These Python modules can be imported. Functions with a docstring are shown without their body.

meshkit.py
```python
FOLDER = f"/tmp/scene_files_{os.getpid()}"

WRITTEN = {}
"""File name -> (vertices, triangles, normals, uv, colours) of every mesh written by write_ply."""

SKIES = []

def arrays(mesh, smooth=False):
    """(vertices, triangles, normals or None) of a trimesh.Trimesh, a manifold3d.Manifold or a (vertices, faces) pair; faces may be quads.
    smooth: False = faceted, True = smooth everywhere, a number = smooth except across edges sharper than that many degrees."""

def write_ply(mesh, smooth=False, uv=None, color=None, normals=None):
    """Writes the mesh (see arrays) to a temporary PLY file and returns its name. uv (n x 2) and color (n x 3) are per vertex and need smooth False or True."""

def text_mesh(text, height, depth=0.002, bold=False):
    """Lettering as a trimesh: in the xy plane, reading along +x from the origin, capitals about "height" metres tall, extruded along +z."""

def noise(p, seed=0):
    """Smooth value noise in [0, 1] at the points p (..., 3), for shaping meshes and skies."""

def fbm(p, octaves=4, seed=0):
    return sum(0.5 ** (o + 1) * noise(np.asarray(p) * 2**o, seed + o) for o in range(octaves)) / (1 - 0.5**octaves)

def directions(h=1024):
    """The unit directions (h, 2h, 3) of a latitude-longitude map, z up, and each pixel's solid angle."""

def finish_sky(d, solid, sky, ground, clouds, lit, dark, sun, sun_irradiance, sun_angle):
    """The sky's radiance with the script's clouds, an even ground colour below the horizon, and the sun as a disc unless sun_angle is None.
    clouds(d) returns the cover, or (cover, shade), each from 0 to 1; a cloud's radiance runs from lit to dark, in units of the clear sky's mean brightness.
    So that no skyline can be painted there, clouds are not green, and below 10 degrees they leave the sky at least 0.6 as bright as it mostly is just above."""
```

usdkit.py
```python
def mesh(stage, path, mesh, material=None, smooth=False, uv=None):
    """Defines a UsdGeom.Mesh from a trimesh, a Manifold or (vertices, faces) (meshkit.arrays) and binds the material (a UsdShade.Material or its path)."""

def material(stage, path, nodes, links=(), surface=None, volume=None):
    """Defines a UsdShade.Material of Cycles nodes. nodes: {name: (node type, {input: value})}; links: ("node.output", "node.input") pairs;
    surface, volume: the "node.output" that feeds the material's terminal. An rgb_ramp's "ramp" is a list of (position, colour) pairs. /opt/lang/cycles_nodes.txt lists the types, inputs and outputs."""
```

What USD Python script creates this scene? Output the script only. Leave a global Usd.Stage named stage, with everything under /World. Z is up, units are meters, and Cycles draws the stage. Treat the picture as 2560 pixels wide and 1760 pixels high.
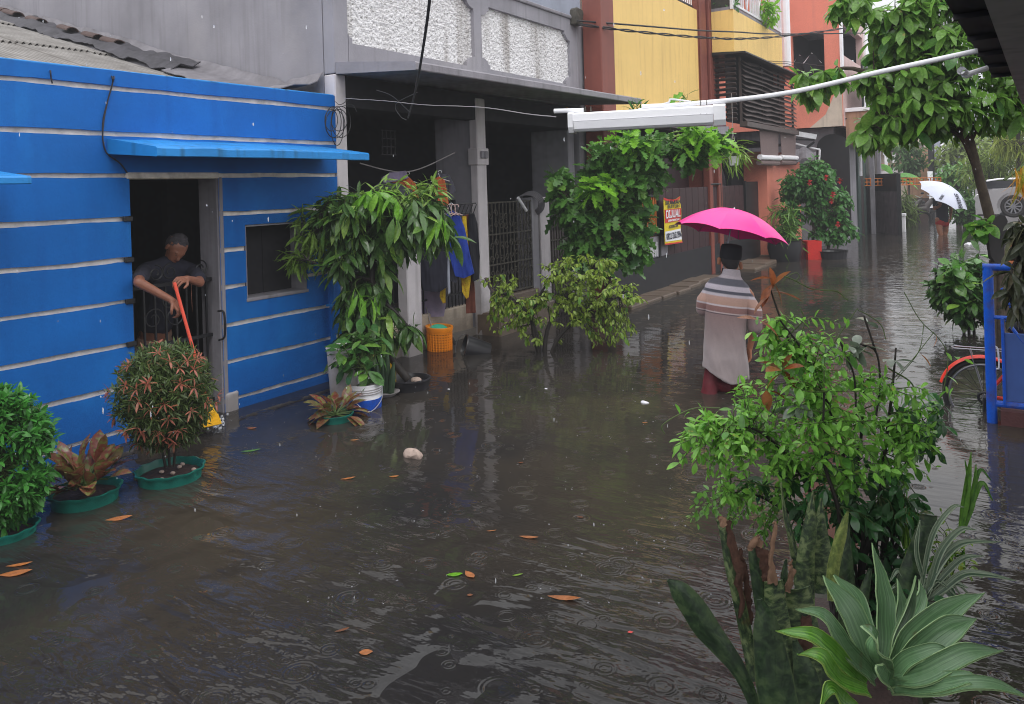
import math, random
import numpy as np, trimesh, usdkit, meshkit
import manifold3d as m3
from shapely.geometry import Polygon, box as _box
from shapely.ops import unary_union
from pxr import Usd, UsdGeom, UsdLux, UsdShade, Sdf, Gf, Vt

stage = Usd.Stage.CreateInMemory()
UsdGeom.SetStageUpAxis(stage, 'Z'); UsdGeom.SetStageMetersPerUnit(stage, 1.0)
UsdGeom.Scope.Define(stage, '/World/Looks') if UsdGeom.Xform.Define(stage, '/World') else None

# ---------------------------------------------------------------- camera, sky, sun, exposure
EXPOSURE = -0.52
TH, RO, F, PX, PY, H = math.atan2(1275, 1970), .03, 1970., 1280., 470., 2.0   # yaw to the left of the street, roll, focal length and principal point in photo pixels, eye height above the water
R = np.array([math.cos(TH), math.sin(TH), 0]); Fw = np.array([-math.sin(TH), math.cos(TH), 0]); U = np.array([0, 0, 1.]); EYE = np.array([0, 0, H])
cam = UsdGeom.Camera.Define(stage, '/World/camera')
cx = R * math.cos(RO) + U * math.sin(RO); cy = -R * math.sin(RO) + U * math.cos(RO)
# content turned anticlockwise = camera rolled clockwise
cx = R * math.cos(RO) - U * math.sin(RO); cy = R * math.sin(RO) + U * math.cos(RO); cz = -Fw
cam.AddTransformOp().Set(Gf.Matrix4d(*cx, 0, *cy, 0, *cz, 0, *EYE, 1))
cam.CreateHorizontalApertureAttr(36.0); cam.CreateVerticalApertureAttr(36.0 * 704 / 1024)
cam.CreateFocalLengthAttr(36.0 * F / 2560); cam.CreateVerticalApertureOffsetAttr(-(880 - PY) * 36.0 / 2560)
cam.CreateClippingRangeAttr(Gf.Vec2f(.05, 2000)); cam.CreateExposureAttr(EXPOSURE)
SUN = np.array([.45, -.35, .82]); SUN = SUN / np.linalg.norm(SUN)
elev, rot = math.asin(SUN[2]), math.atan2(SUN[0], SUN[1])
SKY_STRENGTH, CLOUD, HAZE = .1, 12.0, .0014
dome = UsdLux.DomeLight.Define(stage, '/World/sky')
dome.GetPrim().SetCustomDataByKey('kind', 'structure')
skym = usdkit.material(stage, '/World/Looks/sky_look', {
    'sky': ('sky_texture', dict(sky_type='single_scattering', sun_disc=False, sun_elevation=elev, sun_rotation=rot)),
    'tc': ('texture_coordinate', {}), 'mp': ('mapping', dict(scale=(1., 1., 2.2))),
    'n': ('noise_texture', dict(scale=2.2, detail=4., roughness=.55)),
    'r': ('rgb_ramp', dict(ramp=[(.25, (CLOUD * .76, CLOUD * .77, CLOUD * .81)), (.75, (CLOUD, CLOUD * .995, CLOUD * 1.0))])),
    'z': ('separate_xyz', {}), 'zc': ('math', dict(math_type='maximum', value2=0.)), 'zg': ('math', dict(math_type='multiply_add', value2=2., value3=1.)), 'ov': ('hsv', {}),   # an overcast sky: brighter towards the zenith
    'mx': ('mix_color', dict(fac=.94, use_clamp=False)), 'bg': ('background_shader', dict(strength=SKY_STRENGTH))},
    [('tc.generated', 'mp.vector'), ('mp.vector', 'n.vector'), ('n.fac', 'r.fac'), ('sky.color', 'mx.a'), ('r.color', 'mx.b'), ('mx.result', 'ov.color'), ('tc.generated', 'z.vector'), ('z.z', 'zc.value1'), ('zc.value', 'zg.value1'), ('zg.value', 'ov.value'), ('ov.color', 'bg.color')], surface='bg.background')
UsdShade.MaterialBindingAPI.Apply(dome.GetPrim()).Bind(skym)
sun = UsdLux.DistantLight.Define(stage, '/World/sun')
sun.CreateIntensityAttr(.25); sun.CreateAngleAttr(25.0); sun.CreateColorAttr(Gf.Vec3f(1, .97, .93)); sun.CreateNormalizeAttr(True)
zx = np.cross([0, 1., 0], SUN); zx /= np.linalg.norm(zx); zy = np.cross(SUN, zx)
sun.AddTransformOp().Set(Gf.Matrix4d(*zx, 0, *zy, 0, *SUN, 0, 0, 0, 30, 1))

# ---------------------------------------------------------------- photo pixel -> place in the world
def ray(x, y):
    u, v = x - PX, PY - y; c, s = math.cos(RO), math.sin(RO)
    a, b = u * c + v * s, -u * s + v * c
    return R * a / F + U * b / F + Fw
def onX(x, y, X): d = ray(x, y); return EYE + d * X / d[0]
def onY(x, y, Y): d = ray(x, y); return EYE + d * Y / d[1]
def onZ(x, y, z=0.): d = ray(x, y); return EYE + d * (z - H) / d[2]
def at(x, y, D): return EYE + ray(x, y) * D

# ---------------------------------------------------------------- mesh helpers
def sbox(x0, x1, y0, y1): return _box(min(x0, x1), min(y0, y1), max(x0, x1), max(y0, y1))
def cat(ms):
    ms = [m if isinstance(m, trimesh.Trimesh) else trimesh.Trimesh(*m, process=False) for m in ms]
    return trimesh.util.concatenate(ms) if len(ms) > 1 else ms[0]
def box(x0, x1, y0, y1, z0, z1):
    m = trimesh.creation.box([abs(x1 - x0), abs(y1 - y0), abs(z1 - z0)]); m.apply_translation([(x0 + x1) / 2, (y0 + y1) / 2, (z0 + z1) / 2]); return m
def rbox(x0, x1, y0, y1, z0, z1, b=.008):
    """a box with its edges chamfered"""
    x0, x1, y0, y1, z0, z1 = min(x0, x1), max(x0, x1), min(y0, y1), max(y0, y1), min(z0, z1), max(z0, z1)
    b = min(b, (x1 - x0) / 3, (y1 - y0) / 3, (z1 - z0) / 3); P = []
    for sx, sy, sz in ((0, b, b), (b, 0, b), (b, b, 0)):
        for X in (x0 + sx, x1 - sx):
            for Y in (y0 + sy, y1 - sy):
                for Z in (z0 + sz, z1 - sz): P.append((X, Y, Z))
    return trimesh.convex.convex_hull(np.array(P))
def bar(a, b, w, h=None, up=(0, 0, 1)):
    """a square bar from a to b"""
    a, b = np.asarray(a, float), np.asarray(b, float); h = h or w; d = b - a; L = np.linalg.norm(d); d /= L
    u = np.asarray(up, float); u = u - u @ d * d
    if np.linalg.norm(u) < 1e-3: u = np.array([1., 0, 0]) - d[0] * d
    u /= np.linalg.norm(u); s = np.cross(d, u); m = trimesh.creation.box([L, w, h])
    T = np.eye(4); T[:3, 0], T[:3, 1], T[:3, 2], T[:3, 3] = d, -s, u, (a + b) / 2
    m.apply_transform(T); return m
def tube(pts, r, n=6, cap=True):
    p = np.asarray(pts, float); k = len(p); r = np.broadcast_to(np.asarray(r, float), (k,))
    t = np.gradient(p, axis=0); t /= np.linalg.norm(t, axis=1, keepdims=True) + 1e-12
    a = np.cross(t, [0, 0, 1.]); bad = np.linalg.norm(a, axis=1) < .2
    a[bad] = np.cross(t[bad], [1., 0, 0]); a /= np.linalg.norm(a, axis=1, keepdims=True) + 1e-12
    for i in range(1, k):
        q = a[i - 1] - (a[i - 1] @ t[i]) * t[i]; a[i] = q / (np.linalg.norm(q) + 1e-12)
    b = np.cross(t, a); an = np.arange(n) * 2 * np.pi / n
    v = (p[:, None] + r[:, None, None] * (np.cos(an)[None, :, None] * a[:, None] + np.sin(an)[None, :, None] * b[:, None])).reshape(-1, 3)
    f = []
    for i in range(k - 1):
        for j in range(n):
            q, w = i * n + j, i * n + (j + 1) % n
            f += [(q, w, w + n), (q, w + n, q + n)]
    if cap:
        v = np.vstack([v, p[0], p[-1]]); c0, c1 = len(v) - 2, len(v) - 1
        f += [(c0, (j + 1) % n, j) for j in range(n)] + [(c1, (k - 1) * n + j, (k - 1) * n + (j + 1) % n) for j in range(n)]
    return trimesh.Trimesh(v, np.array(f), process=False)
def curve(pts, n=16):
    """a smooth curve through the points"""
    p = np.asarray(pts, float); k = len(p)
    if k < 3: return np.linspace(p[0], p[-1], n)
    q = np.vstack([2 * p[0] - p[1], p, 2 * p[-1] - p[-2]]); out = []
    for s in np.linspace(0, k - 1, n):
        i = min(int(s), k - 2); t = s - i; a, b, c, d = q[i:i + 4]
        out.append(.5 * (2 * b + (c - a) * t + (2 * a - 5 * b + 4 * c - d) * t * t + (3 * b - a - 3 * c + d) * t ** 3))
    return np.array(out)
def loft(rings, cap=True):
    """closed rings of equal length"""
    n = len(rings[0]); v = np.vstack(rings); f = []
    for i in range(len(rings) - 1):
        for j in range(n):
            q, w = i * n + j, i * n + (j + 1) % n
            f += [(q, w, w + n), (q, w + n, q + n)]
    if cap:
        v = np.vstack([v, np.mean(rings[0], 0), np.mean(rings[-1], 0)]); c0, c1 = len(v) - 2, len(v) - 1; k = len(rings)
        f += [(c0, (j + 1) % n, j) for j in range(n)] + [(c1, (k - 1) * n + j, (k - 1) * n + (j + 1) % n) for j in range(n)]
    return trimesh.Trimesh(v, np.array(f), process=False)
def lathe(prof, n=32, at_=(0, 0, 0), wave=0, waves=12, wz=None):
    an = np.arange(n) * 2 * np.pi / n; rings = []
    for i, (r, z) in enumerate(prof):
        w = wave if (wz is None or i in wz) else 0
        rr = r * (1 + w * np.cos(an * waves))
        rings.append(np.stack([rr * np.cos(an), rr * np.sin(an), np.full(n, z) + (w * .35 * r * np.sin(an * waves) if w else 0)], 1) + np.asarray(at_))
    return loft(rings)
def plate(poly, depth, origin, ax, ay):
    """a polygon (or several) in the plane of ax, ay, thickened by depth along ax x ay"""
    out = []
    for g in getattr(poly, 'geoms', [poly]):
        if g.is_empty or g.area < 1e-7: continue
        m = trimesh.creation.extrude_polygon(g, depth, engine='earcut'); T = np.eye(4)
        T[:3, 0], T[:3, 1], T[:3, 2], T[:3, 3] = ax, ay, np.cross(ax, ay), origin
        m.apply_transform(T); out.append(m)
    return cat(out)
def wallX(poly, X, depth):
    """polygon in (Y, Z) standing on the plane x = X, thickened by depth towards -x when negative"""
    m = plate(poly, abs(depth), (X if depth > 0 else X + depth, 0, 0), (0, 1., 0), (0, 0, 1.)); return m
def wallY(poly, Y, depth):
    """polygon in (X, Z) on the plane y = Y, thickened towards +y"""
    return plate(poly, abs(depth), (0, Y + abs(depth), 0), (1., 0, 0), (0, 0, 1.))
def grid(P):
    """a mesh of a (n, m, 3) array of points"""
    n, m = P.shape[:2]; i, j = np.meshgrid(np.arange(n - 1), np.arange(m - 1), indexing='ij'); a = (i * m + j).ravel()
    return trimesh.Trimesh(P.reshape(-1, 3), np.vstack([np.stack([a, a + m, a + m + 1], 1), np.stack([a, a + m + 1, a + 1], 1)]), process=False)
def solid(P, t):
    """a sheet of points with thickness t along its normals"""
    m = grid(P); n = m.vertex_normals; k = len(m.vertices); v = np.vstack([m.vertices, m.vertices - n * t]); f = [m.faces, m.faces[:, ::-1] + k]
    a, b = P.shape[:2]; idx = np.arange(a * b).reshape(a, b); rim = np.concatenate([idx[0, :], idx[1:, -1], idx[-1, -2::-1], idx[-2:0:-1, 0]]); nx = np.roll(rim, -1)
    f += [np.stack([rim, nx + k, nx], 1), np.stack([rim, rim + k, nx + k], 1)]
    return trimesh.Trimesh(v, np.vstack(f), process=False)
def leaf_uv(n, m):
    """across and along a sheet made by solid()"""
    i, j = np.meshgrid(np.linspace(0, 1, n), np.linspace(0, 1, m), indexing='ij'); return np.tile(np.stack([j.ravel(), i.ravel()], 1), (2, 1))
def hullbody(bones, length=.02, smooth=8, extra=()):
    """bones: (point, radius, point, radius); their hulls joined into one smooth surface"""
    ms = [m3.Manifold.batch_hull([m3.Manifold.sphere(ra, 16).translate(tuple(map(float, a))), m3.Manifold.sphere(rb, 16).translate(tuple(map(float, b)))]) for a, ra, b, rb in bones]
    m = m3.Manifold.batch_boolean(ms + list(extra), m3.OpType.Add).refine_to_length(length)
    q = m.to_mesh(); t = trimesh.Trimesh(np.array(q.vert_properties)[:, :3], np.array(q.tri_verts), process=True)
    if smooth: trimesh.smoothing.filter_taubin(t, lamb=.5, nu=.53, iterations=smooth)
    return t
def ell(c, r, sub=3):
    m = trimesh.creation.icosphere(sub, 1.0); m.apply_scale(r); m.apply_translation(c); return m
def rough(m, amp, scale, seed=0):
    n = np.stack([meshkit.fbm(np.asarray(m.vertices) * scale + k * 17.3, 3, seed + k) - .5 for k in range(3)], 1)
    m.vertices = np.asarray(m.vertices) + n * 2 * amp; return m

# ---------------------------------------------------------------- prims
used = {}
def fresh(parent, name):
    k = (parent, name); i = used.get(k, -1) + 1; used[k] = i
    return f'{parent}/{name}' + (f'_{i:03d}' if i else '')
bases = {}
def mark(prim, label=None, cat_=None, group=None, kind=None):
    for k, v in (('label', label), ('category', cat_), ('group', group), ('kind', kind)):
        if v: prim.SetCustomDataByKey(k, v)
def thing(name, label, cat_, base=(0, 0, 0), group=None, kind=None):
    path = fresh('/World', name); x = UsdGeom.Xform.Define(stage, path); base = np.asarray(base, float)
    x.AddTranslateOp().Set(Gf.Vec3d(*map(float, base))); bases[path] = base; mark(x.GetPrim(), label, cat_, group, kind); return path
def add(parent, name, mesh, mat, smooth=False, label=None, kind=None, uv=None):
    """a part (or sub-part) of a thing; mesh in world coordinates"""
    path = fresh(parent, name); b = bases[parent]
    v, f, n = meshkit.arrays(mesh, False)
    usdkit.mesh(stage, path, trimesh.Trimesh(v - b, f, process=False), mat, smooth=smooth, uv=uv); bases[path] = b
    if label or kind: mark(stage.GetPrimAtPath(path), label, None, None, kind)
    return path
def sub(parent, name):
    """a part that only holds sub-parts"""
    path = fresh(parent, name); UsdGeom.Xform.Define(stage, path); bases[path] = bases[parent]; return path
def solo(name, mesh, mat, label=None, cat_=None, group=None, kind=None, smooth=False):
    path = fresh('/World', name); v, f, n = meshkit.arrays(mesh, False)
    c = np.array([(v[:, 0].min() + v[:, 0].max()) / 2, (v[:, 1].min() + v[:, 1].max()) / 2, v[:, 2].min()])
    g = usdkit.mesh(stage, path, trimesh.Trimesh(v - c, f, process=False), mat, smooth=smooth); UsdGeom.Xformable(g).AddTranslateOp().Set(Gf.Vec3d(*map(float, c)))
    mark(g.GetPrim(), label, cat_, group, kind); bases[path] = c; return path

# ---------------------------------------------------------------- materials
LK = '/World/Looks/'
def S(r, g, b, k=1.): return tuple(k * ((x / 255 / 12.92) if x / 255 < .04045 else ((x / 255 + .055) / 1.055) ** 2.4) for x in (r, g, b))
def mul(c, k): return tuple(x * k for x in c)
def mat(name, c, rough=.6, var=.18, scale=2.5, bump=0., bscale=60., streak=0., dirt=(.03, .03, .028), metallic=0., spec=.5, blot=0., blotc=None, bscl=1.1, coat=0., detail=5., tide=0.):
    nd = {'g': ('geometry', {}), 'n': ('noise_texture', dict(scale=scale, detail=detail, roughness=.6)),
          'r': ('rgb_ramp', dict(ramp=[(.3, mul(c, 1 - var)), (.7, mul(c, 1 + var * .6))])),
          'p': ('principled_bsdf', dict(roughness=rough, metallic=metallic, specular_ior_level=spec, coat_weight=coat, coat_roughness=.15))}
    ln = [('g.position', 'n.vector'), ('n.fac', 'r.fac')]; col = 'r.color'
    if blot:
        nd['bn'] = ('noise_texture', dict(scale=bscl, detail=6., roughness=.62)); nd['bm'] = ('map_range', dict(from_min=.5, from_max=.72, to_min=0., to_max=blot, clamp=True))
        nd['bx'] = ('mix_color', dict(b=blotc or dirt)); ln += [('g.position', 'bn.vector'), ('bn.fac', 'bm.value'), ('bm.result', 'bx.fac'), (col, 'bx.a')]; col = 'bx.result'
    if streak:
        nd['sm'] = ('mapping', dict(scale=(9., 9., .55))); nd['sn'] = ('noise_texture', dict(scale=1., detail=4., roughness=.55))
        nd['sr'] = ('map_range', dict(from_min=.52, from_max=.78, to_min=0., to_max=streak, clamp=True)); nd['sx'] = ('mix_color', dict(b=dirt))
        ln += [('g.position', 'sm.vector'), ('sm.vector', 'sn.vector'), ('sn.fac', 'sr.value'), ('sr.result', 'sx.fac'), (col, 'sx.a')]; col = 'sx.result'
    if tide:
        # the line that flood and splash leave on a wall
        nd['tz'] = ('separate_xyz', {}); nd['tm'] = ('mapping', dict(scale=(3., 3., 6.))); nd['tn'] = ('noise_texture', dict(scale=1.4, detail=5., roughness=.65)); nd['ta'] = ('math', dict(math_type='multiply_add', value2=-.55)); nd['tr'] = ('map_range', dict(from_min=.22, from_max=-.16, to_min=0., to_max=tide, clamp=True)); nd['tx'] = ('mix_color', dict(b=dirt))
        ln += [('g.position', 'tz.vector'), ('g.position', 'tm.vector'), ('tm.vector', 'tn.vector'), ('tn.fac', 'ta.value1'), ('tz.z', 'ta.value3'), ('ta.value', 'tr.value'), ('tr.result', 'tx.fac'), (col, 'tx.a')]; col = 'tx.result'
    ln.append((col, 'p.base_color'))
    if bump:
        nd['un'] = ('noise_texture', dict(scale=bscale, detail=4.)); nd['ub'] = ('bump', dict(strength=bump, distance=.01))
        ln += [('g.position', 'un.vector'), ('un.fac', 'ub.height'), ('ub.normal', 'p.normal')]
    return usdkit.material(stage, LK + name, nd, ln, surface='p.BSDF')
def leafmat(name, cols, rough=.38, trans=.25, spec=.5, spots=None, along=None):
    """leaf colours from cols, drawn leaf by leaf"""
    k = len(cols); nd = {'o': ('object_info', {}), 'g': ('geometry', {}), 'a': ('math', dict(math_type='multiply', value2=7.31)), 'b': ('math', dict(math_type='add')), 'f': ('math', dict(math_type='fraction')),
          'r': ('rgb_ramp', dict(ramp=[(i / max(k - 1, 1), c) for i, c in enumerate(cols)] if k > 1 else [(0, cols[0]), (1, cols[0])])),
          'n': ('noise_texture', dict(scale=45., detail=3.)), 'v': ('map_range', dict(from_min=.3, from_max=.7, to_min=.72, to_max=1.2)), 'h': ('hsv', {}),
          'rn': ('noise_texture', dict(scale=14., detail=3., distortion=.8)), 'rr': ('map_range', dict(from_min=.42, from_max=.58, to_min=rough * .45, to_max=min(rough * 1.5, .8), clamp=True)),
          'p': ('principled_bsdf', dict(roughness=rough, specular_ior_level=spec)), 't': ('translucent_bsdf', {}), 'm': ('mix_closure', dict(fac=trans))}
    ln = [('o.random', 'a.value1'), ('a.value', 'b.value1'), ('g.random_per_island', 'b.value2'), ('b.value', 'f.value1'), ('f.value', 'r.fac'), ('r.color', 'h.color'), ('g.position', 'n.vector'), ('n.fac', 'v.value'), ('v.result', 'h.value'), ('g.position', 'rn.vector'), ('rn.fac', 'rr.value'), ('rr.result', 'p.roughness')]
    col = 'h.color'
    if spots:
        nd['sn'] = ('noise_texture', dict(scale=spots[1], detail=2.)); nd['sm'] = ('map_range', dict(from_min=(spots + (.52,))[2], from_max=(spots + (.52,))[2] + .07, clamp=True)); nd['sx'] = ('mix_color', dict(b=spots[0]))
        ln += [('g.position', 'sn.vector'), ('sn.fac', 'sm.value'), ('sm.result', 'sx.fac'), (col, 'sx.a')]; col = 'sx.result'
    ln += [(col, 'p.base_color'), (col, 't.color'), ('p.BSDF', 'm.closure1'), ('t.BSDF', 'm.closure2')]
    return usdkit.material(stage, LK + name, nd, ln, surface='m.closure')
M = {}
M['blue'] = mat('blue_paint', S(5, 98, 178), .7, .16, 1.3, bump=.15, bscale=35, blot=.45, blotc=S(26, 124, 200), bscl=.8, spec=.3, streak=.35, dirt=S(4, 76, 150), tide=.6)
M['blue2'] = mat('blue_ledge_paint', S(20, 128, 200), .55, .15, 3, bump=.2, bscale=30, streak=.85, dirt=S(16, 66, 78))
M['groove'] = mat('pale_joint_plaster', S(240, 230, 216), .8, .2, 7, bump=.4, bscale=50, blot=.45, blotc=S(130, 118, 108), bscl=6)
M['grey'] = mat('grey_render', S(144, 142, 149), .85, .2, 1.0, bump=.2, bscale=40, streak=.6, dirt=S(112, 110, 114), blot=.5, blotc=S(166, 162, 164), bscl=.7)
M['greylight'] = mat('pale_render', S(205, 199, 202), .8, .14, 2, bump=.15, bscale=40, streak=.45, dirt=S(125, 120, 118), tide=.8)
M['greydark'] = mat('grey_slab', S(138, 135, 141), .85, .2, 2, bump=.3, bscale=40, streak=.5, dirt=S(70, 68, 70))
M['bluegrey'] = mat('upper_blue_grey_render', S(165, 171, 184), .85, .2, 1.4, bump=.2, streak=.3, dirt=S(110, 112, 120))
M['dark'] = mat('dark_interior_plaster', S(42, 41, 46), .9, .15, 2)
M['black'] = mat('black_paint', S(26, 26, 30), .5, .2, 6)
M['iron'] = mat('dark_iron', S(24, 24, 27), .45, .25, 20, spec=.5)
M['rustgate'] = mat('weathered_gate_iron', S(70, 66, 58), .7, .4, 18)
M['yellow'] = mat('yellow_paint', S(240, 203, 122), .6, .07, 1.0, bump=.1, bscale=40, streak=.6, dirt=S(200, 160, 96))
M['brown'] = mat('red_brown_paint', S(126, 66, 54), .55, .15, 2, bump=.1, streak=.3, dirt=S(95, 50, 45))
M['salmon'] = mat('salmon_paint', S(222, 134, 112), .7, .12, .8, bump=.1, streak=.4, dirt=S(190, 120, 110), blot=.4, blotc=S(212, 122, 94), bscl=.4)
M['pink'] = mat('pale_pink_paint', S(215, 185, 180), .7, .1, 1, streak=.3, dirt=S(160, 135, 130))
M['cream'] = mat('cream_plaster', S(200, 185, 168), .8, .2, 2, bump=.2, streak=.6, dirt=S(112, 100, 88), tide=.8)
M['tan'] = mat('tan_wet_concrete', S(98, 84, 72), .45, .3, 4, bump=.3, bscale=30, blot=.5, blotc=S(80, 72, 60), bscl=3)
M['white'] = mat('white_enamel', S(244, 244, 247), .35, .05, 3)
M['pvc'] = mat('white_pvc', S(226, 226, 229), .4, .12, 8)
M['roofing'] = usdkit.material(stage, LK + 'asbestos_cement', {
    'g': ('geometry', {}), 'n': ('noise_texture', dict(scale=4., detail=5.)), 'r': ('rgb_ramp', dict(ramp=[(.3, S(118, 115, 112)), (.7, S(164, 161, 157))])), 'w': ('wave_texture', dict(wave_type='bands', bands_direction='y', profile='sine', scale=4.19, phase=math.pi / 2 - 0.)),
    'f': ('map_range', dict(from_min=.0, from_max=.6, to_min=.75, to_max=0., clamp=True)), 'x': ('mix_color', dict(b=S(88, 82, 76))), 'p': ('principled_bsdf', dict(roughness=.75))},  # valleys darkened in the colour to stand in for weak corrugation shading
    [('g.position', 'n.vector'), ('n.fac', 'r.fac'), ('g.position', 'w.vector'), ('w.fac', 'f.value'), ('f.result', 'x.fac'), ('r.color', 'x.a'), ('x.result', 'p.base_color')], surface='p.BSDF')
M['tar'] = mat('tar_flashing', S(62, 60, 66), .7, .5, 6, bump=.6, bscale=18)
M['tarlight'] = mat('old_grey_flashing', S(120, 117, 122), .75, .3, 5, bump=.5, bscale=14)
M['tile'] = mat('old_clay_tile', S(84, 66, 62), .8, .35, 8, bump=.3)
M['slat'] = mat('dark_brown_louvre', S(74, 64, 62), .5, .25, 6)
M['blind'] = mat('brown_blind_cloth', S(118, 100, 98), .85, .12, 30)
M['wood'] = mat('dark_wood', S(90, 66, 50), .7, .3, 8)
M['bark'] = mat('tree_bark', S(72, 62, 52), .9, .4, 14, bump=.6, bscale=40)
M['barkdark'] = mat('wet_bark', S(40, 34, 30), .6, .4, 14, bump=.5, bscale=40)
M['stem'] = mat('green_stem', S(72, 92, 42), .6, .3, 20)
M['greenpot'] = mat('green_plastic_pot', S(18, 98, 86), .4, .15, 6, streak=.2, dirt=S(15, 60, 55))
M['soil'] = mat('wet_soil', S(52, 36, 32), .7, .5, 25, bump=.8, bscale=50)
M['blackplastic'] = mat('black_plastic', S(34, 33, 36), .35, .2, 8)
M['orange'] = mat('orange_plastic', S(238, 140, 30), .4, .1, 8)
M['teal'] = mat('teal_plastic', S(70, 185, 150), .4, .1, 8)
M['red'] = mat('red_plastic', S(196, 40, 32), .45, .12, 6)
M['coral'] = mat('coral_broom_handle', S(238, 92, 70), .35, .08, 8)
M['yel'] = mat('yellow_plastic', S(222, 168, 22), .4, .1, 8)
M['asphalt'] = mat('road_asphalt', S(70, 68, 66), .9, .25, 12, bump=.5)
M['concrete'] = mat('wet_concrete', S(110, 104, 98), .5, .25, 4, bump=.4, bscale=35)
M['moss'] = mat('mossy_concrete', S(58, 58, 48), .8, .5, 9, bump=.6, bscale=30)
M['skin'] = mat('brown_skin', S(168, 112, 84), .5, .12, 30)
M['skin2'] = mat('tan_skin', S(140, 92, 72), .5, .12, 30)
M['hair'] = mat('dark_hair', S(44, 40, 42), .6, .4, 90, bump=.6, bscale=160)
M['greyhair'] = mat('greying_hair', S(72, 68, 72), .7, .4, 90, bump=.6, bscale=160)
M['navy'] = mat('navy_cloth', S(38, 38, 52), .9, .2, 9, bump=.15, bscale=120)
M['beige'] = mat('beige_cloth', S(170, 140, 120), .9, .12, 9)
M['maroon'] = mat('maroon_cloth', S(92, 16, 28), .7, .3, 12)
M['redcloth'] = mat('red_shorts_cloth', S(170, 34, 28), .8, .15, 9)
M['magenta'] = mat('magenta_umbrella_cloth', S(240, 44, 144), .4, .12, 3, streak=.2, dirt=S(200, 30, 116), bump=.1, bscale=18)
M['umbwhite'] = mat('white_umbrella_cloth', S(205, 210, 226), .6, .05, 5)
M['ink'] = mat('dark_print', S(50, 52, 66), .7, .1, 5)
M['steel'] = mat('brushed_steel', S(150, 150, 155), .35, .15, 20, metallic=.9)
M['gateblue'] = mat('blue_gate_enamel', S(8, 82, 190), .35, .12, 12, bump=.08, streak=.3, dirt=S(20, 46, 104), blot=.7, blotc=S(74, 56, 52), bscl=9.)
M['gatepanel'] = mat('blue_gate_sheet', S(62, 92, 158), .45, .15, 4, streak=.3, dirt=S(50, 70, 120))
M['brick'] = mat('dark_red_brick', S(88, 52, 52), .8, .3, 8, bump=.4)
M['fender'] = mat('red_bicycle_enamel', S(220, 62, 48), .3, .1, 10)
M['rubber'] = mat('black_rubber', S(36, 34, 34), .7, .2, 14)
M['carpaint'] = mat('silver_car_paint', S(168, 166, 168), .25, .04, 3, metallic=.4, coat=.6)
M['carglass'] = mat('dark_car_glass', S(38, 40, 44), .08, .1, 3)
M['teadark'] = mat('dark_teal_panel', S(58, 74, 70), .6, .25, 3, streak=.4)
M['doordark'] = mat('dark_brown_metal', S(58, 50, 50), .5, .2, 4)
M['doorgrey'] = mat('grey_brown_ribbed_metal', S(98, 88, 92), .5, .15, 6)
M['lattice'] = mat('orange_lattice', S(190, 112, 50), .7, .2, 8)
M['maroonfence'] = mat('maroon_fence_sheet', S(52, 30, 34), .5, .2, 5)
M['stone'] = mat('pale_stone', S(170, 150, 138), .8, .25, 9, bump=.5)
M['terracotta'] = mat('terracotta', S(186, 108, 66), .7, .25, 8)
M['foam'] = mat('white_polystyrene', S(215, 215, 220), .8, .05, 9)
M['eave'] = mat('dark_eave_sheet', S(46, 44, 48), .7, .2, 5, streak=.4)
M['eaveboard'] = mat('grey_fascia_board', S(190, 184, 184), .75, .15, 4, streak=.3)
M['tanwall'] = mat('tan_wall', S(176, 138, 112), .8, .15, 2, streak=.4)
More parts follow.
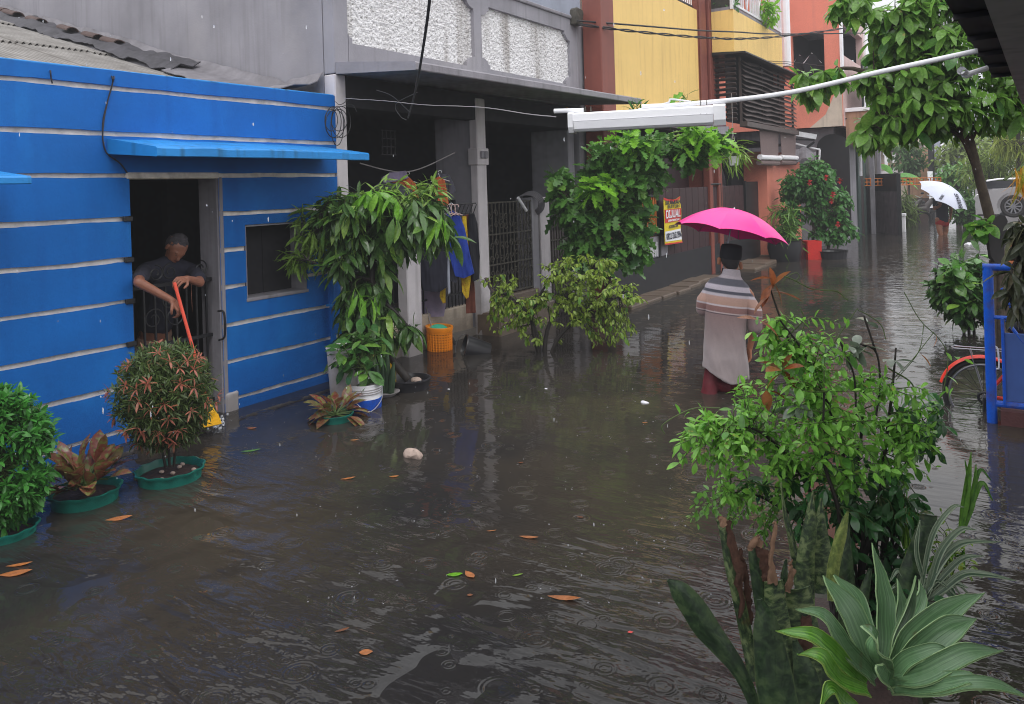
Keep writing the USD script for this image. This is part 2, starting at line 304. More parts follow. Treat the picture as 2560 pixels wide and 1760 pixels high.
M['signred'] = mat('banner_red', S(205, 52, 48), .5, .05, 5)
M['signyellow'] = mat('banner_yellow', S(224, 200, 40), .5, .05, 5)
M['signwhite'] = mat('banner_white', S(238, 238, 242), .5, .04, 5)
M['cloth_blue'] = mat('royal_blue_cloth', S(28, 58, 150), .9, .15, 12)
M['cloth_orange'] = mat('orange_cloth', S(205, 105, 62), .9, .12, 12)
M['cloth_grey'] = mat('grey_cloth', S(86, 86, 98), .9, .15, 12)
M['cloth_lilac'] = mat('lilac_cloth', S(150, 138, 165), .9, .15, 12)
M['cloth_black'] = mat('black_cloth', S(28, 28, 34), .9, .2, 12)
M['cloth_brown'] = mat('brown_cloth', S(110, 60, 48), .9, .15, 12)
M['cloth_white'] = mat('pale_cloth', S(170, 175, 190), .9, .1, 12)
M['cloth_yellow'] = mat('yellow_print_cloth', S(220, 185, 40), .9, .1, 12, blot=.9, blotc=S(150, 60, 40), bscl=25)
M['petal'] = mat('red_petal', S(190, 58, 56), .6, .2, 20)
M['wire'] = mat('black_cable', S(30, 29, 32), .6, .1, 5)
M['wiregrey'] = mat('grey_cord', S(150, 145, 145), .6, .1, 5)

# roughcast panel: white with dark crevices
M['roughcast'] = usdkit.material(stage, LK + 'white_roughcast', {
    'g': ('geometry', {}), 'n': ('noise_texture', dict(scale=36., detail=3., roughness=.6, distortion=1.2)), 'r': ('rgb_ramp', dict(ramp=[(.30, S(110, 107, 102)), (.41, S(205, 203, 202)), (.55, S(234, 233, 234))])),
    'm': ('mapping', dict(scale=(5., 5., .5))), 's': ('noise_texture', dict(scale=.9, detail=4.)), 'sr': ('map_range', dict(from_min=.5, from_max=.74, to_min=0., to_max=.55, clamp=True)), 'sx': ('mix_color', dict(b=S(96, 80, 62))),
    'z': ('separate_xyz', {}), 'zr': ('map_range', dict(from_min=4.15, from_max=3.6, to_min=0., to_max=1., clamp=True)), 'zm': ('math', dict(math_type='multiply')),
    'b': ('bump', dict(strength=.5, distance=.012)), 'p': ('principled_bsdf', dict(roughness=.9))},
    [('g.position', 'n.vector'), ('n.fac', 'r.fac'), ('g.position', 'm.vector'), ('m.vector', 's.vector'), ('s.fac', 'sr.value'), ('sr.result', 'sx.fac'), ('r.color', 'sx.a'), ('sx.result', 'p.base_color'), ('n.fac', 'b.height'), ('b.normal', 'p.normal')], surface='p.BSDF')

# flood water: murky brown below, mirror above, wind ripples and rain rings
def water_mat():
    nd = {'g': ('geometry', {}),
          # colour of the murk
          'cn': ('noise_texture', dict(scale=.55, detail=4.)), 'cr': ('rgb_ramp', dict(ramp=[(.38, S(25, 24, 24)), (.74, S(44, 39, 32))])),
          # wind ripples: crests across the street
          'm1': ('mapping', dict(rotation=(0, 0, .25), scale=(1.0, 3.4, 1.))), 'n1': ('noise_texture', dict(scale=1.8, detail=3., roughness=.5, distortion=.5)),
          'm2': ('mapping', dict(rotation=(0, 0, -.3), scale=(1.3, 2.6, 1.))), 'n2': ('noise_texture', dict(scale=9., detail=2., roughness=.5)),
          # where the wind reaches: up the street and on its right side
          'px': ('separate_xyz', {}), 'wy': ('map_range', dict(from_min=3., from_max=14., to_min=0., to_max=1., clamp=True)), 'wx': ('map_range', dict(from_min=-4.2, from_max=-1.2, to_min=0., to_max=1., clamp=True)),
          'wn': ('noise_texture', dict(scale=.9, detail=3.)), 'wr': ('map_range', dict(from_min=.42, from_max=.58, to_min=0., to_max=2.3, clamp=True)), 'ny': ('map_range', dict(from_min=4.4, from_max=3.0, to_min=0., to_max=1., clamp=True)),
          'w1': ('math', dict(math_type='add')), 'w2': ('math', dict(math_type='multiply_add', value2=.15, value3=.035)), 'w3': ('math', dict(math_type='multiply_add')),
          'h1': ('math', dict(math_type='multiply')), 'h2': ('math', dict(math_type='multiply_add', value2=.16)), 'h3': ('math', dict(math_type='multiply')), 
          'p': ('principled_bsdf', dict(roughness=.035, ior=1.33, specular_ior_level=.5)), 'b': ('bump', dict(strength=1., distance=.03))}
    ln = [('g.position', 'cn.vector'), ('cn.fac', 'cr.fac'), ('cr.color', 'p.base_color'), ('g.position', 'm1.vector'), ('m1.vector', 'n1.vector'), ('g.position', 'm2.vector'), ('m2.vector', 'n2.vector'),
          ('g.position', 'px.vector'), ('px.y', 'wy.value'), ('px.x', 'wx.value'), ('g.position', 'wn.vector'), ('wn.fac', 'wr.value'),
          ('wy.result', 'w1.value1'), ('wx.result', 'w1.value2'), ('w1.value', 'w2.value1'), ('wr.result', 'w3.value1'), ('w2.value', 'w3.value3'), ('px.y', 'ny.value'), ('ny.result', 'w3.value2'),
          ('n2.fac', 'h2.value1'), ('n1.fac', 'h2.value3'), ('h2.value', 'h3.value1'), ('w3.value', 'h3.value2')]
    acc = 'h3.value'
    for i, (sc, amp, k, fr, off) in enumerate(((3.4, .055, .22, 85., (0, 0, 0)), (6.2, .036, .28, 55., (3.3, 7.7, 0)), (2.3, .062, .13, 100., (9.1, 2.2, 0)))):
        q = f'q{i}'
        nd[q + 'm'] = ('mapping', dict(location=off)); nd[q + 'v'] = ('voronoi_texture', dict(dimensions='2D', feature='f1', scale=sc, randomness=1.))
        nd[q + 's'] = ('separate_color', {}); nd[q + 'r'] = ('math', dict(math_type='multiply', value2=k))                       # ring radius of this drop
        nd[q + 'd'] = ('math', dict(math_type='subtract')); nd[q + 'a'] = ('math', dict(math_type='multiply', value2=fr)); nd[q + 'c'] = ('math', dict(math_type='cosine'))
        nd[q + 'e'] = ('math', dict(math_type='multiply')); nd[q + 'f'] = ('math', dict(math_type='multiply', value2=-190.)); nd[q + 'x'] = ('math', dict(math_type='exponent'))
        nd[q + 'h'] = ('math', dict(math_type='multiply')); nd[q + 'g'] = ('map_range', dict(from_min=.45, from_max=1., to_min=0., to_max=1.3, clamp=True)); nd[q + 'j'] = ('math', dict(math_type='multiply')); nd[q + 'k'] = ('math', dict(math_type='multiply_add', value2=amp))
        ln += [('g.position', q + 'm.vector'), (q + 'm.vector', q + 'v.vector'), (q + 'v.color', q + 's.color'), (q + 's.r', q + 'r.value1'), (q + 'v.distance', q + 'd.value1'), (q + 'r.value', q + 'd.value2'),
               (q + 'd.value', q + 'a.value1'), (q + 'a.value', q + 'c.value1'), (q + 'd.value', q + 'e.value1'), (q + 'd.value', q + 'e.value2'), (q + 'e.value', q + 'f.value1'), (q + 'f.value', q + 'x.value1'),
               (q + 'c.value', q + 'h.value1'), (q + 'x.value', q + 'h.value2'), (q + 's.g', q + 'g.value'), (q + 'h.value', q + 'j.value1'), (q + 'g.result', q + 'j.value2'), (q + 'j.value', q + 'k.value1'), (acc, q + 'k.value3')]
        acc = q + 'k.value'
    ln += [(acc, 'b.height'), ('b.normal', 'p.normal')]
    return usdkit.material(stage, LK + 'flood_water', nd, ln, surface='p.BSDF')
hz = usdkit.material(stage, LK + 'rain_haze', {'v': ('principled_volume', dict(color=(.93, .94, .97), density=HAZE, anisotropy=.2))}, [], volume='v.volume')
solo('haze', box(-95, 95, -65, 125, -1.5, 13), hz, kind='stuff')
M['water'] = water_mat()
g1 = np.array([[[x, y, 0.] for y in (-12, 90)] for x in (-40, 40)])
solo('flood_water', grid(np.array([[[x, y, 0.] for y in (-14., 10., 34., 60.)] for x in (-30., -10., 10., 30.)])[:, :, :]), M['water'], kind='structure')
gr = grid(np.array([[[x, y, -.42] for y in (-60., 120.)] for x in (-90., 90.)])); solo('ground', gr, M['asphalt'], kind='structure')
rng = np.random.default_rng(7)
# ================================================================ blue house
BX = -6.25
def wavy(y0, y1, z0, z1, a=.0026, seed=0, step=.07):
    """a band with hand-made edges"""
    r = np.random.default_rng(seed); n = max(2, int((y1 - y0) / step)); ys = np.linspace(y0, y1, n)
    def w(): return np.convolve(r.normal(0, a * 1.6, n + 4), np.ones(5) / 5, 'valid')[:n] * 1.6
    return Polygon(list(zip(ys, z0 + w())) + list(zip(ys[::-1], z1 + w())))
bh = thing('blue_house', 'single storey blue house with pale horizontal grooves, open doorway and small square window', 'house', (BX, 3.0, 0))
openings = unary_union([sbox(3.79, 4.65, -.5, 2.19), sbox(4.94, 5.70, 1.01, 1.72)])
Y0, Y1 = -3.0, 6.165
joints = [2.92, 2.545, 2.20, 1.84, 1.50, 1.155, .80, .455, .10]
edges = [3.06] + joints + [-.42]
for i in range(len(edges) - 1):
    top = edges[i] - (0 if i == 0 else .021); bot = edges[i + 1] + (.021 if i + 1 < len(edges) - 1 else 0)
    p = wavy(Y0, Y1, bot, top, seed=i).difference(openings.buffer(.003))
    for k, g in enumerate(getattr(p, 'geoms', [p])):
        if g.area > .002: add(bh, 'blue_band', wallX(g, BX, -.045), M['blue'])
add(bh, 'wall', wallX(sbox(Y0, Y1 - .004, -.42, 3.05).difference(openings), BX - .03, -.24), M['groove'])
add(bh, 'parapet_top', rough(cat([rbox(BX - .275, BX - .004, Y0 + i * .916, Y0 + (i + 1) * .916 - .003, 3.052, 3.072, .006) for i in range(10)]), .004, 9), M['blue2'])
# reveals: grey frame linings and sill
fr = sub(bh, 'door_frame')
add(bh, 'door_jamb', rbox(BX - .275, BX + .006, 4.652, 4.70, -.42, 2.18, .01), M['greydark'])
add(bh, 'door_jamb', box(BX - .274, BX - .02, 3.772, 3.788, -.42, 2.185), M['greydark'])
add(bh, 'jamb_lining', box(BX - .272, BX - .012, 4.636, 4.650, -.42, 2.19), M['greydark'])
add(bh, 'lintel', rbox(BX - .27, BX + .012, 3.76, 4.66, 2.172, 2.226, .008), M['groove'])
add(bh, 'cement_patch', rough(rbox(BX - .02, BX + .02, 4.66, 4.80, -.3, .17, .03).subdivide().subdivide(), .012, 12), M['greylight'])
win = sub(bh, 'window')
add(win, 'reveal', cat([box(BX - .27, BX - .012, 5.682, 5.698, 1.012, 1.718), box(BX - .27, BX - .012, 4.942, 4.956, 1.012, 1.718), box(BX - .27, BX - .012, 4.958, 5.68, 1.704, 1.718)]), M['greydark'])
add(win, 'sill', rbox(BX - .27, BX + .008, 4.93, 5.71, .985, 1.018, .006), M['greydark'])
add(win, 'shutter', cat([box(BX - .255, BX - .225, 4.957, 5.681, 1.019, 1.703), box(BX - .224, BX - .215, 5.31, 5.33, 1.019, 1.703)]), M['dark'])
def canopy(x0, x1, y0, y1, zt0, zt1, th, seed=0):
    n = 40; ys = np.linspace(y0, y1, n); r = np.random.default_rng(seed); w = np.convolve(r.normal(0, .004, n + 4), np.ones(5) / 5, 'valid') * 2
    prof = [(x0, zt0), (x0 + .7 * (x1 - x0), zt0 + .68 * (zt1 - zt0)), (x1 - .012, zt1 + .004), (x1, zt1 - .008), (x1, zt1 - th), (x1 - .01, zt1 - th - .006), (x0, zt0 - th - .06)]
    return loft([np.array([(x, y, z + w[k] * (1 if j < 4 else .3)) for j, (x, z) in enumerate(prof)])[::-1] for k, y in enumerate(ys)])
add(bh, 'door_canopy', canopy(BX - .002, -5.57, 3.605, 5.95, 2.505, 2.40, .068, 3), M['blue2'])
add(bh, 'window_canopy', canopy(BX - .002, -5.6, -1.0, 2.70, 2.25, 2.175, .045, 4), M['blue2'])
# dark room behind door and window
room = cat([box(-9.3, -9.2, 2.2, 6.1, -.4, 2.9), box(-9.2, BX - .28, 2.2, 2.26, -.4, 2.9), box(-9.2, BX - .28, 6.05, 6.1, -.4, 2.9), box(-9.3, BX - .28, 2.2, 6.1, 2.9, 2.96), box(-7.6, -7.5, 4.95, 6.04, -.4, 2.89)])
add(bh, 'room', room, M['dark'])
add(bh, 'inner_door', rbox(-7.45, -7.40, 3.3, 3.88, -.3, 2.1), M['wood'])
# corrugated roof sheets: eave behind the parapet, rising to the back
def roofz(x): return 3.22 + .287 * (-7.65 - x)
eaveX = -6.95
for row, (xa, xb, dz) in enumerate(((eaveX, -9.9, .0), (-9.7, -12.2, .028), (-12.0, -14.3, .056))):
    for i in range(11):
        ya = -3.2 + i * .86; ys = np.linspace(ya, min(ya + .92, 6.15), 110); 
        if ya > 6.05: continue
        xs = np.linspace(xa + rng.normal(0, .015), xb, 4)
        P = np.array([[(x, y, roofz(x) + dz + (i % 2) * .010 + .020 * math.cos(2 * math.pi * y / .075)) for y in ys] for x in xs])
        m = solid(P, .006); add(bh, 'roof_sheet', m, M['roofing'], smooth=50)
add(bh, 'eave_board', rbox(-6.99, -6.95, -3.1, 6.15, 2.9, roofz(eaveX) - .03), M['wood'])
add(bh, 'gutter_floor', box(-6.95, BX - .272, -3.0, 6.16, 2.93, 2.97), M['greydark'])
# tar flashing up the party wall
xs = np.linspace(-6.4, -14.0, 90); rows = []
for k, (dy, dz) in enumerate(((-.62, .02), (-.42, .10), (-.22, .09), (-.08, .16), (-.02, .24))):
    row = []
    for i, x in enumerate(xs):
        n = meshkit.fbm(np.array([x * 2.3, k * 1.7, .3]), 4, 5) - .5; n2 = meshkit.fbm(np.array([x * 5.3, k * 2.7, 4.3]), 3, 9) - .5
        wdt = 1. if x > -8.5 else .8
        row.append((x, 6.165 + dy * wdt + n * .12 * (k < 4), max(roofz(min(x, eaveX)), 3.07 if x > eaveX else 0) + dz + n * .14 + n2 * .08))
    rows.append(row)
add(bh, 'flashing', solid(np.array(rows)[::-1], .01), M['tarlight'], smooth=60)
rows = []
for k, (dy, dz) in enumerate(((-.52, .06), (-.40, .15), (-.24, .13), (-.12, .19))):
    row = []
    for i, x in enumerate(np.linspace(-8.4, -14.0, 80)):
        n = meshkit.fbm(np.array([x * 3.1, k * 1.3, 1.3]), 4, 15) - .5; n2 = meshkit.fbm(np.array([x * 8, k * 2.7, 2.3]), 3, 19) - .5
        row.append((x, 6.165 + dy + n * .2, roofz(x) + dz + n * .16 + n2 * .09))
    rows.append(row)
add(bh, 'flashing', solid(np.array(rows)[::-1], .012), M['tar'], smooth=60)
for i in range(6):
    x = -9.9 - i * .62 + rng.normal(0, .2); a = rng.normal(0, .25); th_ = np.linspace(0, math.pi, 9); L = rng.uniform(.2, .32)
    P = np.array([[(x + (t - .5) * L, 5.92 + .08 * math.cos(q) + a * (t - .5) * .2, roofz(x) + .17 + .05 * math.sin(q) + .287 * -(t - .5) * L) for q in th_] for t in (0, .33, .66, 1)])
    add(bh, 'broken_tile', rough(solid(P, .012), .006, 12, i), M['tile'])
# downpipe at the right end
add(bh, 'downpipe', tube([(BX + .05, 5.99, 1.38), (BX + .05, 5.99, -.4)], .032, 12), M['blue'])
add(bh, 'pipe_clip', cat([box(BX, BX + .085, 5.945, 6.035, z, z + .025) for z in (1.3, .8, .3)]), M['blue2'])
for z in (1.84, 1.5, 1.155, .80): add(bh, 'gate_hinge', rbox(BX - .01, BX + .02, 3.72, 3.80, z - .022, z + .02, .005), M['iron'])

# iron gate in the doorway
ig = thing('door_gate', 'low dark iron gate with scrolls closing the blue house doorway', 'gate', (BX - .12, 4.2, -.3))
gx = BX - .13
for y in np.linspace(3.86, 4.58, 8): add(ig, 'bar', bar((gx, y, -.4), (gx, y, 1.22), .016), M['iron'])
for z in (1.24, .72, .12): add(ig, 'rail', bar((gx, 3.80, z), (gx, 4.63, z), .045 if z > 1 else .03, .03), M['iron'])
def scroll(c, r, turns=1.4, flip=1, ph=0.):
    t = np.linspace(0, 1, 26); a = ph + flip * t * turns * 2 * math.pi; q = r * (1 - .72 * t)
    return tube(np.stack([np.full(26, c[0]), c[1] + q * np.cos(a), c[2] + q * np.sin(a)], 1), .007, 5)
for k, y in enumerate((3.86, 4.08, 4.22, 4.53)): add(ig, 'scroll', scroll((gx, y, 1.345), .075, flip=(-1) ** k, ph=math.pi / 2), M['iron'])
for k, (y, z, r) in enumerate(((4.05, .95, .10), (4.25, .95, .10), (4.08, .5, .07), (4.2, .42, .06), (4.38, .5, .07), (4.2, 1.1, .07))): add(ig, 'scroll', scroll((gx, y, z), r, flip=(-1) ** k, ph=k), M['iron'])
add(ig, 'handle', tube(curve([(gx + .14, 4.60, .95), (gx + .2, 4.62, .93), (gx + .2, 4.62, .72), (gx + .14, 4.60, .68)], 14), .010, 6), M['iron'])
add(ig, 'lower_sheet', box(gx - .03, gx - .022, 3.82, 4.62, -.4, .12), M['iron'])

# ================================================================ grey house
gh = thing('grey_house', 'two storey grey rendered house with flat canopy, dark open porch and two white roughcast panels', 'house', (BX, 9.0, 0))
add(gh, 'party_wall', box(-15.0, BX - .17, 6.175, 6.40, -.4, 5.9), M['grey'])
add(gh, 'corner_pillar', rbox(BX - .165, BX + .004, 6.172, 6.335, -.4, 3.3, .01), M['greylight'])
add(gh, 'corner_wall', rbox(BX - .164, BX, 6.176, 6.40, 3.31, 4.95, .008), M['grey'])
def scallop(y0, y1, z0, z1, r=.17):
    p = sbox(y0, y1, z0, z1)
    for y in (y0, y1):
        for z in (z0, z1):
            p = p.difference(Polygon([(y + r * math.cos(a), z + r * .85 * math.sin(a)) for a in np.linspace(0, 2 * math.pi, 24)[:-1]]))
            p = p.difference(sbox(y - r * 1.12, y + r * 1.12, z - r * .35, z + r * .35))
    return p
pan = [scallop(6.27, 8.82, 3.67, 4.62), scallop(9.0, 11.57, 3.68, 4.56)]
add(gh, 'parapet', wallX(sbox(6.402, 11.78, 3.33, 4.78).difference(unary_union(pan)), BX, -.16), M['grey'])
for p in pan:
    b = p.bounds; n = 150; ys = np.linspace(b[0] - .02, b[2] + .02, n * 2); zs = np.linspace(b[1] - .02, b[3] + .02, n)
    yy, zz = np.meshgrid(ys, zs, indexing='ij'); q = np.stack([np.full(yy.shape, 0.), yy, zz], -1)
    hgt = meshkit.fbm(q * 30, 3, 3); hgt2 = np.abs(meshkit.noise(q * 34 + 9, 8) - .5)
    q[..., 0] = BX - .052 + (hgt - .5) * .028 - .008 * (hgt2 < .09)
    add(gh, 'roughcast_panel', grid(q[::-1]) if False else grid(q), M['roughcast'], smooth=True)
add(gh, 'panel_backing', box(BX - .24, BX - .165, 6.41, 11.77, 3.34, 4.7), M['greydark'])
add(gh, 'parapet_coping', rbox(BX - .19, BX + .03, 6.41, 11.80, 4.785, 4.84, .012), M['greydark'])
add(gh, 'end_pier', rbox(BX - .2, BX + .008, 11.785, 12.6, -.4, 4.72, .01), M['grey'])
add(gh, 'upper_wall', box(-8.4, -8.2, 6.42, 12.6, 3.4, 6.3), M['bluegrey'])
add(gh, 'upper_floor', box(-15, BX - .25, 6.42, 12.6, 3.2, 3.32), M['greydark'])
add(gh, 'gable_return', box(-8.2, BX - .2, 12.35, 12.6, 4.73, 6.2), M['bluegrey'])
# canopy slab
pr = [(BX, 3.43), (-5.135, 3.315), (-5.12, 3.30), (-5.12, 3.235), (-5.13, 3.225), (BX, 3.30)]
add(gh, 'canopy', rough(loft([np.array([(x, y, z + (y - 6.2) * .012) for x, z in pr])[::-1] for y in np.linspace(6.19, 11.84, 50)]), .004, 6), M['greydark'])
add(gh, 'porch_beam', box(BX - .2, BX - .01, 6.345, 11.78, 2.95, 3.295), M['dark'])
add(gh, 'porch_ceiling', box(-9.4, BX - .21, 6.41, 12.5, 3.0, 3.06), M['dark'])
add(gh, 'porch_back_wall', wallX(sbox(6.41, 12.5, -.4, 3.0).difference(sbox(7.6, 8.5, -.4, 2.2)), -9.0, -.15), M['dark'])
add(gh, 'back_door', rbox(-9.1, -9.05, 7.62, 8.48, -.3, 2.18), M['doordark'])
add(gh, 'porch_floor', box(-9.0, BX - .1, 6.41, 12.5, -.4, .1), M['concrete'])
add(gh, 'column', rbox(BX - .12, BX + .006, 8.80, 9.02, -.1, 3.25, .012), M['greylight'])
add(gh, 'column_band', rbox(BX - .14, BX + .03, 8.775, 9.045, 2.33, 2.56, .01), M['greylight'])
add(gh, 'meter_box', cat([rbox(BX + .031, BX + .06, 8.83, 8.90, 2.42, 2.52), rbox(BX + .031, BX + .06, 8.92, 8.99, 2.42, 2.52)]), M['greydark'])
add(gh, 'porch_pier', rbox(BX - .75, BX - .125, 8.83, 8.99, -.1, 3.2, .012), M['grey'])
add(gh, 'porch_pier', rbox(BX - .75, BX - .03, 11.45, 11.66, -.1, 2.94, .012), M['grey'])
add(gh, 'switch_box', rbox(BX - .52, BX - .40, 8.76, 8.825, 1.74, 1.86), M['dark'])
# small white grille deep in the porch
gw = sub(gh, 'window_grille')
for y in np.linspace(9.5, 9.8, 4): add(gw, 'grille_bar', bar((-8.6, y, 2.6), (-8.6, y, 3.0), .018), M['greydark'])
for z in (2.6, 2.73, 2.86, 2.99): add(gw, 'grille_bar', bar((-8.6, 9.48, z), (-8.6, 9.82, z), .016), M['greydark'])
# low front wall with iron fence, post, step
add(gh, 'front_wall', rough(rbox(BX - .24, BX - .13, 7.52, 8.78, -.4, .43, .015).subdivide().subdivide().subdivide(), .006, 4), M['cream'])
add(gh, 'front_post', rbox(BX - .14, BX + .02, 7.25, 7.515, -.4, 1.3, .012), M['greylight'])
add(gh, 'front_wall', rbox(BX - .24, BX - .13, 6.40, 7.245, -.4, .42, .015), M['cream'])
ff = sub(gh, 'front_fence')
for y in list(np.arange(6.4, 7.22, .09)) + list(np.arange(7.56, 8.76, .075)): add(ff, 'fence_bar', bar((BX - .18, y, .42), (BX - .18, y, 1.25), .014), M['iron'])
for z in (.6, .92, 1.24): add(ff, 'fence_rail', bar((BX - .18, 7.52, z), (BX - .18, 8.78, z), .02), M['iron']); add(ff, 'fence_rail', bar((BX - .18, 6.42, z), (BX - .18, 7.24, z), .02), M['iron'])
add(gh, 'front_step', rough(rbox(-6.34, -5.95, 8.80, 10.30, -.42, .30, .02).subdivide().subdivide().subdivide(), .012, 4, 3), M['tan'])
add(gh, 'front_step', rough(rbox(-6.36, -6.20, 9.05, 10.28, .28, .47, .02).subdivide().subdivide(), .008, 5, 4), M['tan'])
add(gh, 'leaning_plank', bar(onX(1215, 695, -6.1), onX(1262, 790, -5.95), .10, .03), M['tan'])

# scroll gate of the grey house
sg = thing('scrollwork_gate', 'weathered scrollwork iron gate between pale column and grey post', 'gate', (BX - .03, 9.6, .4))
sx = BX - .04
for y in np.linspace(9.08, 10.2, 13): add(sg, 'bar', bar((sx, y, .48), (sx, y, 1.80), .016), M['rustgate'])
for z in (.5, .92, 1.35, 1.80): add(sg, 'rail', bar((sx, 9.04, z), (sx, 10.22, z), .03, .02), M['rustgate'])
k = 0
for z in (.62, .80, 1.03, 1.2, 1.46, 1.64):
    for y in np.linspace(9.13, 10.15, 9):
        k += 1; add(sg, 'scroll', scroll((sx + .014, y, z + rng.normal(0, .02)), .055, 1.2, (-1) ** k, k), M['rustgate'])
gp = thing('gate_post', 'square grey gate post with pale front face and a coiled hose on top', 'post', (BX, 10.5, 0))
add(gp, 'shaft', box(BX - .3, BX - .02, 10.22, 10.69, -.4, 1.84), M['grey'])
add(gp, 'front_face', rbox(BX - .018, BX + .012, 10.42, 10.70, -.4, 1.845, .008), M['greylight'])
hs = thing('coiled_hose', 'coil of grey rope slung over the grey gate post', 'rope', (BX - .1, 10.3, 1.7))
for k in range(5):
    a = np.linspace(0, 2 * math.pi, 22); r = .13 + k * .012
    add(hs, 'loop', tube(np.stack([BX - .1 + .16 * np.cos(a) + .01 * k, 10.24 + .02 * k + .09 * np.cos(a * 1. + .5), 1.76 + r * np.sin(a)], 1), .012, 5), M['tarlight'])
add(hs, 'pipe_end', tube([onX(1295, 494, -6.1), onX(1316, 527, -6.1)], .022, 8), M['pvc'])
# panels right of the post
rg = thing('side_gate', 'narrow weathered iron gate to the right of the grey gate post', 'gate', (BX - .03, 11.1, 0))
for y in np.linspace(10.75, 11.42, 9): add(rg, 'bar', bar((sx, y, .05), (sx, y, 1.75), .02), M['rustgate'])
for z in (.1, .6, 1.15, 1.74): add(rg, 'rail', bar((sx, 10.72, z), (sx, 11.45, z), .03, .02), M['rustgate'])
for k, z in enumerate((.35, .85, 1.4)):
    for y in (10.85, 11.08, 11.32): add(rg, 'scroll', scroll((sx + .014, y, z), .07, 1.2, (-1) ** k, k), M['rustgate'])
add(rg, 'back_sheet', box(sx - .05, sx - .04, 10.72, 11.45, -.4, 1.3), M['doorgrey'])

# ================================================================ yellow house
YX = -5.9
yh = thing('yellow_house', 'two storey yellow house with red-brown pilasters, balcony and dark louvred bay', 'house', (YX, 15, 0))
def ypix(x, y, X=YX): return onX(x, y, X)[1]
ya, yb, yc, yd = ypix(1497, 120), ypix(1530, 120), ypix(1744, 120), ypix(1798, 120, -5.8)
ztop = onX(1742, 25, YX)[2]
add(yh, 'wall', wallX(Polygon([(yb, 3.25), (yc + .02, 3.25), (yc + .02, ztop), (yb, ztop)]), YX, -.25), M['yellow'])
add(yh, 'upper_wall', box(YX - 1.6, YX - 1.4, yb, yc, 3.2, 7.6), M['yellow'])
add(yh, 'pilaster', rbox(YX - .3, YX + .05, ya, yb, -.4, 7.8, .015), M['brown'])
w4 = (yd - yc); 
add(yh, 'pilaster', box(YX - .3, YX + .02, yc + .021, yd, -.4, 7.8), M['brown'])
for i, (f0, f1, d) in enumerate(((.0, .34, .06), (.44, .62, .09), (.72, 1.0, .07))): add(yh, 'pilaster_moulding', rbox(YX + .022, YX + d, yc + .03 + f0 * w4, yc + .03 + f1 * w4, -.4, 7.8, .012), M['brown'])
# balcony railing above the yellow wall
tr = sub(yh, 'terrace_railing')
for y in np.arange(yb + .1, yc, .12): add(tr, 'baluster', bar((YX - .1, y, ztop), (YX - .1, y, ztop + .95), .02), M['white'])
add(tr, 'rail', bar((YX - .1, yb, ztop + .95), (YX - .1, yc, ztop + .95), .04), M['white']); add(tr, 'rail', bar((YX - .1, yb, ztop + .08), (YX - .1, yc, ztop + .08), .04), M['iron'])
# balcony box
QX = -5.3; q0, q1 = onX(1836, 137, QX)[1], onX(1957, 175, QX)[1]
zb, zt = 3.66, 4.83
zb = (onX(1840, 136, QX)[2] + onX(1955, 174, QX)[2]) / 2; zt = (onX(1836, 36, QX)[2] + onX(1955, 82, QX)[2]) / 2
add(yh, 'balcony_box', box(YX + .1, QX, q0, q1, zb, zt), M['yellow'])
add(yh, 'balcony_floor', box(YX - 1.4, QX - .02, q0 + .02, q1 - .02, zb + .2, zb + .3), M['greydark'])
add(yh, 'balcony_edge', box(YX + .1, QX - .01, q0 + .01, q1, zt + .004, zt + .07), M['greydark'])
br = sub(yh, 'balcony_railing')
yy = np.linspace(q0 + .02, q1 - .05, 30)
for i, y in enumerate(yy): 
    if 7 <= i <= 9 or 16 <= i <= 21: continue
    add(br, 'baluster', bar((QX - .03, y, zt + .12), (QX - .03, y, zt + 1.02), .028), M['pvc'])
for z in (zt + .13, zt + 1.03): add(br, 'rail', bar((QX - .03, q0, z), (QX - .03, q1, z), .05), M['pvc'])
def ring(pts, r): return tube([(QX - .03, yq, zq) for yq, zq in pts], r, 5)
ym = yy[8]; add(br, 'diamond', ring([(ym, zt + .98), (ym + .14, zt + .58), (ym, zt + .18), (ym - .14, zt + .58), (ym, zt + .98)], .02), M['pvc'])
for i in (16, 18, 20):
    for s in (-1, 1):
        t = np.linspace(0, 1, 14); add(br, 'curl', ring([(yy[i] + .12 * s * math.sin(q * 5.5) * (1 - q * .4), zt + .15 + .8 * q) for q in t], .018), M['pvc'])
for y in (q0, q1 - .03): add(br, 'post', bar((QX - .03, y, zt), (QX - .03, y, zt + 1.1), .06), M['pvc'])
add(yh, 'back_wall', box(YX - 1.1, YX - .9, yd - 1.5, q1 + .4, zb, 9.), M['salmon'])
wn = sub(yh, 'balcony_window')
add(wn, 'frame', cat([box(YX - .9, YX - .84, q1 - 1.3, q1 - .1, zt + .2, zt + .3), box(YX - .9, YX - .84, q1 - 1.3, q1 - 1.2, zt + .3, 8.6), box(YX - .9, YX - .84, q1 - .7, q1 - .62, zt + .3, 8.6), box(YX - .9, YX - .84, q1 - .2, q1 - .1, zt + .3, 8.6)]), M['white'])
add(wn, 'pane', box(YX - .9, YX - .88, q1 - 1.2, q1 - .2, zt + .3, 8.6), M['carglass'])
add(yh, 'balcony_side_wall', box(YX - .88, QX - .1, q1 + .002, q1 + .62, zb - .3, 9.), M['salmon'])
add(yh, 'white_pipe', tube([(QX - .02, q1 + .45, 9), (QX - .02, q1 + .45, zb + .2)], .14, 12), M['white'])
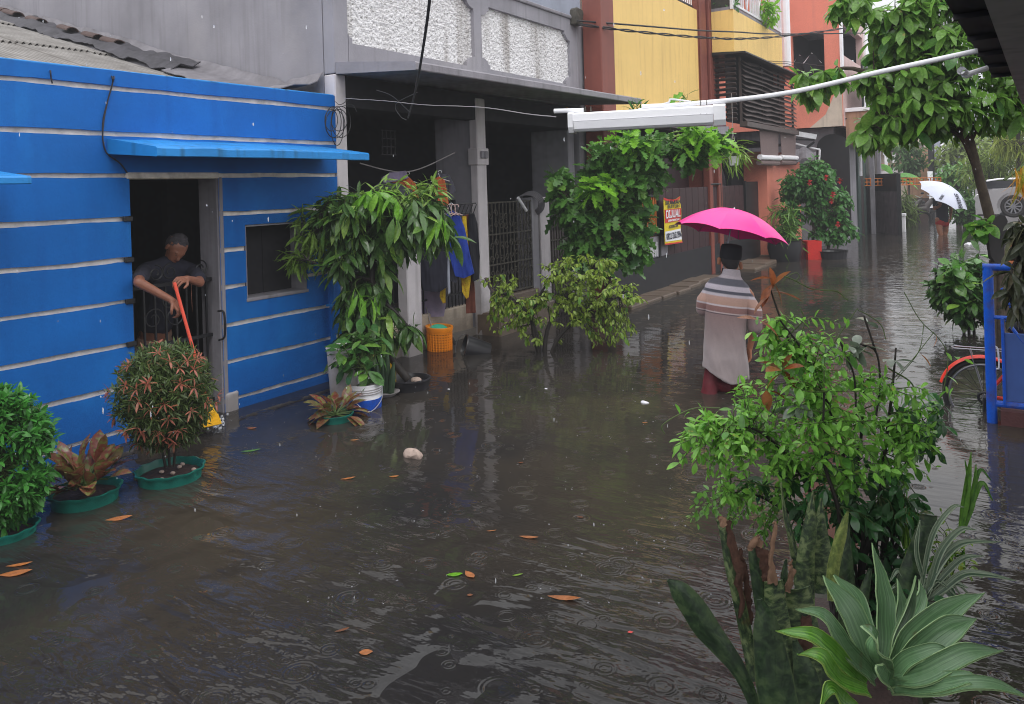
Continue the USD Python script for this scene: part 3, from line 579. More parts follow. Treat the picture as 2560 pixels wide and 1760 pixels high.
# louvred bay under the balcony
l0, l1 = q0 + .55, onX(1985, 250, QX)[1]; zl = onX(1865, 305, QX)[2]; zu = zb - .02
add(yh, 'bay_roof', loft([np.array([(YX - .3, y, zb + .06), (QX + .25, y, zb - .02), (QX + .25, y, zb - .05), (YX - .3, y, zb - .03)]) for y in (q0 - .02, l1 + .5)]), M['iron'])
lv = sub(yh, 'louvre')
for i, z in enumerate(np.linspace(zl + .06, zu - .12, 13)):
    n_ = 12; ys_ = np.linspace(l0, l1, n_); wob = rng.normal(0, .012, n_)
    add(lv, 'slat', loft([np.array([(QX - .03, y, z + .05 + w), (QX - .02, y, z + .055 + w), (QX + .07, y, z - .035 + w), (QX + .06, y, z - .04 + w)]) for y, w in zip(ys_, wob)]), M['slat'])
for y in (l0, l0 + .36 * (l1 - l0), l0 + .7 * (l1 - l0), l1): add(lv, 'louvre_post', bar((QX - .05, y, zl), (QX - .05, y, zu), .05), M['slat'])
add(lv, 'louvre_sill', rbox(QX - .08, QX + .1, l0 - .05, l1 + .05, zl - .12, zl), M['slat'])
ls = sub(yh, 'side_louvre')
for z in np.linspace(zl + .05, zu - .1, 13): add(ls, 'slat', bar((YX - .2, l0 - .32, z), (QX - .05, l0 - .32, z), .08, .02, up=(0, .6, .8)), M['slat'])
add(yh, 'bay_backing', box(QX - .3, QX - .26, l0 - .3, l1, zl, zu), M['dark'])
# blinds below the bay
for a_, b_ in ((1898, 1945), (1950, 1988)):
    y0_, y1_ = ypix(a_, 330, -5.35), ypix(b_, 330, -5.35)
    bl = thing('roller_blind', f"brown roller blind hanging under the dark louvred bay, {'left' if a_ < 1900 else 'right'} one of the pair", 'blind', (-5.35, (y0_ + y1_) / 2, 2.5), 'roller blinds under the louvred bay')
    zz = onX((a_ + b_) / 2, 394, -5.35)[2]
    add(bl, 'cloth', solid(np.array([[(-5.35 + .03 * math.sin(3 * u_ + w_), y0_ + (y1_ - y0_) * u_, zl - .1 - (zl - .1 - zz) * w_) for w_ in np.linspace(0, 1, 8)] for u_ in np.linspace(0, 1, 8)]), .01), M['blind'])
    add(bl, 'bottom_bar', tube([(-5.34, y0_ - .05, zz), (-5.34, y1_ + .05, zz)], .065, 10), M['white'])
    add(bl, 'roll', tube([(-5.38, y0_, zz - .13), (-5.38, y1_, zz - .13)], .07, 10), M['blind'])
# ground floor of the yellow house: dark porch
yw = onX(1990, 400, -5.6)[1]
add(yh, 'porch_slab', box(YX - .2, -5.35, ya - .1, yc + .3, 3.02, 3.20), M['greydark'])
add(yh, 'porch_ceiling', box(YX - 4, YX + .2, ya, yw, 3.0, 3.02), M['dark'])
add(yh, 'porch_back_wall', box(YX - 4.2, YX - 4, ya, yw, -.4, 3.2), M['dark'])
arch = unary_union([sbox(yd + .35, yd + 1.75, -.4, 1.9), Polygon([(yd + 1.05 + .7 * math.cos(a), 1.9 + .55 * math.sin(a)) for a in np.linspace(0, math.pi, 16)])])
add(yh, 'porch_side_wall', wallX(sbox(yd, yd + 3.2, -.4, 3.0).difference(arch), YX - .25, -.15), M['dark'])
add(yh, 'maroon_porch_wall', wallX(sbox(yc - 1.5, yc + .02, -.4, 3.0), YX - .3, -.1), M['maroonfence'])
s0 = ypix(1917, 420, -5.5); add(yh, 'salmon_porch_wall', box(YX - .2, -5.5, s0, yw, -.4, 2.75), M['salmon'])
add(yh, 'porch_floor', box(YX - 4, YX + .1, ya, yw, -.42, .04), M['tan'])
for i, (xp, w) in enumerate(((1772, .10), (1795, .12))):
    y_ = ypix(xp, 420, -5.75); add(yh, 'porch_column', rbox(-5.85, -5.70, y_ - w, y_ + w, -.4, 3.0, .01), M['brown'])
# front fence of the yellow house, panel by panel
yf = thing('front_fence', 'dark front fence of the yellow house with barred panels above a black base', 'fence', (-5.75, 15, 0))
FX = -5.72
f0, f1 = ypix(1560, 600, FX), ypix(1900, 600, FX)
add(yf, 'base', box(FX - .1, FX, f0 - .6, f1 + 1.2, -.42, .62), M['black'])
p0, p1 = ypix(1600, 600, FX), ypix(1646, 600, FX)
for y in np.linspace(p0, p1, 9): add(yf, 'yellow_bar', bar((FX - .04, y, .95), (FX - .04, y, 1.75), .028), M['lattice'])
for y in np.linspace(ypix(1556, 620, FX), ypix(1592, 620, FX), 9): add(yf, 'white_bar', bar((FX - .03, y, .62), (FX - .03, y, 1.12), .028), M['pvc'])
add(yf, 'grey_panel', rbox(FX - .05, FX - .02, p0 - .02, ypix(1672, 600, FX), .63, 1.02), M['greydark'])
for y in np.linspace(p0 + .1, p0 + .75, 8): add(yf, 'white_bar', bar((FX, y, .66), (FX, y, .84 + .04 * (int(y * 10) % 3)), .022), M['pvc'])
add(yf, 'rail', bar((FX - .03, f0 - .5, 1.78), (FX - .03, p1 + .1, 1.78), .04), M['iron']); add(yf, 'rail', bar((FX - .03, f0 - .5, 1.06), (FX - .03, p1 + .3, 1.06), .05), M['iron'])
m0, m1, m2 = ypix(1710, 520, FX), ypix(1868, 520, FX), ypix(1920, 480, FX)
for a_ in np.arange(p1 + .15, m1 - .3, .36): add(yf, 'maroon_panel', rbox(FX - .06, FX - .03, a_, a_ + .345, .6, 1.9, .01), M['maroonfence'])
add(yf, 'black_gate_panel', rbox(FX - .06, FX - .02, m1, m2, .2, 1.98), M['black'])
for y in (p1 + .1, m1 - .03, m2 + .03): add(yf, 'post', bar((FX - .04, y, -.4), (FX - .04, y, 2.0), .07), M['iron'])
add(yf, 'handle_frame', tube([(FX, ypix(1775, 475, FX), 1.95), (FX, ypix(1800, 475, FX), 1.95), (FX, ypix(1803, 540, FX), 1.45)], .03, 6), M['iron'])

# wet ledge at the foot of the fence, slab by slab
led = thing('paved_ledge', 'row of wet tan concrete slabs just above the water below the dark fence', 'ledge', (-5.6, 14, 0))
e0, e1 = onZ(1470, 768)[1], onZ(1745, 690)[1]
n = 7
for i in range(n):
    y0_ = e0 + (e1 - e0) * i / n; y1_ = e0 + (e1 - e0) * (i + 1) / n - .04
    add(led, 'slab', rough(rbox(-5.74, -5.30 + rng.normal(0, .04), y0_, y1_, -.42, .05 + rng.normal(0, .008), .015).subdivide().subdivide(), .008, 5, i), M['tan'])
e2, e3 = onZ(1850, 660)[1], onZ(1990, 620)[1]
for i in range(5):
    y0_ = 17.6 + i * .95; add(led, 'slab', rough(rbox(-5.74, -5.05 + rng.normal(0, .05), y0_, y0_ + .92, -.42, .05 + .03 * (i % 2), .02).subdivide().subdivide(), .01, 5, i + 20), M['tan'])
# ================================================================ salmon house
sh = thing('salmon_house', 'tall salmon pink house with an open corner balcony and pale pink street face', 'house', (-5, 24, 0))
SY = 24.2
def sx_(x, y): return onY(x, y, SY)
cX = sx_(2103, 200)[0]; lX = -9.5
zA, zB_, zC = sx_(2040, 318)[2], sx_(2020, 193)[2], sx_(2020, 84)[2]
o0, o1 = sx_(1980, 140)[0], sx_(2061, 140)[0]
add(sh, 'front_wall', wallY(sbox(lX, cX, zA, 11.).difference(sbox(o0, o1, zB_, zC)), SY, .2), M['salmon'])
ey = onX(2160, 150, cX)[1]; p_a, p_b = onX(2122, 150, cX)[1], onX(2158, 150, cX)[1]
zs0 = onX(2130, 190, cX)[2]
add(sh, 'street_wall', wallX(sbox(SY + .2, ey, zA, 11.).difference(sbox(SY + .25, ey - .25, zB_ + .6, zC + .3)), cX, -.2), M['pink'])
add(sh, 'corner_trim', box(cX - .01, cX + .05, SY - .03, SY + .2, zA + 1.2, 11), M['white'])
add(sh, 'corner_trim', box(cX - .02, cX + .06, ey, ey + .22, zA - .6, 10), M['white'])
add(sh, 'balcony_ceiling', box(lX, cX - .2, SY + .2, ey, zC + .45, zC + .55), M['greydark'])
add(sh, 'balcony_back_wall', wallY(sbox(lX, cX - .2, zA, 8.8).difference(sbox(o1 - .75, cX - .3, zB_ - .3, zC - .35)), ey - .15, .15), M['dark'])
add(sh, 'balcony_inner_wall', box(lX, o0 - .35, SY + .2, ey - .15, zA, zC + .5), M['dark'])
add(sh, 'balcony_floor', box(lX, cX - .01, SY + .2, ey, zB_ - .2, zB_), M['greydark'])
add(sh, 'cream_corner', wallY(Polygon([(cX - .9, zA - .01), (cX + .01, zA - .01), (cX + .01, zA + 1.4), (cX - .15, zA + 1.0), (cX - .45, zA + .35)]), SY - .015, .014), M['cream'])
# tv hung out side bay with railing
bx1 = cX + .75; by0, by1 = SY + 1.2, ey
zq0, zq1 = onX(2130, 335, cX + .3)[2], onX(2130, 275, cX + .3)[2]
add(sh, 'street_bay', loft([np.array([(cX, y, zq0 - .25), (cX + .55, y, zq0), (cX + .6, y, zq1), (cX, y, zq1)])[::-1] for y in (SY + .5, ey + .3)]), M['tanwall'])
add(sh, 'bay_ledge', rbox(cX, cX + .7, SY + .45, ey + .35, zq1 + .004, zq1 + .12), M['white'])
gr_ = sub(sh, 'bay_grille')
add(gr_, 'dark_panel', box(cX + .45, cX + .5, SY + .5, ey + .2, zq1 + .12, zq1 + 1.5), M['black'])
for y in np.linspace(SY + .55, ey + .2, 9): add(gr_, 'grille_bar', bar((cX + .53, y, zq1 + .12), (cX + .53, y, zq1 + 1.5 - .3 * ((int(y * 7)) % 3)), .04), M['pvc'])
add(sh, 'ground_wall', box(lX, cX - .35, SY + .5, SY + .7, -.4, zA), M['greydark'])
add(sh, 'ground_side', box(cX - .55, cX - .35, SY + .7, ey, -.4, zA), M['greydark'])
zr = sx_(2060, 360)[2]; 
arch = unary_union([Polygon([(sx_(2075, 400)[0] + .45 * math.cos(a), zr - .1 + .4 * math.sin(a)) for a in np.linspace(0, math.pi, 12)]), sbox(sx_(2075, 400)[0] - .45, sx_(2075, 400)[0] + .45, .6, zr - .09)])
add(sh, 'arch_opening', wallY(arch, SY + .44, .05), M['black'])
# awning frame on the left
aw = thing('small_awning', 'small sagging grey awning on a white pipe frame below the salmon wall', 'awning', sx_(2010, 370))
add(aw, 'beam', bar(onY(1980, 332, SY - .6), onY(2040, 342, SY - .6), .16, .14), M['pvc'])
add(aw, 'beam', bar(onY(1980, 348, SY - .7), onY(2036, 350, SY - .7), .05), M['iron'])
add(aw, 'strut', bar(onY(2036, 355, SY - .7), onY(1987, 392, SY - .7), .06), M['iron'])
add(aw, 'pipe', tube(curve([onY(1982, 357, SY - .65), onY(2030, 370, SY - .65), onY(2050, 374, SY - .65)], 8), .03, 6), M['pvc'])
add(aw, 'pipe', tube([onY(2050, 374, SY - .65), onY(2047, 405, SY - .65)], .03, 6), M['pvc'])
P = np.array([[onY(1982 + 58 * u, 378 + 24 * v - 10 * (1 - u) * (1 - v) + 6 * math.sin(9 * u), SY - .7 - .5 * v) for v in np.linspace(0, 1, 6)] for u in np.linspace(0, 1, 8)])
add(aw, 'sheet', solid(P, .02), M['tarlight'])
# hung laundry in the balcony opening
for i, (px, py) in enumerate(((2000, 165), (2030, 160))):
    c = onY(px, py, SY + .35); w = .26
    lb = thing('drying_shirt', ('dark shirt drying in the salmon balcony opening, nearer the street pipe', 'dark shirt drying in the salmon balcony opening, nearer the bright gap')[i], 'shirt', c, )
    pts = [(-.05, .3), (.05, .3), (.3, -.05), (.22, -.35), (-.2, -.35), (-.28, -.05)]
    add(lb, 'cloth', rough(plate(Polygon(pts), .05, c, R, U).subdivide().subdivide(), .015, 6), M['cloth_black'])
    add(lb, 'hanger', tube([c + R * -.26 + U * .02, c + U * .33, c + R * .28 + U * .02], .012, 5), M['pvc'])

# ================================================================ dark house beyond, gate leaf, lattice
dh = thing('dark_house', 'dark teal and brown fronted house beyond the salmon house', 'house', (-5.5, 31, 0))
DX = cX - .35
D0, D1 = ey + .4, onX(2192, 380, DX)[1]
zt_ = onX(2160, 345, DX)[2]
n = 8
for i in range(n):
    a_, b_ = D0 + (D1 - D0) * i / n, D0 + (D1 - D0) * (i + 1) / n - .05
    add(dh, 'shutter_panel', rbox(DX - .1, DX, a_, b_, -.4, zt_ - .3 + .1 * (i % 2)), [M['teadark'], M['doordark'], M['teadark'], M['black'], M['doordark'], M['doordark'], M['black'], M['doordark']][i])
add(dh, 'top_beam', box(DX - .2, DX + .05, D0, D1, zt_, zt_ + .9), M['bluegrey'])
add(dh, 'upper_wall', box(DX - 3, DX - .2, D0, D1 + 2, -.4, zt_ + 1.2), M['greydark'])
add(dh, 'pipe', tube([onX(2150, 330, DX + .1), onX(2152, 440, DX + .1)], .05, 8), M['pvc'])
add(dh, 'end_wall', box(DX - 3, DX + .1, D1 + .05, D1 + .3, -.4, zt_ + .3), M['greydark'])
gl = thing('open_gate_leaf', 'grey ribbed metal gate leaf standing open into the flooded street', 'gate', (-3.9, 29, 0))
GA, GB = onZ(2172, 577), onZ(2249, 588); GA[2] = GB[2] = 0
gd = (GB - GA); gl_ = np.linalg.norm(gd); gd /= gl_
zt2 = 2 - (435 - 441) / F * 26 + .1; zt2 = at(2248, 462, (GB - EYE) @ Fw)[2]; zt3 = at(2248, 478, (GB - EYE) @ Fw)[2]
nx_ = np.cross(gd, U)
n = 9
for i in range(n):
    a_ = GA + gd * gl_ * i / n; b_ = GA + gd * gl_ * (i + .93) / n
    add(gl, 'rib', bar((a_ + b_) / 2 + U * -.3, (a_ + b_) / 2 + U * zt3, np.linalg.norm(b_ - a_), .05, up=nx_), M['doorgrey'])
add(gl, 'frame', cat([bar(GA + U * (zt3 + .3), GB + U * (zt3 + .3), .05, .62), bar(GB + gd * .05 - U * .4, GB + gd * .05 + U * (zt3 + .6), .12)]), M['black'])
dg = thing('dark_gate_leaf', 'dark gate leaf beside the open grey ribbed gate', 'gate', onZ(2145, 570))
A_, B_ = onZ(2120, 580), onZ(2170, 578)
for i in range(5): 
    a_, b_ = A_ + (B_ - A_) * i / 5, A_ + (B_ - A_) * (i + .92) / 5
    add(dg, 'board', bar((a_ + b_) / 2 - U * .3, (a_ + b_) / 2 + U * 1.75, np.linalg.norm(b_ - a_), .05, up=np.cross(B_ - A_, U)), M['doordark'])
lt = thing('orange_lattice_fence', 'orange openwork lattice fence showing above the dark gate', 'fence', (-4.6, 31, 1.7))
La, Lb = at(2130, 456, 27.5), at(2352, 452, 29.)
for i in range(26):
    p = La + (Lb - La) * i / 25; add(lt, 'lattice_bar', bar(p - U * .14, p + U * .12, .05, .03), M['lattice'])
for dz in (-.12, 0, .12): add(lt, 'lattice_rail', bar(La + U * dz, Lb + U * dz, .045, .03), M['lattice'])
add(lt, 'lattice_post', bar(La + (Lb - La) * .22 - U * 1.9, La + (Lb - La) * .22 + U * 1.6, .14), M['greydark'])
mb = thing('white_post_box', 'small white box low on the dark gate edge near the water', 'box', onZ(2256, 580))
c = at(2256, 553, 28.5); add(mb, 'box_body', rbox(c[0] - .1, c[0] + .1, c[1] - .1, c[1] + .1, -.3, .55), M['white']); add(mb, 'lid', rbox(c[0] - .12, c[0] + .12, c[1] - .12, c[1] + .12, .56, .66), M['white'])

# ================================================================ end of the street
eh = thing('tiled_far_house', 'far pale house with low tan veranda at the end of the street', 'house', at(2240, 420, 40))
def fbx(x0, x1, y0, y1, D, dp=.4):
    """a box square to the street whose front face fills the photo rectangle at depth D"""
    Yc = at((x0 + x1) / 2, y1, D)[1]; a, b = onY(x0, y1, Yc), onY(x1, y0, Yc); return box(a[0], b[0], Yc, Yc + dp, a[2], b[2])
add(eh, 'wall', fbx(2185, 2300, 345, 520, 42, 3), M['cream'])
add(eh, 'roof', loft([np.array([at(x, 372, 40.5), at(x, 345, 42.5), at(x, 348, 43.2), at(x, 380, 40.6)]) for x in (2170, 2310)]), M['tile'])
add(eh, 'beam', fbx(2180, 2310, 372, 381, 40, .2), M['iron'])
for x in (2192, 2212, 2232, 2255, 2278): add(eh, 'veranda_post', fbx(x, x + 6, 381, 430, 40.2, .15), M['pvc'])
add(eh, 'balustrade', fbx(2185, 2290, 405, 420, 40.1, .15), M['tanwall'])
add(eh, 'canvas', fbx(2150, 2290, 425, 436, 39.6, .3), M['greylight'])
tw = thing('tan_wall', 'tan brown wall behind the motorbikes at the end of the street', 'wall', at(2295, 520, 38))
add(tw, 'face', fbx(2268, 2322, 368, 520, 38, .4), M['tanwall']); add(tw, 'base_course', fbx(2266, 2324, 495, 545, 37.9, .1), M['tile'])
ww = thing('ornament_wall', 'pale grey wall with white wavy ornament behind the utility pole', 'wall', at(2345, 450, 39))
add(ww, 'face', fbx(2330, 2420, 345, 470, 39, .4), M['bluegrey'])
for k in range(5):
    y = 362 + 9 * k; add(ww, 'wave', tube([at(2352 + 22 * t, y + 2.2 * math.sin(t * 18), 38.9) for t in np.linspace(0, 1, 16)], .045, 5), M['white'])
add(ww, 'dark_panel', fbx(2351, 2376, 356, 408, 38.97, .06), M['dark'])
up_ = thing('utility_pole', 'dark utility pole with white painted foot and meter box beside the tan wall', 'pole', at(2327, 540, 36))
add(up_, 'shaft', tube([at(2328, 455, 36) * [1, 1, 0] + U * -.4, at(2325, 200, 36)], .13, 12), M['iron'])
add(up_, 'white_foot', tube([at(2327, 432, 35.8), at(2328, 520, 35.8)], .07, 8), M['white'])
add(up_, 'meter', fbx(2319, 2331, 428, 447, 35.5, .2), M['white'])
sd = thing('satellite_dish', 'white satellite dish on a bracket on the far roof', 'dish', at(2208, 335, 38))
c = at(2208, 335, 38); t = np.linspace(0, 1, 6)
dsh = lathe([(.02, 0)] + [(.42 * q, .12 * q * q) for q in t[1:]] + [(.40, .1), (.02, -.02)], 20); T = trimesh.geometry.align_vectors([0, 0, 1], [.5, -.5, .6]); T[:3, 3] = c; dsh.apply_transform(T)
add(sd, 'bowl', dsh, M['white'], smooth=40); add(sd, 'arm', tube([c, c + np.array([.25, -.25, .5])], .02, 5), M['pvc']); add(sd, 'mast', tube([c - U * 1.0, c], .04, 6), M['pvc'])
for i, (px, py, D) in enumerate(((2275, 525, 34), (2305, 522, 35))):
    mbk = thing('parked_motorbike', ('dark motorbike parked by the tan wall, left of the pair', 'dark motorbike parked by the tan wall, right of the pair')[i], 'motorbike', at(px, py + 20, D))
    c = at(px, py, D); c[2] = .15
    def wh(o): a = np.linspace(0, 2 * math.pi, 18); return tube([c + R * (o + .27 * math.cos(q)) + U * (.27 * math.sin(q)) for q in a], .06, 6)
    add(mbk, 'wheel', wh(-.6), M['rubber']); add(mbk, 'wheel', wh(.6), M['rubber'])
    add(mbk, 'body', hullbody([(c + R * -.5 + U * .35, .14, c + R * .1 + U * .35, .17), (c + R * .1 + U * .35, .15, c + R * .45 + U * .75, .10), (c + R * -.55 + U * .5, .1, c + R * .05 + U * .55, .1)], .08), M['doordark'], True)
    add(mbk, 'seat', hullbody([(c + R * -.55 + U * .66, .08, c + R * .05 + U * .66, .09)], .08), M['black'], True)
    add(mbk, 'handlebar', tube([c + R * .4 + U * .98 + Fw * -.3, c + R * .45 + U * .9, c + R * .4 + U * .98 + Fw * .3], .02, 6), M['steel'])
    add(mbk, 'mirror', ell(c + R * .42 + U * 1.1 - Fw * .25, (.07, .03, .05), 1), M['black'])

# ================================================================ car on its ramp, far right
rA = onZ(2470, 585, .0); rB = at(2500, 570, 22.0)
rp = solo('concrete_ramp', rough(loft([np.array([(rA[0] + .1, y, -.42), (rA[0] + .1, y, .05), (rA[0] + 1.6, y, at(2533, 552, 22.6)[2] - .01), (rA[0] + 9, y, at(2533, 552, 22.6)[2]), (rA[0] + 9, y, -.42)])[::-1] for y in np.linspace(onX(2470, 600, rA[0])[1] - 2.5, onX(2470, 600, rA[0])[1] + 8, 24)]).subdivide(), .012, 1), M['concrete'], kind='structure')
cr = thing('silver_car', 'silver car parked on a ramp behind the trees, front wheel with spoked alloy rim', 'car', at(2560, 552, 22.3))
CD = 22.6; c0 = at(2533, 516, CD)                       # wheel centre
kx, kz = R, U
ex = np.array([.97, .22, 0]); ex = np.array([1., -.05, 0]); ex /= np.linalg.norm(ex); ey_ = np.cross(U, ex)
def cp(x, z, d=0): return c0 + ex * x + U * z + ey_ * d
prof = [(-.92, -.22), (-.95, .05), (-.9, .34), (-.55, .5), (.1, .58), (.35, .62), (.95, 1.08), (1.3, 1.14), (2.6, 1.14), (3.1, .95), (3.35, .58), (3.42, .1), (3.38, -.22)]
def carpoly(k=1., z0=-.3): return Polygon(prof)
wheelcut = unary_union([Polygon([(q + .40 * math.cos(a), .40 * math.sin(a)) for a in np.linspace(0, 2 * math.pi, 24)]) for q in (0, 2.55)])
add(cr, 'body', plate(Polygon([(x, min(z, .60 if x < 3.2 else .56)) for x, z in prof]).buffer(-.02).buffer(.02).difference(wheelcut), 1.7, cp(0, 0, 0), ex, U) if False else plate(Polygon([(-.92, -.22), (-.95, .05), (-.9, .34), (-.55, .47), (.1, .56), (.4, .60), (3.3, .62), (3.42, .1), (3.38, -.22)]).difference(wheelcut), 1.68, cp(0, 0, 1.68 - .04), ex, U), M['carpaint'])
add(cr, 'roof', plate(Polygon([(.95, 1.06), (1.3, 1.14), (2.6, 1.14), (3.1, .97), (3.05, .92), (2.6, 1.07), (1.3, 1.07), (1.0, 1.0)]), 1.5, cp(0, 0, 1.54), ex, U), M['carpaint'])
add(cr, 'glasshouse', plate(Polygon([(.42, .61), (.98, 1.02), (1.3, 1.08), (2.6, 1.08), (3.02, .94), (3.25, .62)]), 1.46, cp(0, 0, 1.52), ex, U), M['carglass'])
add(cr, 'pillar', plate(unary_union([Polygon([(.40, .61), (.47, .61), (1.02, 1.02), (.95, 1.04)]), sbox(1.62, 1.70, .61, 1.08)]), .02, cp(0, 0, .075), ex, U), M['black'])
add(cr, 'sill', plate(sbox(-.9, 3.38, -.27, -.2), 1.6, cp(0, 0, 1.6), ex, U), M['black'])
add(cr, 'mirror', ell(cp(.75, .68, -.1), (.12, .1, .08), 2), M['carpaint'], True)
add(cr, 'headlight', ell(cp(-.82, .3, .08), (.12, .12, .08), 2), M['white'], True)
for q in (0, 2.55):
    w_ = sub(cr, 'wheel')
    def disc(r, d, n=32, th=.06): m = trimesh.creation.cylinder(r, th, sections=n); T = np.eye(4); T[:3, 0], T[:3, 1], T[:3, 2], T[:3, 3] = ex, U, -ey_, cp(q, 0, d); m.apply_transform(T); return m
    a = np.linspace(0, 2 * math.pi, 33)[:-1]
    prof_t = [(.225, -.02), (.28, -.03), (.315, -.01), (.325, .06), (.315, .16), (.225, .18)]
    add(w_, 'tyre', loft([np.array([cp(q + r * math.cos(b), r * math.sin(b), d) for b in a]) for r, d in prof_t], cap=False), M['rubber'], smooth=40)
    add(w_, 'rim', cat([loft([np.array([cp(q + r * math.cos(b), r * math.sin(b), d) for b in a]) for r, d in ((.225, -.01), (.21, -.015), (.20, .03))], cap=False)]), M['steel'], smooth=40)
    add(w_, 'hub', disc(.045, .0), M['steel']); add(w_, 'brake', disc(.19, .09, 24, .03), M['black'])
    for k in range(10):
        b = 2 * math.pi * k / 10; add(w_, 'spoke', bar(cp(q + .04 * math.cos(b), .04 * math.sin(b), .01), cp(q + .205 * math.cos(b), .205 * math.sin(b), .005), .035, .02, up=-ey_), M['steel'])
sc = thing('second_car', 'dark car roof and windscreen behind the silver car', 'car', at(2480, 480, 25))
c1 = at(2490, 500, 25.5)
add(sc, 'body', fbx(2440, 2560, 470, 560, 25.5, 1.7), M['carpaint']); add(sc, 'cabin', loft([np.array([at(2450, 472, d_), at(2465, 452, d_), at(2560, 450, d_), at(2570, 472, d_)]) for d_ in (25.6, 27.)]), M['carglass'])
add(sc, 'roof_rail', tube([at(2466, 452, 25.5), at(2500, 447, 25.5), at(2560, 446, 25.5)], .03, 6), M['white'])
# ================================================================ hands and people
def hand_bones(wrist, d, nrm, side, k=1., curl=.9, thumb=.8):
    """bones of a hand: d towards the knuckles, nrm out of the back of the hand, side = direction of the thumb; fingers close towards -nrm"""
    d = np.asarray(d, float); d /= np.linalg.norm(d); nrm = np.asarray(nrm, float); nrm = nrm - nrm @ d * d; nrm /= np.linalg.norm(nrm)
    s = np.cross(d, nrm); s = s if s @ np.asarray(side, float) > 0 else -s; w = np.asarray(wrist, float); out = []
    for i, (off, ln, l0) in enumerate(((.032, .040, .086), (.011, .045, .092), (-.011, .042, .088), (-.031, .033, .080))):
        kn = w + d * l0 * k + s * off * k; out.append((w + s * off * .55 * k, .016 * k, kn, .0115 * k))
        a = curl * .9; p = kn; r = .0098
        for j, f in enumerate((1., .72, .55)):
            dd = d * math.cos(a) - nrm * math.sin(a); q = p + dd * ln * f * k; out.append((p, r * k, q, (r - .0012) * k)); p = q; r -= .0012; a += curl * .85
    b = w + d * .025 * k + s * .030 * k; c = b + (d * .6 + s * .75 - nrm * .35) * .042 * k; e = c + (d * .75 - nrm * thumb * .8 + s * .05) * .034 * k
    out += [(b, .014 * k, c, .0115 * k), (c, .0115 * k, e, .009 * k)]
    return out

# ---- man wading with the pink umbrella
PD = 7.55
def q(x, y, d=0.): return at(x, y, PD + d)
mp = thing('person', 'person from behind in a striped beige shirt and black cap, wading under the pink umbrella', 'person', onZ(1808, 985))
bones = [(q(1827, 650), .088, q(1828, 640, .01), .088), (q(1826, 655, .05), .07, q(1827, 668, .06), .05), (q(1831, 668), .055, q(1828, 690), .062), (q(1826, 700), .07, q(1782, 715), .058), (q(1826, 700), .07, q(1866, 733), .058),
         (q(1822, 720), .12, q(1815, 830), .12), (q(1815, 830), .13, q(1812, 885), .14),
         (q(1776, 718), .05, q(1755, 765, .06), .042), (q(1755, 765, .06), .040, q(1772, 752, .3), .030),
         (q(1872, 738), .05, q(1889, 806, .02), .042), (q(1889, 806, .02), .040, q(1874, 872, .1), .028),
         (q(1790, 890, .03), .075, q(1776, 985, -.04), .055), (q(1776, 985, -.04), .055, q(1768, 1100, -.1), .045), (q(1835, 890), .085, q(1840, 990, .1), .06), (q(1840, 990, .1), .06, q(1842, 1100, .1), .045)]
for sx0, sy0 in ((1798, 652), (1851, 664)): bones.append((q(sx0, sy0 - 4, .0), .020, q(sx0 + (2 if sx0 > 1820 else -1), sy0 + 6, .0), .015))
bones += [(q(1826, 655, .09), .014, q(1826, 662, .115), .016)]      # nose, away from the camera
bones += hand_bones(q(1772, 752, .3), U * .8 + Fw * .3, -R, Fw, 1., 1.2) + hand_bones(q(1874, 872, .1), -U, R, Fw, 1., .5)
add(mp, 'body', hullbody(bones, .016, 6), M['skin'], True)
an = np.linspace(0, 2 * math.pi, 41)[:-1]
def shring(y, xl, xr, rd, tilt=.16, hem=None, d0=0.):
    xc, rx = (xl + xr) / 2, (xr - xl) / 2; out = []
    for a in an:
        x = xc + rx * math.copysign(abs(math.cos(a)) ** .8, math.cos(a)); yy_ = y + (x - 1818) * tilt
        if hem:
            t = np.clip((x - 1752) / 118, 0, 1); yy_ = y + 50 * min(1., 1.5 * t) ** .8 - 18 * max(0, t - .75) * 3
            if math.sin(a) > 0: yy_ -= 12
        out.append(q(x, yy_, rd * math.sin(a) + d0))
    return np.array(out)
rings = [shring(y, l, r, d, t, h, o) for y, l, r, d, t, h, o in ((684, 1806, 1850, .068, .12, 0, 0), (694, 1796, 1858, .085, .14, 0, 0), (704, 1777, 1872, .115, .18, 0, 0), (722, 1762, 1880, .135, .18, 0, 0), (750, 1760, 1877, .145, .15, 0, 0), (790, 1762, 1868, .15, .12, 0, 0), (835, 1762, 1864, .155, .05, 0, 0), (880, 1758, 1868, .165, .02, 0, 0), (903, 1755, 1872, .17, 0, 0, 0), (914, 1754, 1873, .172, 0, 1, 0))]
sh_ = loft(rings)
sleeve = hullbody([(q(1786, 716), .072, q(1760, 750, .0), .070), (q(1760, 750, .0), .070, q(1757, 772, .03), .066), (q(1860, 736), .072, q(1886, 778, -.03), .072), (q(1886, 778, -.03), .072, q(1888, 816, -.02), .070)], .02, 6)
body_m = m3.Manifold(m3.Mesh(np.array(sh_.vertices, np.float32), np.array(sh_.faces, np.uint32)))
if body_m.volume() < 0: body_m = m3.Manifold(m3.Mesh(np.array(sh_.vertices, np.float32), np.array(sh_.faces[:, ::-1], np.uint32)))
sl_m = m3.Manifold(m3.Mesh(np.array(sleeve.vertices, np.float32), np.array(sleeve.faces, np.uint32)))
sm = (body_m + sl_m).refine_to_length(.016).to_mesh(); sm = trimesh.Trimesh(np.array(sm.vert_properties)[:, :3], np.array(sm.tri_verts), process=True)
trimesh.smoothing.filter_taubin(sm, lamb=.5, nu=.53, iterations=10)
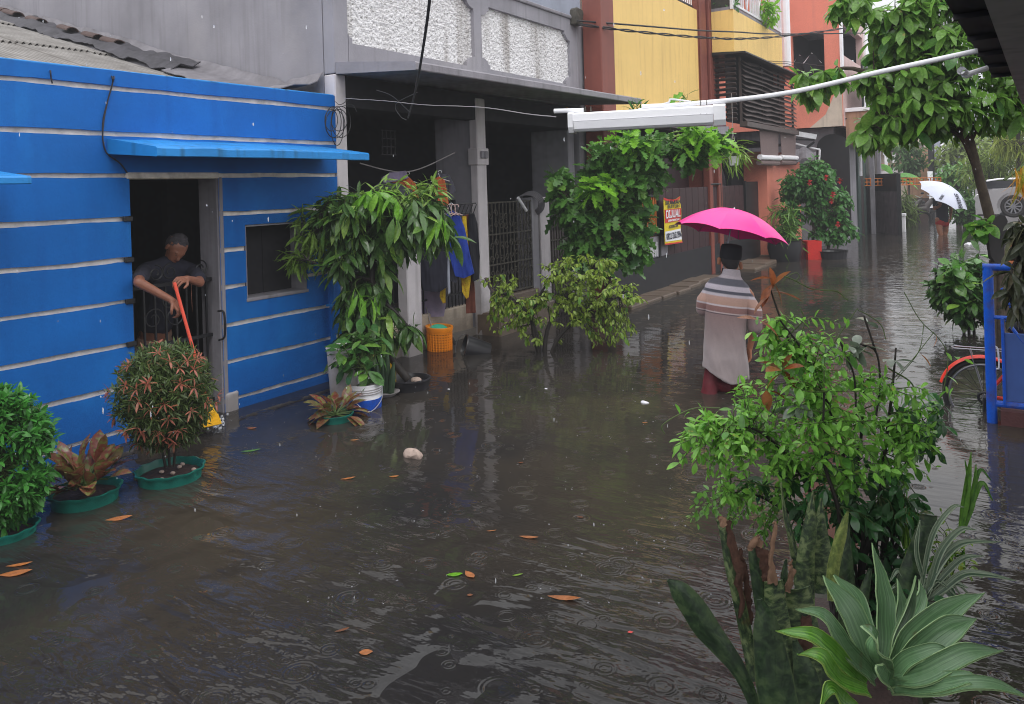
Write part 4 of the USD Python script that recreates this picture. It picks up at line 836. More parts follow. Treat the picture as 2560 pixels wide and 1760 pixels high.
v = np.asarray(sm.vertices); loc = np.stack([v @ R * 9, v @ Fw * 9, v[:, 2] * 3.2 + v @ R * 4], 1); w_ = np.clip((q(1815, 760)[2] - v[:, 2]) / .3, .25, 1)
sm.vertices = v + sm.vertex_normals * ((meshkit.fbm(loc, 3, 4) - .5) * .046 * w_)[:, None]
def zy(y): return q(1815, y)[2] + .16 * (q(1815, y) @ R)
ys_ = [(1000, S(150, 138, 138)), (880, S(150, 138, 138)), (800, S(132, 112, 111)), (784, S(132, 110, 108)), (783, S(90, 76, 80)), (781, S(90, 76, 80)), (780.5, S(176, 160, 160)), (778, S(176, 160, 160)), (777.5, S(130, 96, 92)), (764, S(134, 98, 94)), (763.5, S(188, 176, 180)), (760, S(188, 176, 180)), (759.5, S(172, 138, 124)), (739, S(176, 144, 132)), (738.5, S(184, 176, 184)), (732, S(184, 176, 184)), (731.5, S(78, 79, 90)), (724, S(78, 79, 90)), (723.5, S(186, 178, 188)), (711, S(186, 178, 188)), (710.5, S(92, 92, 102)), (694, S(92, 92, 102)), (693.5, S(186, 176, 182)), (640, S(188, 178, 183))]
za, zb2 = zy(1000), zy(640)
M['shirt'] = usdkit.material(stage, LK + 'striped_shirt_cloth', {
    'g': ('geometry', {}), 's': ('separate_xyz', {}), 'a': ('math', dict(math_type='multiply_add', value2=.16 * R[0])), 'b': ('math', dict(math_type='multiply_add', value2=.16 * R[1])),
    'm': ('map_range', dict(from_min=za, from_max=zb2)), 'r': ('rgb_ramp', dict(ramp=[((zy(y) - za) / (zb2 - za), c) for y, c in ys_])), 'n': ('noise_texture', dict(scale=160., detail=3.)),
    'v': ('map_range', dict(from_min=.3, from_max=.7, to_min=.86, to_max=1.1)), 'h': ('hsv', {}), 'p': ('principled_bsdf', dict(roughness=.9, sheen_weight=.15))},
    [('g.position', 's.vector'), ('s.x', 'a.value1'), ('s.z', 'a.value3'), ('s.y', 'b.value1'), ('a.value', 'b.value3'), ('b.value', 'm.value'), ('m.result', 'r.fac'), ('r.color', 'h.color'), ('g.position', 'n.vector'), ('n.fac', 'v.value'), ('v.result', 'h.value'), ('h.color', 'p.base_color')], surface='p.BSDF')
add(mp, 'shirt', sm, M['shirt'], True)
add(mp, 'collar', loft([shring(y, l, r, d, .1) for y, l, r, d in ((692, 1802, 1853, .076), (672, 1809, 1850, .068), (674, 1811, 1848, .064), (690, 1806, 1850, .066))], False), M['shirt'], True)
add(mp, 'trousers', rough(hullbody([(q(1792, 890, .03), .085, q(1776, 960, -.04), .075), (q(1776, 960, -.04), .075, q(1764, 1060, -.1), .09), (q(1835, 890), .095, q(1838, 985, .08), .09), (q(1838, 985, .08), .09, q(1842, 1080, .1), .09), (q(1780, 955, -.05), .06, q(1812, 968, .0), .06)], .02, 6), .012, 9), M['maroon'], True)
T = trimesh.geometry.align_vectors([0, 0, 1], U + R * .12 - Fw * .05)
cap = lathe([(.085, 0), (.098, 0), (.100, .035), (.097, .085), (.088, .105), (.05, .112), (.005, .113)], 36); cap.apply_scale([1.03, 1.1, 1.22]); T[:3, 3] = q(1826, 646, .0); cap.apply_transform(T)
add(mp, 'cap', cap, M['cloth_black'], True)
add(mp, 'hair', hullbody([(q(1826, 647, -.012), .092, q(1828, 655, -.028), .074), (q(1829, 655, -.03), .07, q(1831, 662, -.028), .055)], .02, 4), M['hair'], True)
# ---- pink umbrella
def umbrella(th, C, ax, Rr, hgt, mats, nrib=8, ph=0., shaft=.75, matshaft=None):
    ax = ax / np.linalg.norm(ax); e1 = np.cross(ax, Fw); e1 /= np.linalg.norm(e1); e2 = np.cross(ax, e1)
    def p(rho, a, drop=0.): return C + (e1 * math.cos(a) + e2 * math.sin(a)) * Rr * rho + ax * (hgt * (1 - rho ** 2.1) - drop)
    for k in range(nrib):
        a0, a1 = ph + 2 * math.pi * k / nrib, ph + 2 * math.pi * (k + 1) / nrib; n = 9
        P = []
        for rho in np.linspace(.015, 1, 12):
            row = []
            for u in np.linspace(0, 1, n):
                t = abs(2 * u - 1); f = 1 - .055 * (1 - t * t) * rho                       # the cloth is taut between the ribs
                a = a0 + (a1 - a0) * u; row.append(p(rho * f * (1 - .035 * (1 - t * t) * (rho > .97)), a, .018 * (1 - t * t) * rho))
            P.append(row)
        add(th, 'canopy_panel', solid(np.array(P), .002), mats, smooth=40)
    for k in range(nrib):
        a = ph + 2 * math.pi * k / nrib; add(th, 'rib', tube([p(r_, a, .006) for r_ in np.linspace(.02, 1.0, 9)], .0035, 5), M['steel'])
    add(th, 'shaft', tube([C + ax * (hgt - .002), C + ax * (hgt - shaft)], .007, 8), matshaft or M['steel'])
    add(th, 'handle', tube(curve([C + ax * (hgt - shaft + .04), C + ax * (hgt - shaft - .06), C + ax * (hgt - shaft - .1) + e1 * .03, C + ax * (hgt - shaft - .06) + e1 * .06], 10), .012, 8), M['black'])
    add(th, 'tip', tube([C + ax * hgt, C + ax * (hgt + .015)], [.012, .006], 8), matshaft or M['steel'])
    return p
ub = thing('umbrella', 'bright pink umbrella held over the wading person in the striped shirt', 'umbrella', q(1823, 580, .05))
umbrella(ub, q(1824, 586, .03), U * 1. + R * .235 + Fw * .07, .545, .25, M['magenta'], 8, .33, .62)

# ---- person in the doorway with the broom
def d(x, y, X): return onX(x, y, X)
dm = thing('person', 'person in a dark shirt leaning over the iron gate in the blue house doorway', 'person', (-6.7, 4.1, -.3))
hc = d(440, 622, -6.58); face = np.array([.62, -.12, -.62]); face /= np.linalg.norm(face)
up_h = np.array([.5, .2, .75]); up_h = up_h - up_h @ face * face; up_h /= np.linalg.norm(up_h); sd_ = np.cross(face, up_h)
bones = [(hc + up_h * .03, .088, hc + up_h * .035 - face * .03, .09), (hc + face * .03, .075, hc - up_h * .07 + face * .045, .05), (hc - up_h * .03 - face * .02, .06, d(425, 655, -6.68), .055),
         (hc + face * .085 - up_h * .005, .014, hc + face * .108 - up_h * .03, .017), (hc + face * .088 - up_h * .065, .022, hc + face * .085 - up_h * .075, .018),
         (d(425, 660, -6.66), .07, d(365, 680, -6.64), .06), (d(425, 660, -6.66), .07, d(480, 678, -6.62), .06), (d(415, 690, -6.74), .13, d(390, 800, -6.85), .14), (d(390, 800, -6.85), .14, d(385, 850, -6.9), .14),
         (d(352, 682, -6.58), .052, d(347, 706, -6.12), .042), (d(347, 706, -6.12), .043, d(430, 751, -5.98), .028),
         (d(490, 682, -6.54), .052, d(499, 706, -6.08), .042), (d(499, 706, -6.08), .042, d(466, 697, -5.99), .029),
         (d(368, 850, -6.9), .085, d(366, 960, -6.95), .06), (d(366, 960, -6.95), .058, d(366, 1060, -6.98), .045), (d(405, 850, -6.9), .085, d(405, 960, -6.95), .06), (d(405, 960, -6.95), .058, d(405, 1060, -6.98), .045)]
for s in (-1, 1): bones.append((hc - face * .01 + sd_ * .085 * s + up_h * .012, .018, hc - face * .01 + sd_ * .088 * s - up_h * .02, .013)); bones.append((hc + face * .078 + sd_ * .033 * s + up_h * .022, .016, hc + face * .080 + sd_ * .034 * s + up_h * .02, .015))
bones += hand_bones(d(430, 751, -5.98), d(452, 775, -5.95) - d(430, 751, -5.98), np.array([.7, .1, .6]), R * .6 - U * .2, 1.05, .75)
bones += hand_bones(d(466, 697, -5.99), d(440, 702, -5.95) - d(466, 697, -5.99), np.array([.5, 0, .85]), -U * .3 + np.array([1, 0, 0.]), 1.05, .95)
add(dm, 'body', hullbody(bones, .014, 5), M['skin2'], True)
add(dm, 'hair', rough(hullbody([(hc + up_h * .045 - face * .022, .092, hc + up_h * .02 - face * .045, .09), (hc + up_h * .082 + face * .0, .056, hc + up_h * .06 - face * .03, .085)], .012, 3), .012, 45), M['greyhair'], True)
add(dm, 'eyebrow', cat([tube([hc + face * .088 + up_h * .018 + sd_ * s_ * .014, hc + face * .090 + up_h * .024 + sd_ * s_ * .032, hc + face * .078 + up_h * .018 + sd_ * s_ * .05], .005, 5) for s_ in (-1, 1)]), M['hair'])
add(dm, 'mouth', tube([hc + face * .104 - up_h * .052 - sd_ * .022, hc + face * .109 - up_h * .052, hc + face * .104 - up_h * .052 + sd_ * .022], .004, 5), M['maroon'])
add(dm, 'eye', cat([ell(hc + face * .086 + up_h * .002 + sd_ * s_ * .032, (.012, .012, .006), 1) for s_ in (-1, 1)]), M['hair'])
add(dm, 'shirt', rough(hullbody([(d(426, 654, -6.69), .078, d(415, 672, -6.7), .12), (d(423, 666, -6.67), .108, d(366, 682, -6.63), .092), (d(423, 666, -6.67), .108, d(478, 682, -6.61), .088), (d(415, 690, -6.74), .16, d(390, 800, -6.85), .165), (d(392, 690, -6.66), .1, d(450, 690, -6.66), .1), (d(390, 790, -6.85), .165, d(386, 806, -6.9), .16),
    (d(360, 682, -6.58), .075, d(348, 696, -6.26), .062), (d(484, 682, -6.54), .072, d(497, 696, -6.2), .060)], .02, 6), .008, 10), M['navy'], True)
add(dm, 'shorts', rough(hullbody([(d(388, 835, -6.9), .15, d(370, 870, -6.9), .11), (d(370, 860, -6.9), .11, d(366, 950, -6.93), .09), (d(405, 860, -6.9), .11, d(405, 950, -6.93), .09)], .02, 5), .006, 10), M['beige'], True)
bm = thing('broom', 'push broom with coral red handle and yellow head in the water by the doorway', 'broom', onZ(530, 1060))
t0, t1 = d(436, 706, -5.95), onZ(520, 1052); t1 = onX(526, 1040, -5.78)
add(bm, 'handle', tube([t0, t1 + U * .05], .0135, 10), M['coral'])
hd = t1; hv = np.array([.3, .95, 0]); hv /= np.linalg.norm(hv)
add(bm, 'head', hullbody([(hd - hv * .06 + U * .0, .04, hd + hv * .02 + U * .0, .04), (hd + U * .03, .045, hd + U * .07, .03)], .02, 3), M['yel'], True)
for k in range(16):
    o = hd + hv * (-.09 + .13 * k / 15); add(bm, 'bristle_tuft', tube([o + np.array([.02, 0, .01]), o + np.array([.06, 0, -.07])], [.012, .016], 5), M['yel'])

# ---- far person with the white umbrella
FD = 26.3
def g_(x, y, dd=0.): return at(x, y, FD + dd)
fp = thing('person', 'far person in dark shirt and red shorts wading under the white umbrella', 'person', onZ(2350, 597))
bones = [(g_(2352, 471), .10, g_(2352, 466), .095), (g_(2352, 478), .06, g_(2352, 487), .065), (g_(2352, 492), .09, g_(2338, 497), .075), (g_(2352, 492), .09, g_(2370, 497), .075), (g_(2354, 505), .15, g_(2355, 545), .16),
         (g_(2340, 497), .065, g_(2336, 522), .052), (g_(2336, 522), .05, g_(2350, 515, -.3), .04), (g_(2372, 498), .06, g_(2378, 523), .05), (g_(2378, 523), .05, g_(2376, 540, .1), .038),
         (g_(2347, 550), .115, g_(2349, 576, -.1), .085), (g_(2349, 576, -.1), .085, g_(2356, 603, -.15), .055), (g_(2364, 550), .115, g_(2364, 578, .15), .085), (g_(2364, 578, .15), .08, g_(2360, 603, .1), .05), (g_(2356, 600, -.15), .055, g_(2356, 630, -.15), .045), (g_(2360, 600, .1), .05, g_(2360, 630, .1), .04)]
bones += [(g_(2345, 468), .022, g_(2344, 471), .018), (g_(2359, 468), .022, g_(2360, 471), .018), (g_(2352, 470, .1), .02, g_(2352, 472, .12), .02)]
bones += hand_bones(g_(2350, 515, -.3), U, -Fw, R, 1.1, 1.1) + hand_bones(g_(2376, 540, .1), -U, R, Fw, 1.1, .5)
add(fp, 'body', hullbody(bones, .03, 6), M['skin'], True)
add(fp, 'shirt', rough(hullbody([(g_(2352, 493), .10, g_(2338, 499), .085), (g_(2352, 493), .1, g_(2371, 499), .085), (g_(2354, 505), .18, g_(2356, 540), .185), (g_(2356, 540), .185, g_(2356, 549), .185), (g_(2340, 500), .08, g_(2337, 512), .07), (g_(2371, 500), .08, g_(2376, 513), .07)], .03, 5), .012, 6), M['navy'], True)
add(fp, 'shorts', hullbody([(g_(2355, 552), .17, g_(2349, 558, -.03), .135), (g_(2355, 552), .17, g_(2362, 558, .03), .135)], .03, 5), M['redcloth'], True)
add(fp, 'hair', hullbody([(g_(2352, 465), .102, g_(2352, 470, -.03), .097)], .03, 3), M['hair'], True)
wu = thing('umbrella', 'white umbrella with dark printing held by the far person', 'umbrella', g_(2357, 490))
pw = umbrella(wu, g_(2357, 489, -.3), U * 1. + R * .42 - Fw * .62, .84, .36, M['umbwhite'], 8, .2, 1.05)
def on_dome(p, text, h, rho0, rho1, a, bold=True):
    t = meshkit.text_mesh(text, h, .004, bold); v = np.asarray(t.vertices); v[:, 0] -= v[:, 0].min(); L = v[:, 0].max(); o = []
    for x, y, z in v:
        rho = rho0 + (rho1 - rho0) * x / L; o.append(p(rho, a - (y - h / 2) / (.84 * rho), -.012 - z))
    return trimesh.Trimesh(np.array(o), t.faces, process=False)
add(wu, 'lettering', on_dome(pw, 'BRINS', .17, .93, .40, math.radians(118)), M['ink'])
add(wu, 'lettering', on_dome(pw, 'BRINS', .08, .90, .70, math.radians(62), True), M['ink'])
add(wu, 'lettering', on_dome(pw, 'BRINS', .06, .92, .62, math.radians(150), True), M['ink'])
# ================================================================ leaves and plants
def leaf_template(W=.36, fold=.10, droop=.18, seg=5, shape=(.0, .55, .95, 1., .72, .0), curl=0.):
    """unit leaf along +x, half width W/2, folded along its midrib"""
    t = np.linspace(0, 1, seg + 1); w = np.interp(t, np.linspace(0, 1, len(shape)), shape) * W / 2; v = []; f = []
    z = -droop * t ** 2
    for i in range(seg + 1):
        v += [(t[i], -w[i], z[i] + fold * w[i] * 2 - curl * w[i]), (t[i], 0, z[i]), (t[i], w[i], z[i] + fold * w[i] * 2 - curl * w[i])]
    for i in range(seg):
        a = 3 * i
        for k in (0, 1):
            f += [(a + k, a + 3 + k, a + 4 + k), (a + k, a + 4 + k, a + 1 + k)]
    v = np.array(v, float); f = np.array(f); ar = np.linalg.norm(np.cross(v[f[:, 1]] - v[f[:, 0]], v[f[:, 2]] - v[f[:, 0]]), axis=1)
    return v, f[ar > 1e-9]
LT = {'oval': leaf_template(.42, .12, .24), 'long': leaf_template(.26, .14, .30), 'narrow': leaf_template(.20, .12, .25, 4, (.0, .8, 1., .7, .0)), 'lance': leaf_template(.16, .15, .35), 'round': leaf_template(.72, .08, .15, 5, (.1, .75, 1., .95, .6, .05)),
      'small': leaf_template(.5, .12, .1, 3, (.0, .9, 1., .0)), 'blade': leaf_template(.10, .2, .5, 6, (.5, .9, 1., .8, .5, .0)),
      'lobed': leaf_template(.62, .10, .2, 9, (.0, .35, .62, .3, 1., .42, .85, .35, .5, .0)), 'banana': leaf_template(.34, .25, .45, 8)}
def frames(D, r, tilt=.35, up=U):
    """leaf axes for directions D: x along the leaf, z near the sky"""
    x = D / (np.linalg.norm(D, axis=1, keepdims=True) + 1e-9); n = np.asarray(up) - (x @ np.asarray(up))[:, None] * x + r.normal(0, tilt, D.shape)
    n -= (n * x).sum(1)[:, None] * x; n /= np.linalg.norm(n, axis=1, keepdims=True) + 1e-9
    return np.stack([x, np.cross(n, x), n], 2)
def leaves(P, D, L, tpl, r, tilt=.35, wv=.2):
    tv, tf = tpl; A = frames(np.asarray(D, float), r, tilt); n = len(P); L = np.asarray(L, float)
    sc = np.stack([L, L * (1 + r.uniform(-wv, wv, n)), L], 1); tw = tv[None] * sc[:, None, :]
    return np.einsum('nij,nkj->nki', A, tw) + np.asarray(P)[:, None, :], tf
def put_leaves(path, V, tf, mt, nparts=0, name='leaf', rest='foliage', smooth=True, eye=EYE):
    n = len(V); order = np.argsort(np.linalg.norm(V.mean(1) - eye, axis=1) - 0 * np.arange(n))
    size = np.ptp(V, axis=1).max(1) / np.linalg.norm(V.mean(1) - eye, axis=1); order = np.argsort(-size)
    near = order[:nparts]; far = order[nparts:]
    for i in near: add(path, name, trimesh.Trimesh(V[i], tf, process=False), mt, smooth=smooth)
    if len(far):
        k = V.shape[1]; add(path, rest, trimesh.Trimesh(V[far].reshape(-1, 3), (tf[None] + (np.arange(len(far)) * k)[:, None, None]).reshape(-1, 3), process=False), mt, smooth=smooth, kind='stuff')
def plant(path, origins, ells, tpl, mt, wood, seed, per=8, L=(.1, .16), t0=.45, droop=.3, spread=1., twig_r=.006, nparts=0, tilt=.35, bend=.15, shell=.45, toward=None, twigs='twigs', wv=.2, flat=0.):
    """twigs run from the nearest origins to points in the ellipsoids; leaves stand around the outer part of every twig.
    ells: (centre, (across, depth, height), twigs)"""
    r = np.random.default_rng(seed); O = np.asarray(origins, float); P, D, Ls, tw = [], [], [], []
    for c, (ra, rd, rh), n in ells:
        for _ in range(n):
            g = r.normal(size=3); g /= np.linalg.norm(g); g *= r.uniform(shell, 1) ** .5 if r.random() < .8 else r.random() ** .33
            tip = np.asarray(c, float) + R * g[0] * ra + Fw * g[1] * rd + U * g[2] * rh
            dist = np.linalg.norm(O - tip, axis=1) + r.uniform(0, .25, len(O)) * np.linalg.norm(O - tip, axis=1); o = O[np.argmin(dist)]
            mid = (o + tip) / 2 + r.normal(0, bend, 3) * np.linalg.norm(tip - o) + U * .08 * np.linalg.norm(tip - o)
            pts = curve([o, mid, tip], 7); tw.append(tube(pts, np.linspace(twig_r * 1.6, twig_r * .5, 7), 4, False))
            tan = np.gradient(pts, axis=0); tan /= np.linalg.norm(tan, axis=1, keepdims=True) + 1e-9; ph = r.uniform(0, 6.28)
            for j in range(per):
                s = t0 + (1 - t0) * (j + .5) / per; x = s * 6; i = min(int(x), 5); p = pts[i] + (pts[i + 1] - pts[i]) * (x - i); t = tan[i]
                a = np.cross(t, U); a = a / (np.linalg.norm(a) + 1e-6) if np.linalg.norm(a) > .1 else R; b = np.cross(a, t); an_ = ph + j * 2.4
                rad = a * math.cos(an_) + b * math.sin(an_) * (1 - flat)
                dd = t * (.35 + .5 * (j == per - 1)) + rad * spread * r.uniform(.6, 1.2) - U * droop * r.uniform(.5, 1.5) + r.normal(0, .15, 3)
                P.append(p); D.append(dd); Ls.append(r.uniform(*L) * (.75 + .5 * r.random()))
    V, tf = leaves(np.array(P), np.array(D), Ls, tpl, r, tilt, wv)
    if twigs and tw: add(path, twigs, cat(tw), wood)
    put_leaves(path, V, tf, mt, nparts); return V
G = S
LM = {'mango': leafmat('mango_leaf', spots=(G(128, 120, 62), 22., .70), cols=[G(62, 94, 42), G(86, 120, 50), G(114, 150, 60), G(146, 180, 80), G(92, 124, 54)], rough=.35, trans=.2),
      'mangolight': leafmat('young_mango_leaf', [G(112, 165, 48), G(130, 180, 62), G(96, 150, 44)], .35, .3),
      'ball': leafmat('bright_box_leaf', [G(34, 74, 34), G(50, 104, 42), G(66, 128, 50), G(40, 84, 38)], .4, .25),
      'redball': leafmat('red_tipped_leaf', [G(58, 76, 40), G(78, 96, 46), G(116, 84, 60), G(158, 96, 74), G(66, 82, 40), G(134, 86, 64)], .42, .2),
      'redtip': leafmat('coral_shoot_leaf', [G(168, 98, 80), G(150, 88, 70), G(176, 118, 96)], .45, .3),
      'aglo': leafmat('red_aglaonema_leaf', [G(118, 58, 50), G(104, 70, 48), G(136, 78, 62), G(92, 88, 50)], .4, .2, spots=(G(108, 112, 58), 26.)),
      'dark': leafmat('dark_glossy_leaf', spots=(G(120, 118, 60), 16., .71), cols=[G(50, 84, 46), G(64, 106, 50), G(84, 130, 56), G(56, 90, 46), G(114, 158, 66)], rough=.3, trans=.15),
      'lime': leafmat('lime_shoot_leaf', [G(126, 184, 48), G(104, 164, 40), G(142, 192, 66)], .35, .35),
      'yellowgreen': leafmat('yellow_green_leaf', [G(62, 104, 40), G(96, 142, 46), G(134, 166, 56), G(82, 126, 46), G(160, 174, 66)], .4, .25),
      'tree': leafmat('roadside_tree_leaf', spots=(G(150, 150, 70), 16., .70), cols=[G(58, 104, 46), G(84, 134, 54), G(112, 162, 62), G(66, 114, 48), G(148, 190, 78)], rough=.35, trans=.38),
      'bush': leafmat('foreground_bush_leaf', spots=(G(158, 156, 78), 34., .66), cols=[G(78, 132, 52), G(104, 162, 62), G(130, 184, 74), G(64, 112, 48), G(152, 200, 88)], rough=.35, trans=.3),
      'bushdark': leafmat('lower_bush_leaf', [G(40, 76, 46), G(50, 92, 50), G(62, 106, 50)], .35, .25),
      'copper': leafmat('copper_leaf', [G(120, 66, 40), G(142, 80, 44), G(98, 60, 42), G(150, 96, 60)], .4, .35),
      'silver': leafmat('silvery_leaf', [G(120, 132, 118), G(98, 112, 92), G(136, 146, 132)], .25, .15),
      'flower': leafmat('flowering_bush_leaf', [G(44, 84, 42), G(60, 108, 50), G(80, 132, 62), G(50, 92, 44)], .4, .25),
      'far': leafmat('far_tree_leaf', [G(52, 82, 44), G(66, 98, 48), G(84, 114, 52), G(60, 86, 50), G(112, 132, 54)], .5, .3),
      'farlime': leafmat('far_lime_leaf', [G(116, 138, 46), G(136, 150, 52), G(96, 124, 48)], .5, .3),
      'agave': leafmat('agave_leaf', [G(92, 120, 86), G(106, 132, 98), G(82, 108, 78)], .42, .12),
      'brom': leafmat('bright_green_strap_leaf', [G(86, 138, 44), G(74, 124, 40)], .3, .25),
      'banana': leafmat('banana_leaf', [G(96, 158, 70), G(120, 178, 92)], .4, .35),
      'spider': leafmat('striped_strap_leaf', [G(54, 78, 58), G(96, 120, 96), G(66, 92, 70)], .35, .2),
      'dry': leafmat('dry_leaf', [G(178, 112, 62), G(150, 92, 54), G(196, 134, 80)], .55, .2),
      'croton': leafmat('dull_croton_leaf', [G(62, 66, 44), G(84, 84, 58), G(54, 62, 40), G(120, 112, 86)], .4, .2),
      'orangeleaf': leafmat('orange_strap_leaf', [G(196, 130, 40), G(170, 140, 44), G(140, 150, 50)], .4, .3)}
M['succulent'] = mat('dark_succulent_leaf', S(46, 66, 44), .4, .3, 14)
def uvleaf(name, base, dark, light, edge, across, along, rough=.35, trans=.1, edgew=.9, contrast=(.4, .62)):
    """a strap leaf with veins, bands or painted gloss streaks along and across it"""
    nd = {'uv': ('uvmap', dict(attribute='st')), 'g': ('geometry', {}), 's': ('separate_xyz', {}), 'm': ('mapping', dict(scale=(across, along, 1.))), 'wn': ('noise_texture', dict(scale=3.)), 'gz': ('vector_math', dict(math_type='add')), 'n': ('noise_texture', dict(scale=1., detail=4., roughness=.6, distortion=.4)),
          'r': ('rgb_ramp', dict(ramp=[(contrast[0], dark), ((contrast[0] + contrast[1]) / 2, base), (contrast[1], light)])),
          'c': ('math', dict(math_type='subtract', value2=.5)), 'a': ('math', dict(math_type='absolute')), 'e': ('map_range', dict(from_min=edgew * .5, from_max=.5, clamp=True)), 'ex': ('mix_color', dict(b=edge)),
          'bn': ('noise_texture', dict(scale=9., detail=4.)), 'bm': ('map_range', dict(from_min=.66, from_max=.72, to_max=.8, clamp=True)), 'bx': ('mix_color', dict(b=S(98, 84, 52))),
          'wet': ('noise_texture', dict(scale=8., detail=3., distortion=1.)), 'wr': ('map_range', dict(from_min=.45, from_max=.58, to_min=rough * .4, to_max=rough * 1.5, clamp=True)),
          'b': ('bump', dict(strength=.35, distance=.004)), 'p': ('principled_bsdf', dict(specular_ior_level=.55)), 't': ('translucent_bsdf', {}), 'mx': ('mix_closure', dict(fac=trans))}
    ln = [('uv.UV', 's.vector'), ('uv.UV', 'm.vector'), ('m.vector', 'gz.vector1'), ('g.position', 'gz.vector2'), ('gz.vector', 'n.vector'), ('n.fac', 'r.fac'), ('s.x', 'c.value1'), ('c.value', 'a.value1'), ('a.value', 'e.value'), ('e.result', 'ex.fac'), ('r.color', 'ex.a'),
          ('g.position', 'bn.vector'), ('bn.fac', 'bm.value'), ('bm.result', 'bx.fac'), ('ex.result', 'bx.a'), ('bx.result', 'p.base_color'), ('bx.result', 't.color'), ('g.position', 'wet.vector'), ('wet.fac', 'wr.value'), ('wr.result', 'p.roughness'), ('n.fac', 'b.height'), ('b.normal', 'p.normal'), ('p.BSDF', 'mx.closure1'), ('t.BSDF', 'mx.closure2')]
    return usdkit.material(stage, LK + name, nd, ln, surface='mx.closure')
M['agave'] = uvleaf('agave_leaf_veins_and_gloss', S(94, 128, 88), S(82, 114, 78), S(108, 142, 100), S(140, 168, 118), 15., .7, .3)  # lengthwise streaks are veins plus wet gloss painted into the colour
M['brom'] = uvleaf('bright_strap_leaf_veined', S(92, 146, 50), S(70, 118, 40), S(122, 172, 70), S(150, 180, 90), 12., .8, .3, .2)
M['snake'] = uvleaf('snake_plant_leaf_banded', S(74, 92, 60), S(40, 54, 40), S(118, 132, 90), S(96, 110, 70), 2.2, 17., .4, .04, .95)
M['spider'] = uvleaf('striped_strap_leaf_veined', S(70, 94, 68), S(46, 70, 52), S(140, 156, 130), S(150, 164, 138), 7., .5, .35, .15, .6)
M['snakedark'] = uvleaf('dark_snake_plant_leaf', S(50, 68, 46), S(36, 50, 36), S(70, 88, 58), S(78, 92, 60), 2.5, 12., .35, .04, .93)
M['snakelight'] = uvleaf('pale_snake_plant_leaf', S(118, 134, 68), S(94, 110, 58), S(146, 158, 88), S(150, 160, 96), 2.5, 12., .4, .08, .9)
M['husk'] = mat('dry_brown_husk', S(86, 58, 46), .8, .5, 30, bump=.4)
M['huskpale'] = mat('pale_dry_husk', S(140, 108, 86), .8, .4, 30)

def pot(th, c, r, h, m, name='pot', wave=.035, soil=True, below=.3, taper=.82, waves=11):
    c = np.asarray(c, float)
    prof = [(r * taper * .9, -below - h), (r * taper, -below), (r * .97, -.015), (r * 1.06, 0.), (r * 1.07, .012), (r * 1.02, .014), (r * .95, -.01), (r * .9, -.05)]
    add(th, name, lathe(prof, 66, c, wave, waves, wz=(3, 4, 5)), m, smooth=40)
    if soil: add(th, 'soil', rough(loft([np.array([c + np.array([r * k * math.cos(a), r * k * math.sin(a), -.035 + z]) for a in np.linspace(0, 2 * math.pi, 30)[:-1]]) for k, z in ((.93, 0), (.6, .01), (.25, .015))]), .01, 18), M['soil'])
def Dz(p): return (np.asarray(p, float) - EYE) @ Fw

# ---- left edge: round green bush
c = at(2, 1145, 4.75)
th = thing('round_bush', 'clipped round bright green bush at the left edge of the picture', 'bush', (c[0], c[1], 0))
pot(th, (c[0], c[1], .04), .18, .2, M['greenpot'])
stems = [np.array([c[0], c[1], z]) for z in (.2, .4, .6, .8)]
add(th, 'stem', tube([(c[0], c[1], 0.05), (c[0] + .02, c[1], .8)], .02, 6), M['barkdark'])
plant(th, stems, [(c, (.30, .28, .42), 420)], leaf_template(.34, .12, .2, 4, (.0, .8, 1., .75, .0)), LM['ball'], M['stem'], 1, per=14, L=(.045, .075), t0=.72, droop=-.15, spread=.9, twig_r=.003, nparts=220, shell=.7)
# ---- red aglaonema pot, red-tipped ball
c = at(212, 1225, 5.25); th = thing('red_leaved_plant', 'red and green leaved plant in a wide wavy green pot beside the bright green bush', 'potted plant', (c[0], c[1], 0))
pc = np.array([c[0], c[1], .09]); pot(th, pc - U * .015, .212, .2, M['greenpot'], wave=.03)
r_ = np.random.default_rng(5); n = 58; a = r_.uniform(0, 6.28, n); el = r_.uniform(.25, 1.4, n); D = np.stack([np.cos(a) * np.cos(el), np.sin(a) * np.cos(el), np.sin(el)], 1)
P = pc + np.stack([np.cos(a), np.sin(a), 0 * a], 1) * .06 + D * r_.uniform(.02, .16, n)[:, None]
V, tf = leaves(P, D + [0, 0, .1], r_.uniform(.15, .24, n), leaf_template(.42, .14, .35), r_, .3); put_leaves(th, V, tf, LM['aglo'], 58)
add(th, 'stalk', cat([tube(curve([pc, pc + (p - pc) * .6 + U * .02, p], 5), .005, 4, False) for p in P]), M['stem'])
c = at(424, 1145, 5.62); th = thing('red_tipped_bush', 'round bush with coral red shoot tips in a wavy green pot before the doorway', 'potted bush', (c[0], c[1], 0))
pc = np.array([c[0], c[1], .085]); pot(th, pc - U * .015, .22, .2, M['greenpot'])
cc = at(412, 985, 5.6); stems = [pc + (cc - pc) * t for t in (.3, .5, .7, .9, 1.05)]
add(th, 'stem', cat([tube(curve([pc + R * dx, pc + (cc - pc) * .4 + R * dx * 2, cc + R * dx * 4], 6), .010, 5) for dx in (-.03, 0, .03)]), M['barkdark'])
plant(th, stems, [(cc, (.36, .34, .37), 600), (cc - U * .16, (.32, .30, .22), 130)], LT['narrow'], LM['redball'], M['stem'], 2, per=10, L=(.045, .07), t0=.7, droop=-.1, spread=.9, twig_r=.003, nparts=200, shell=.65)
r_ = np.random.default_rng(15); P, D = [], []
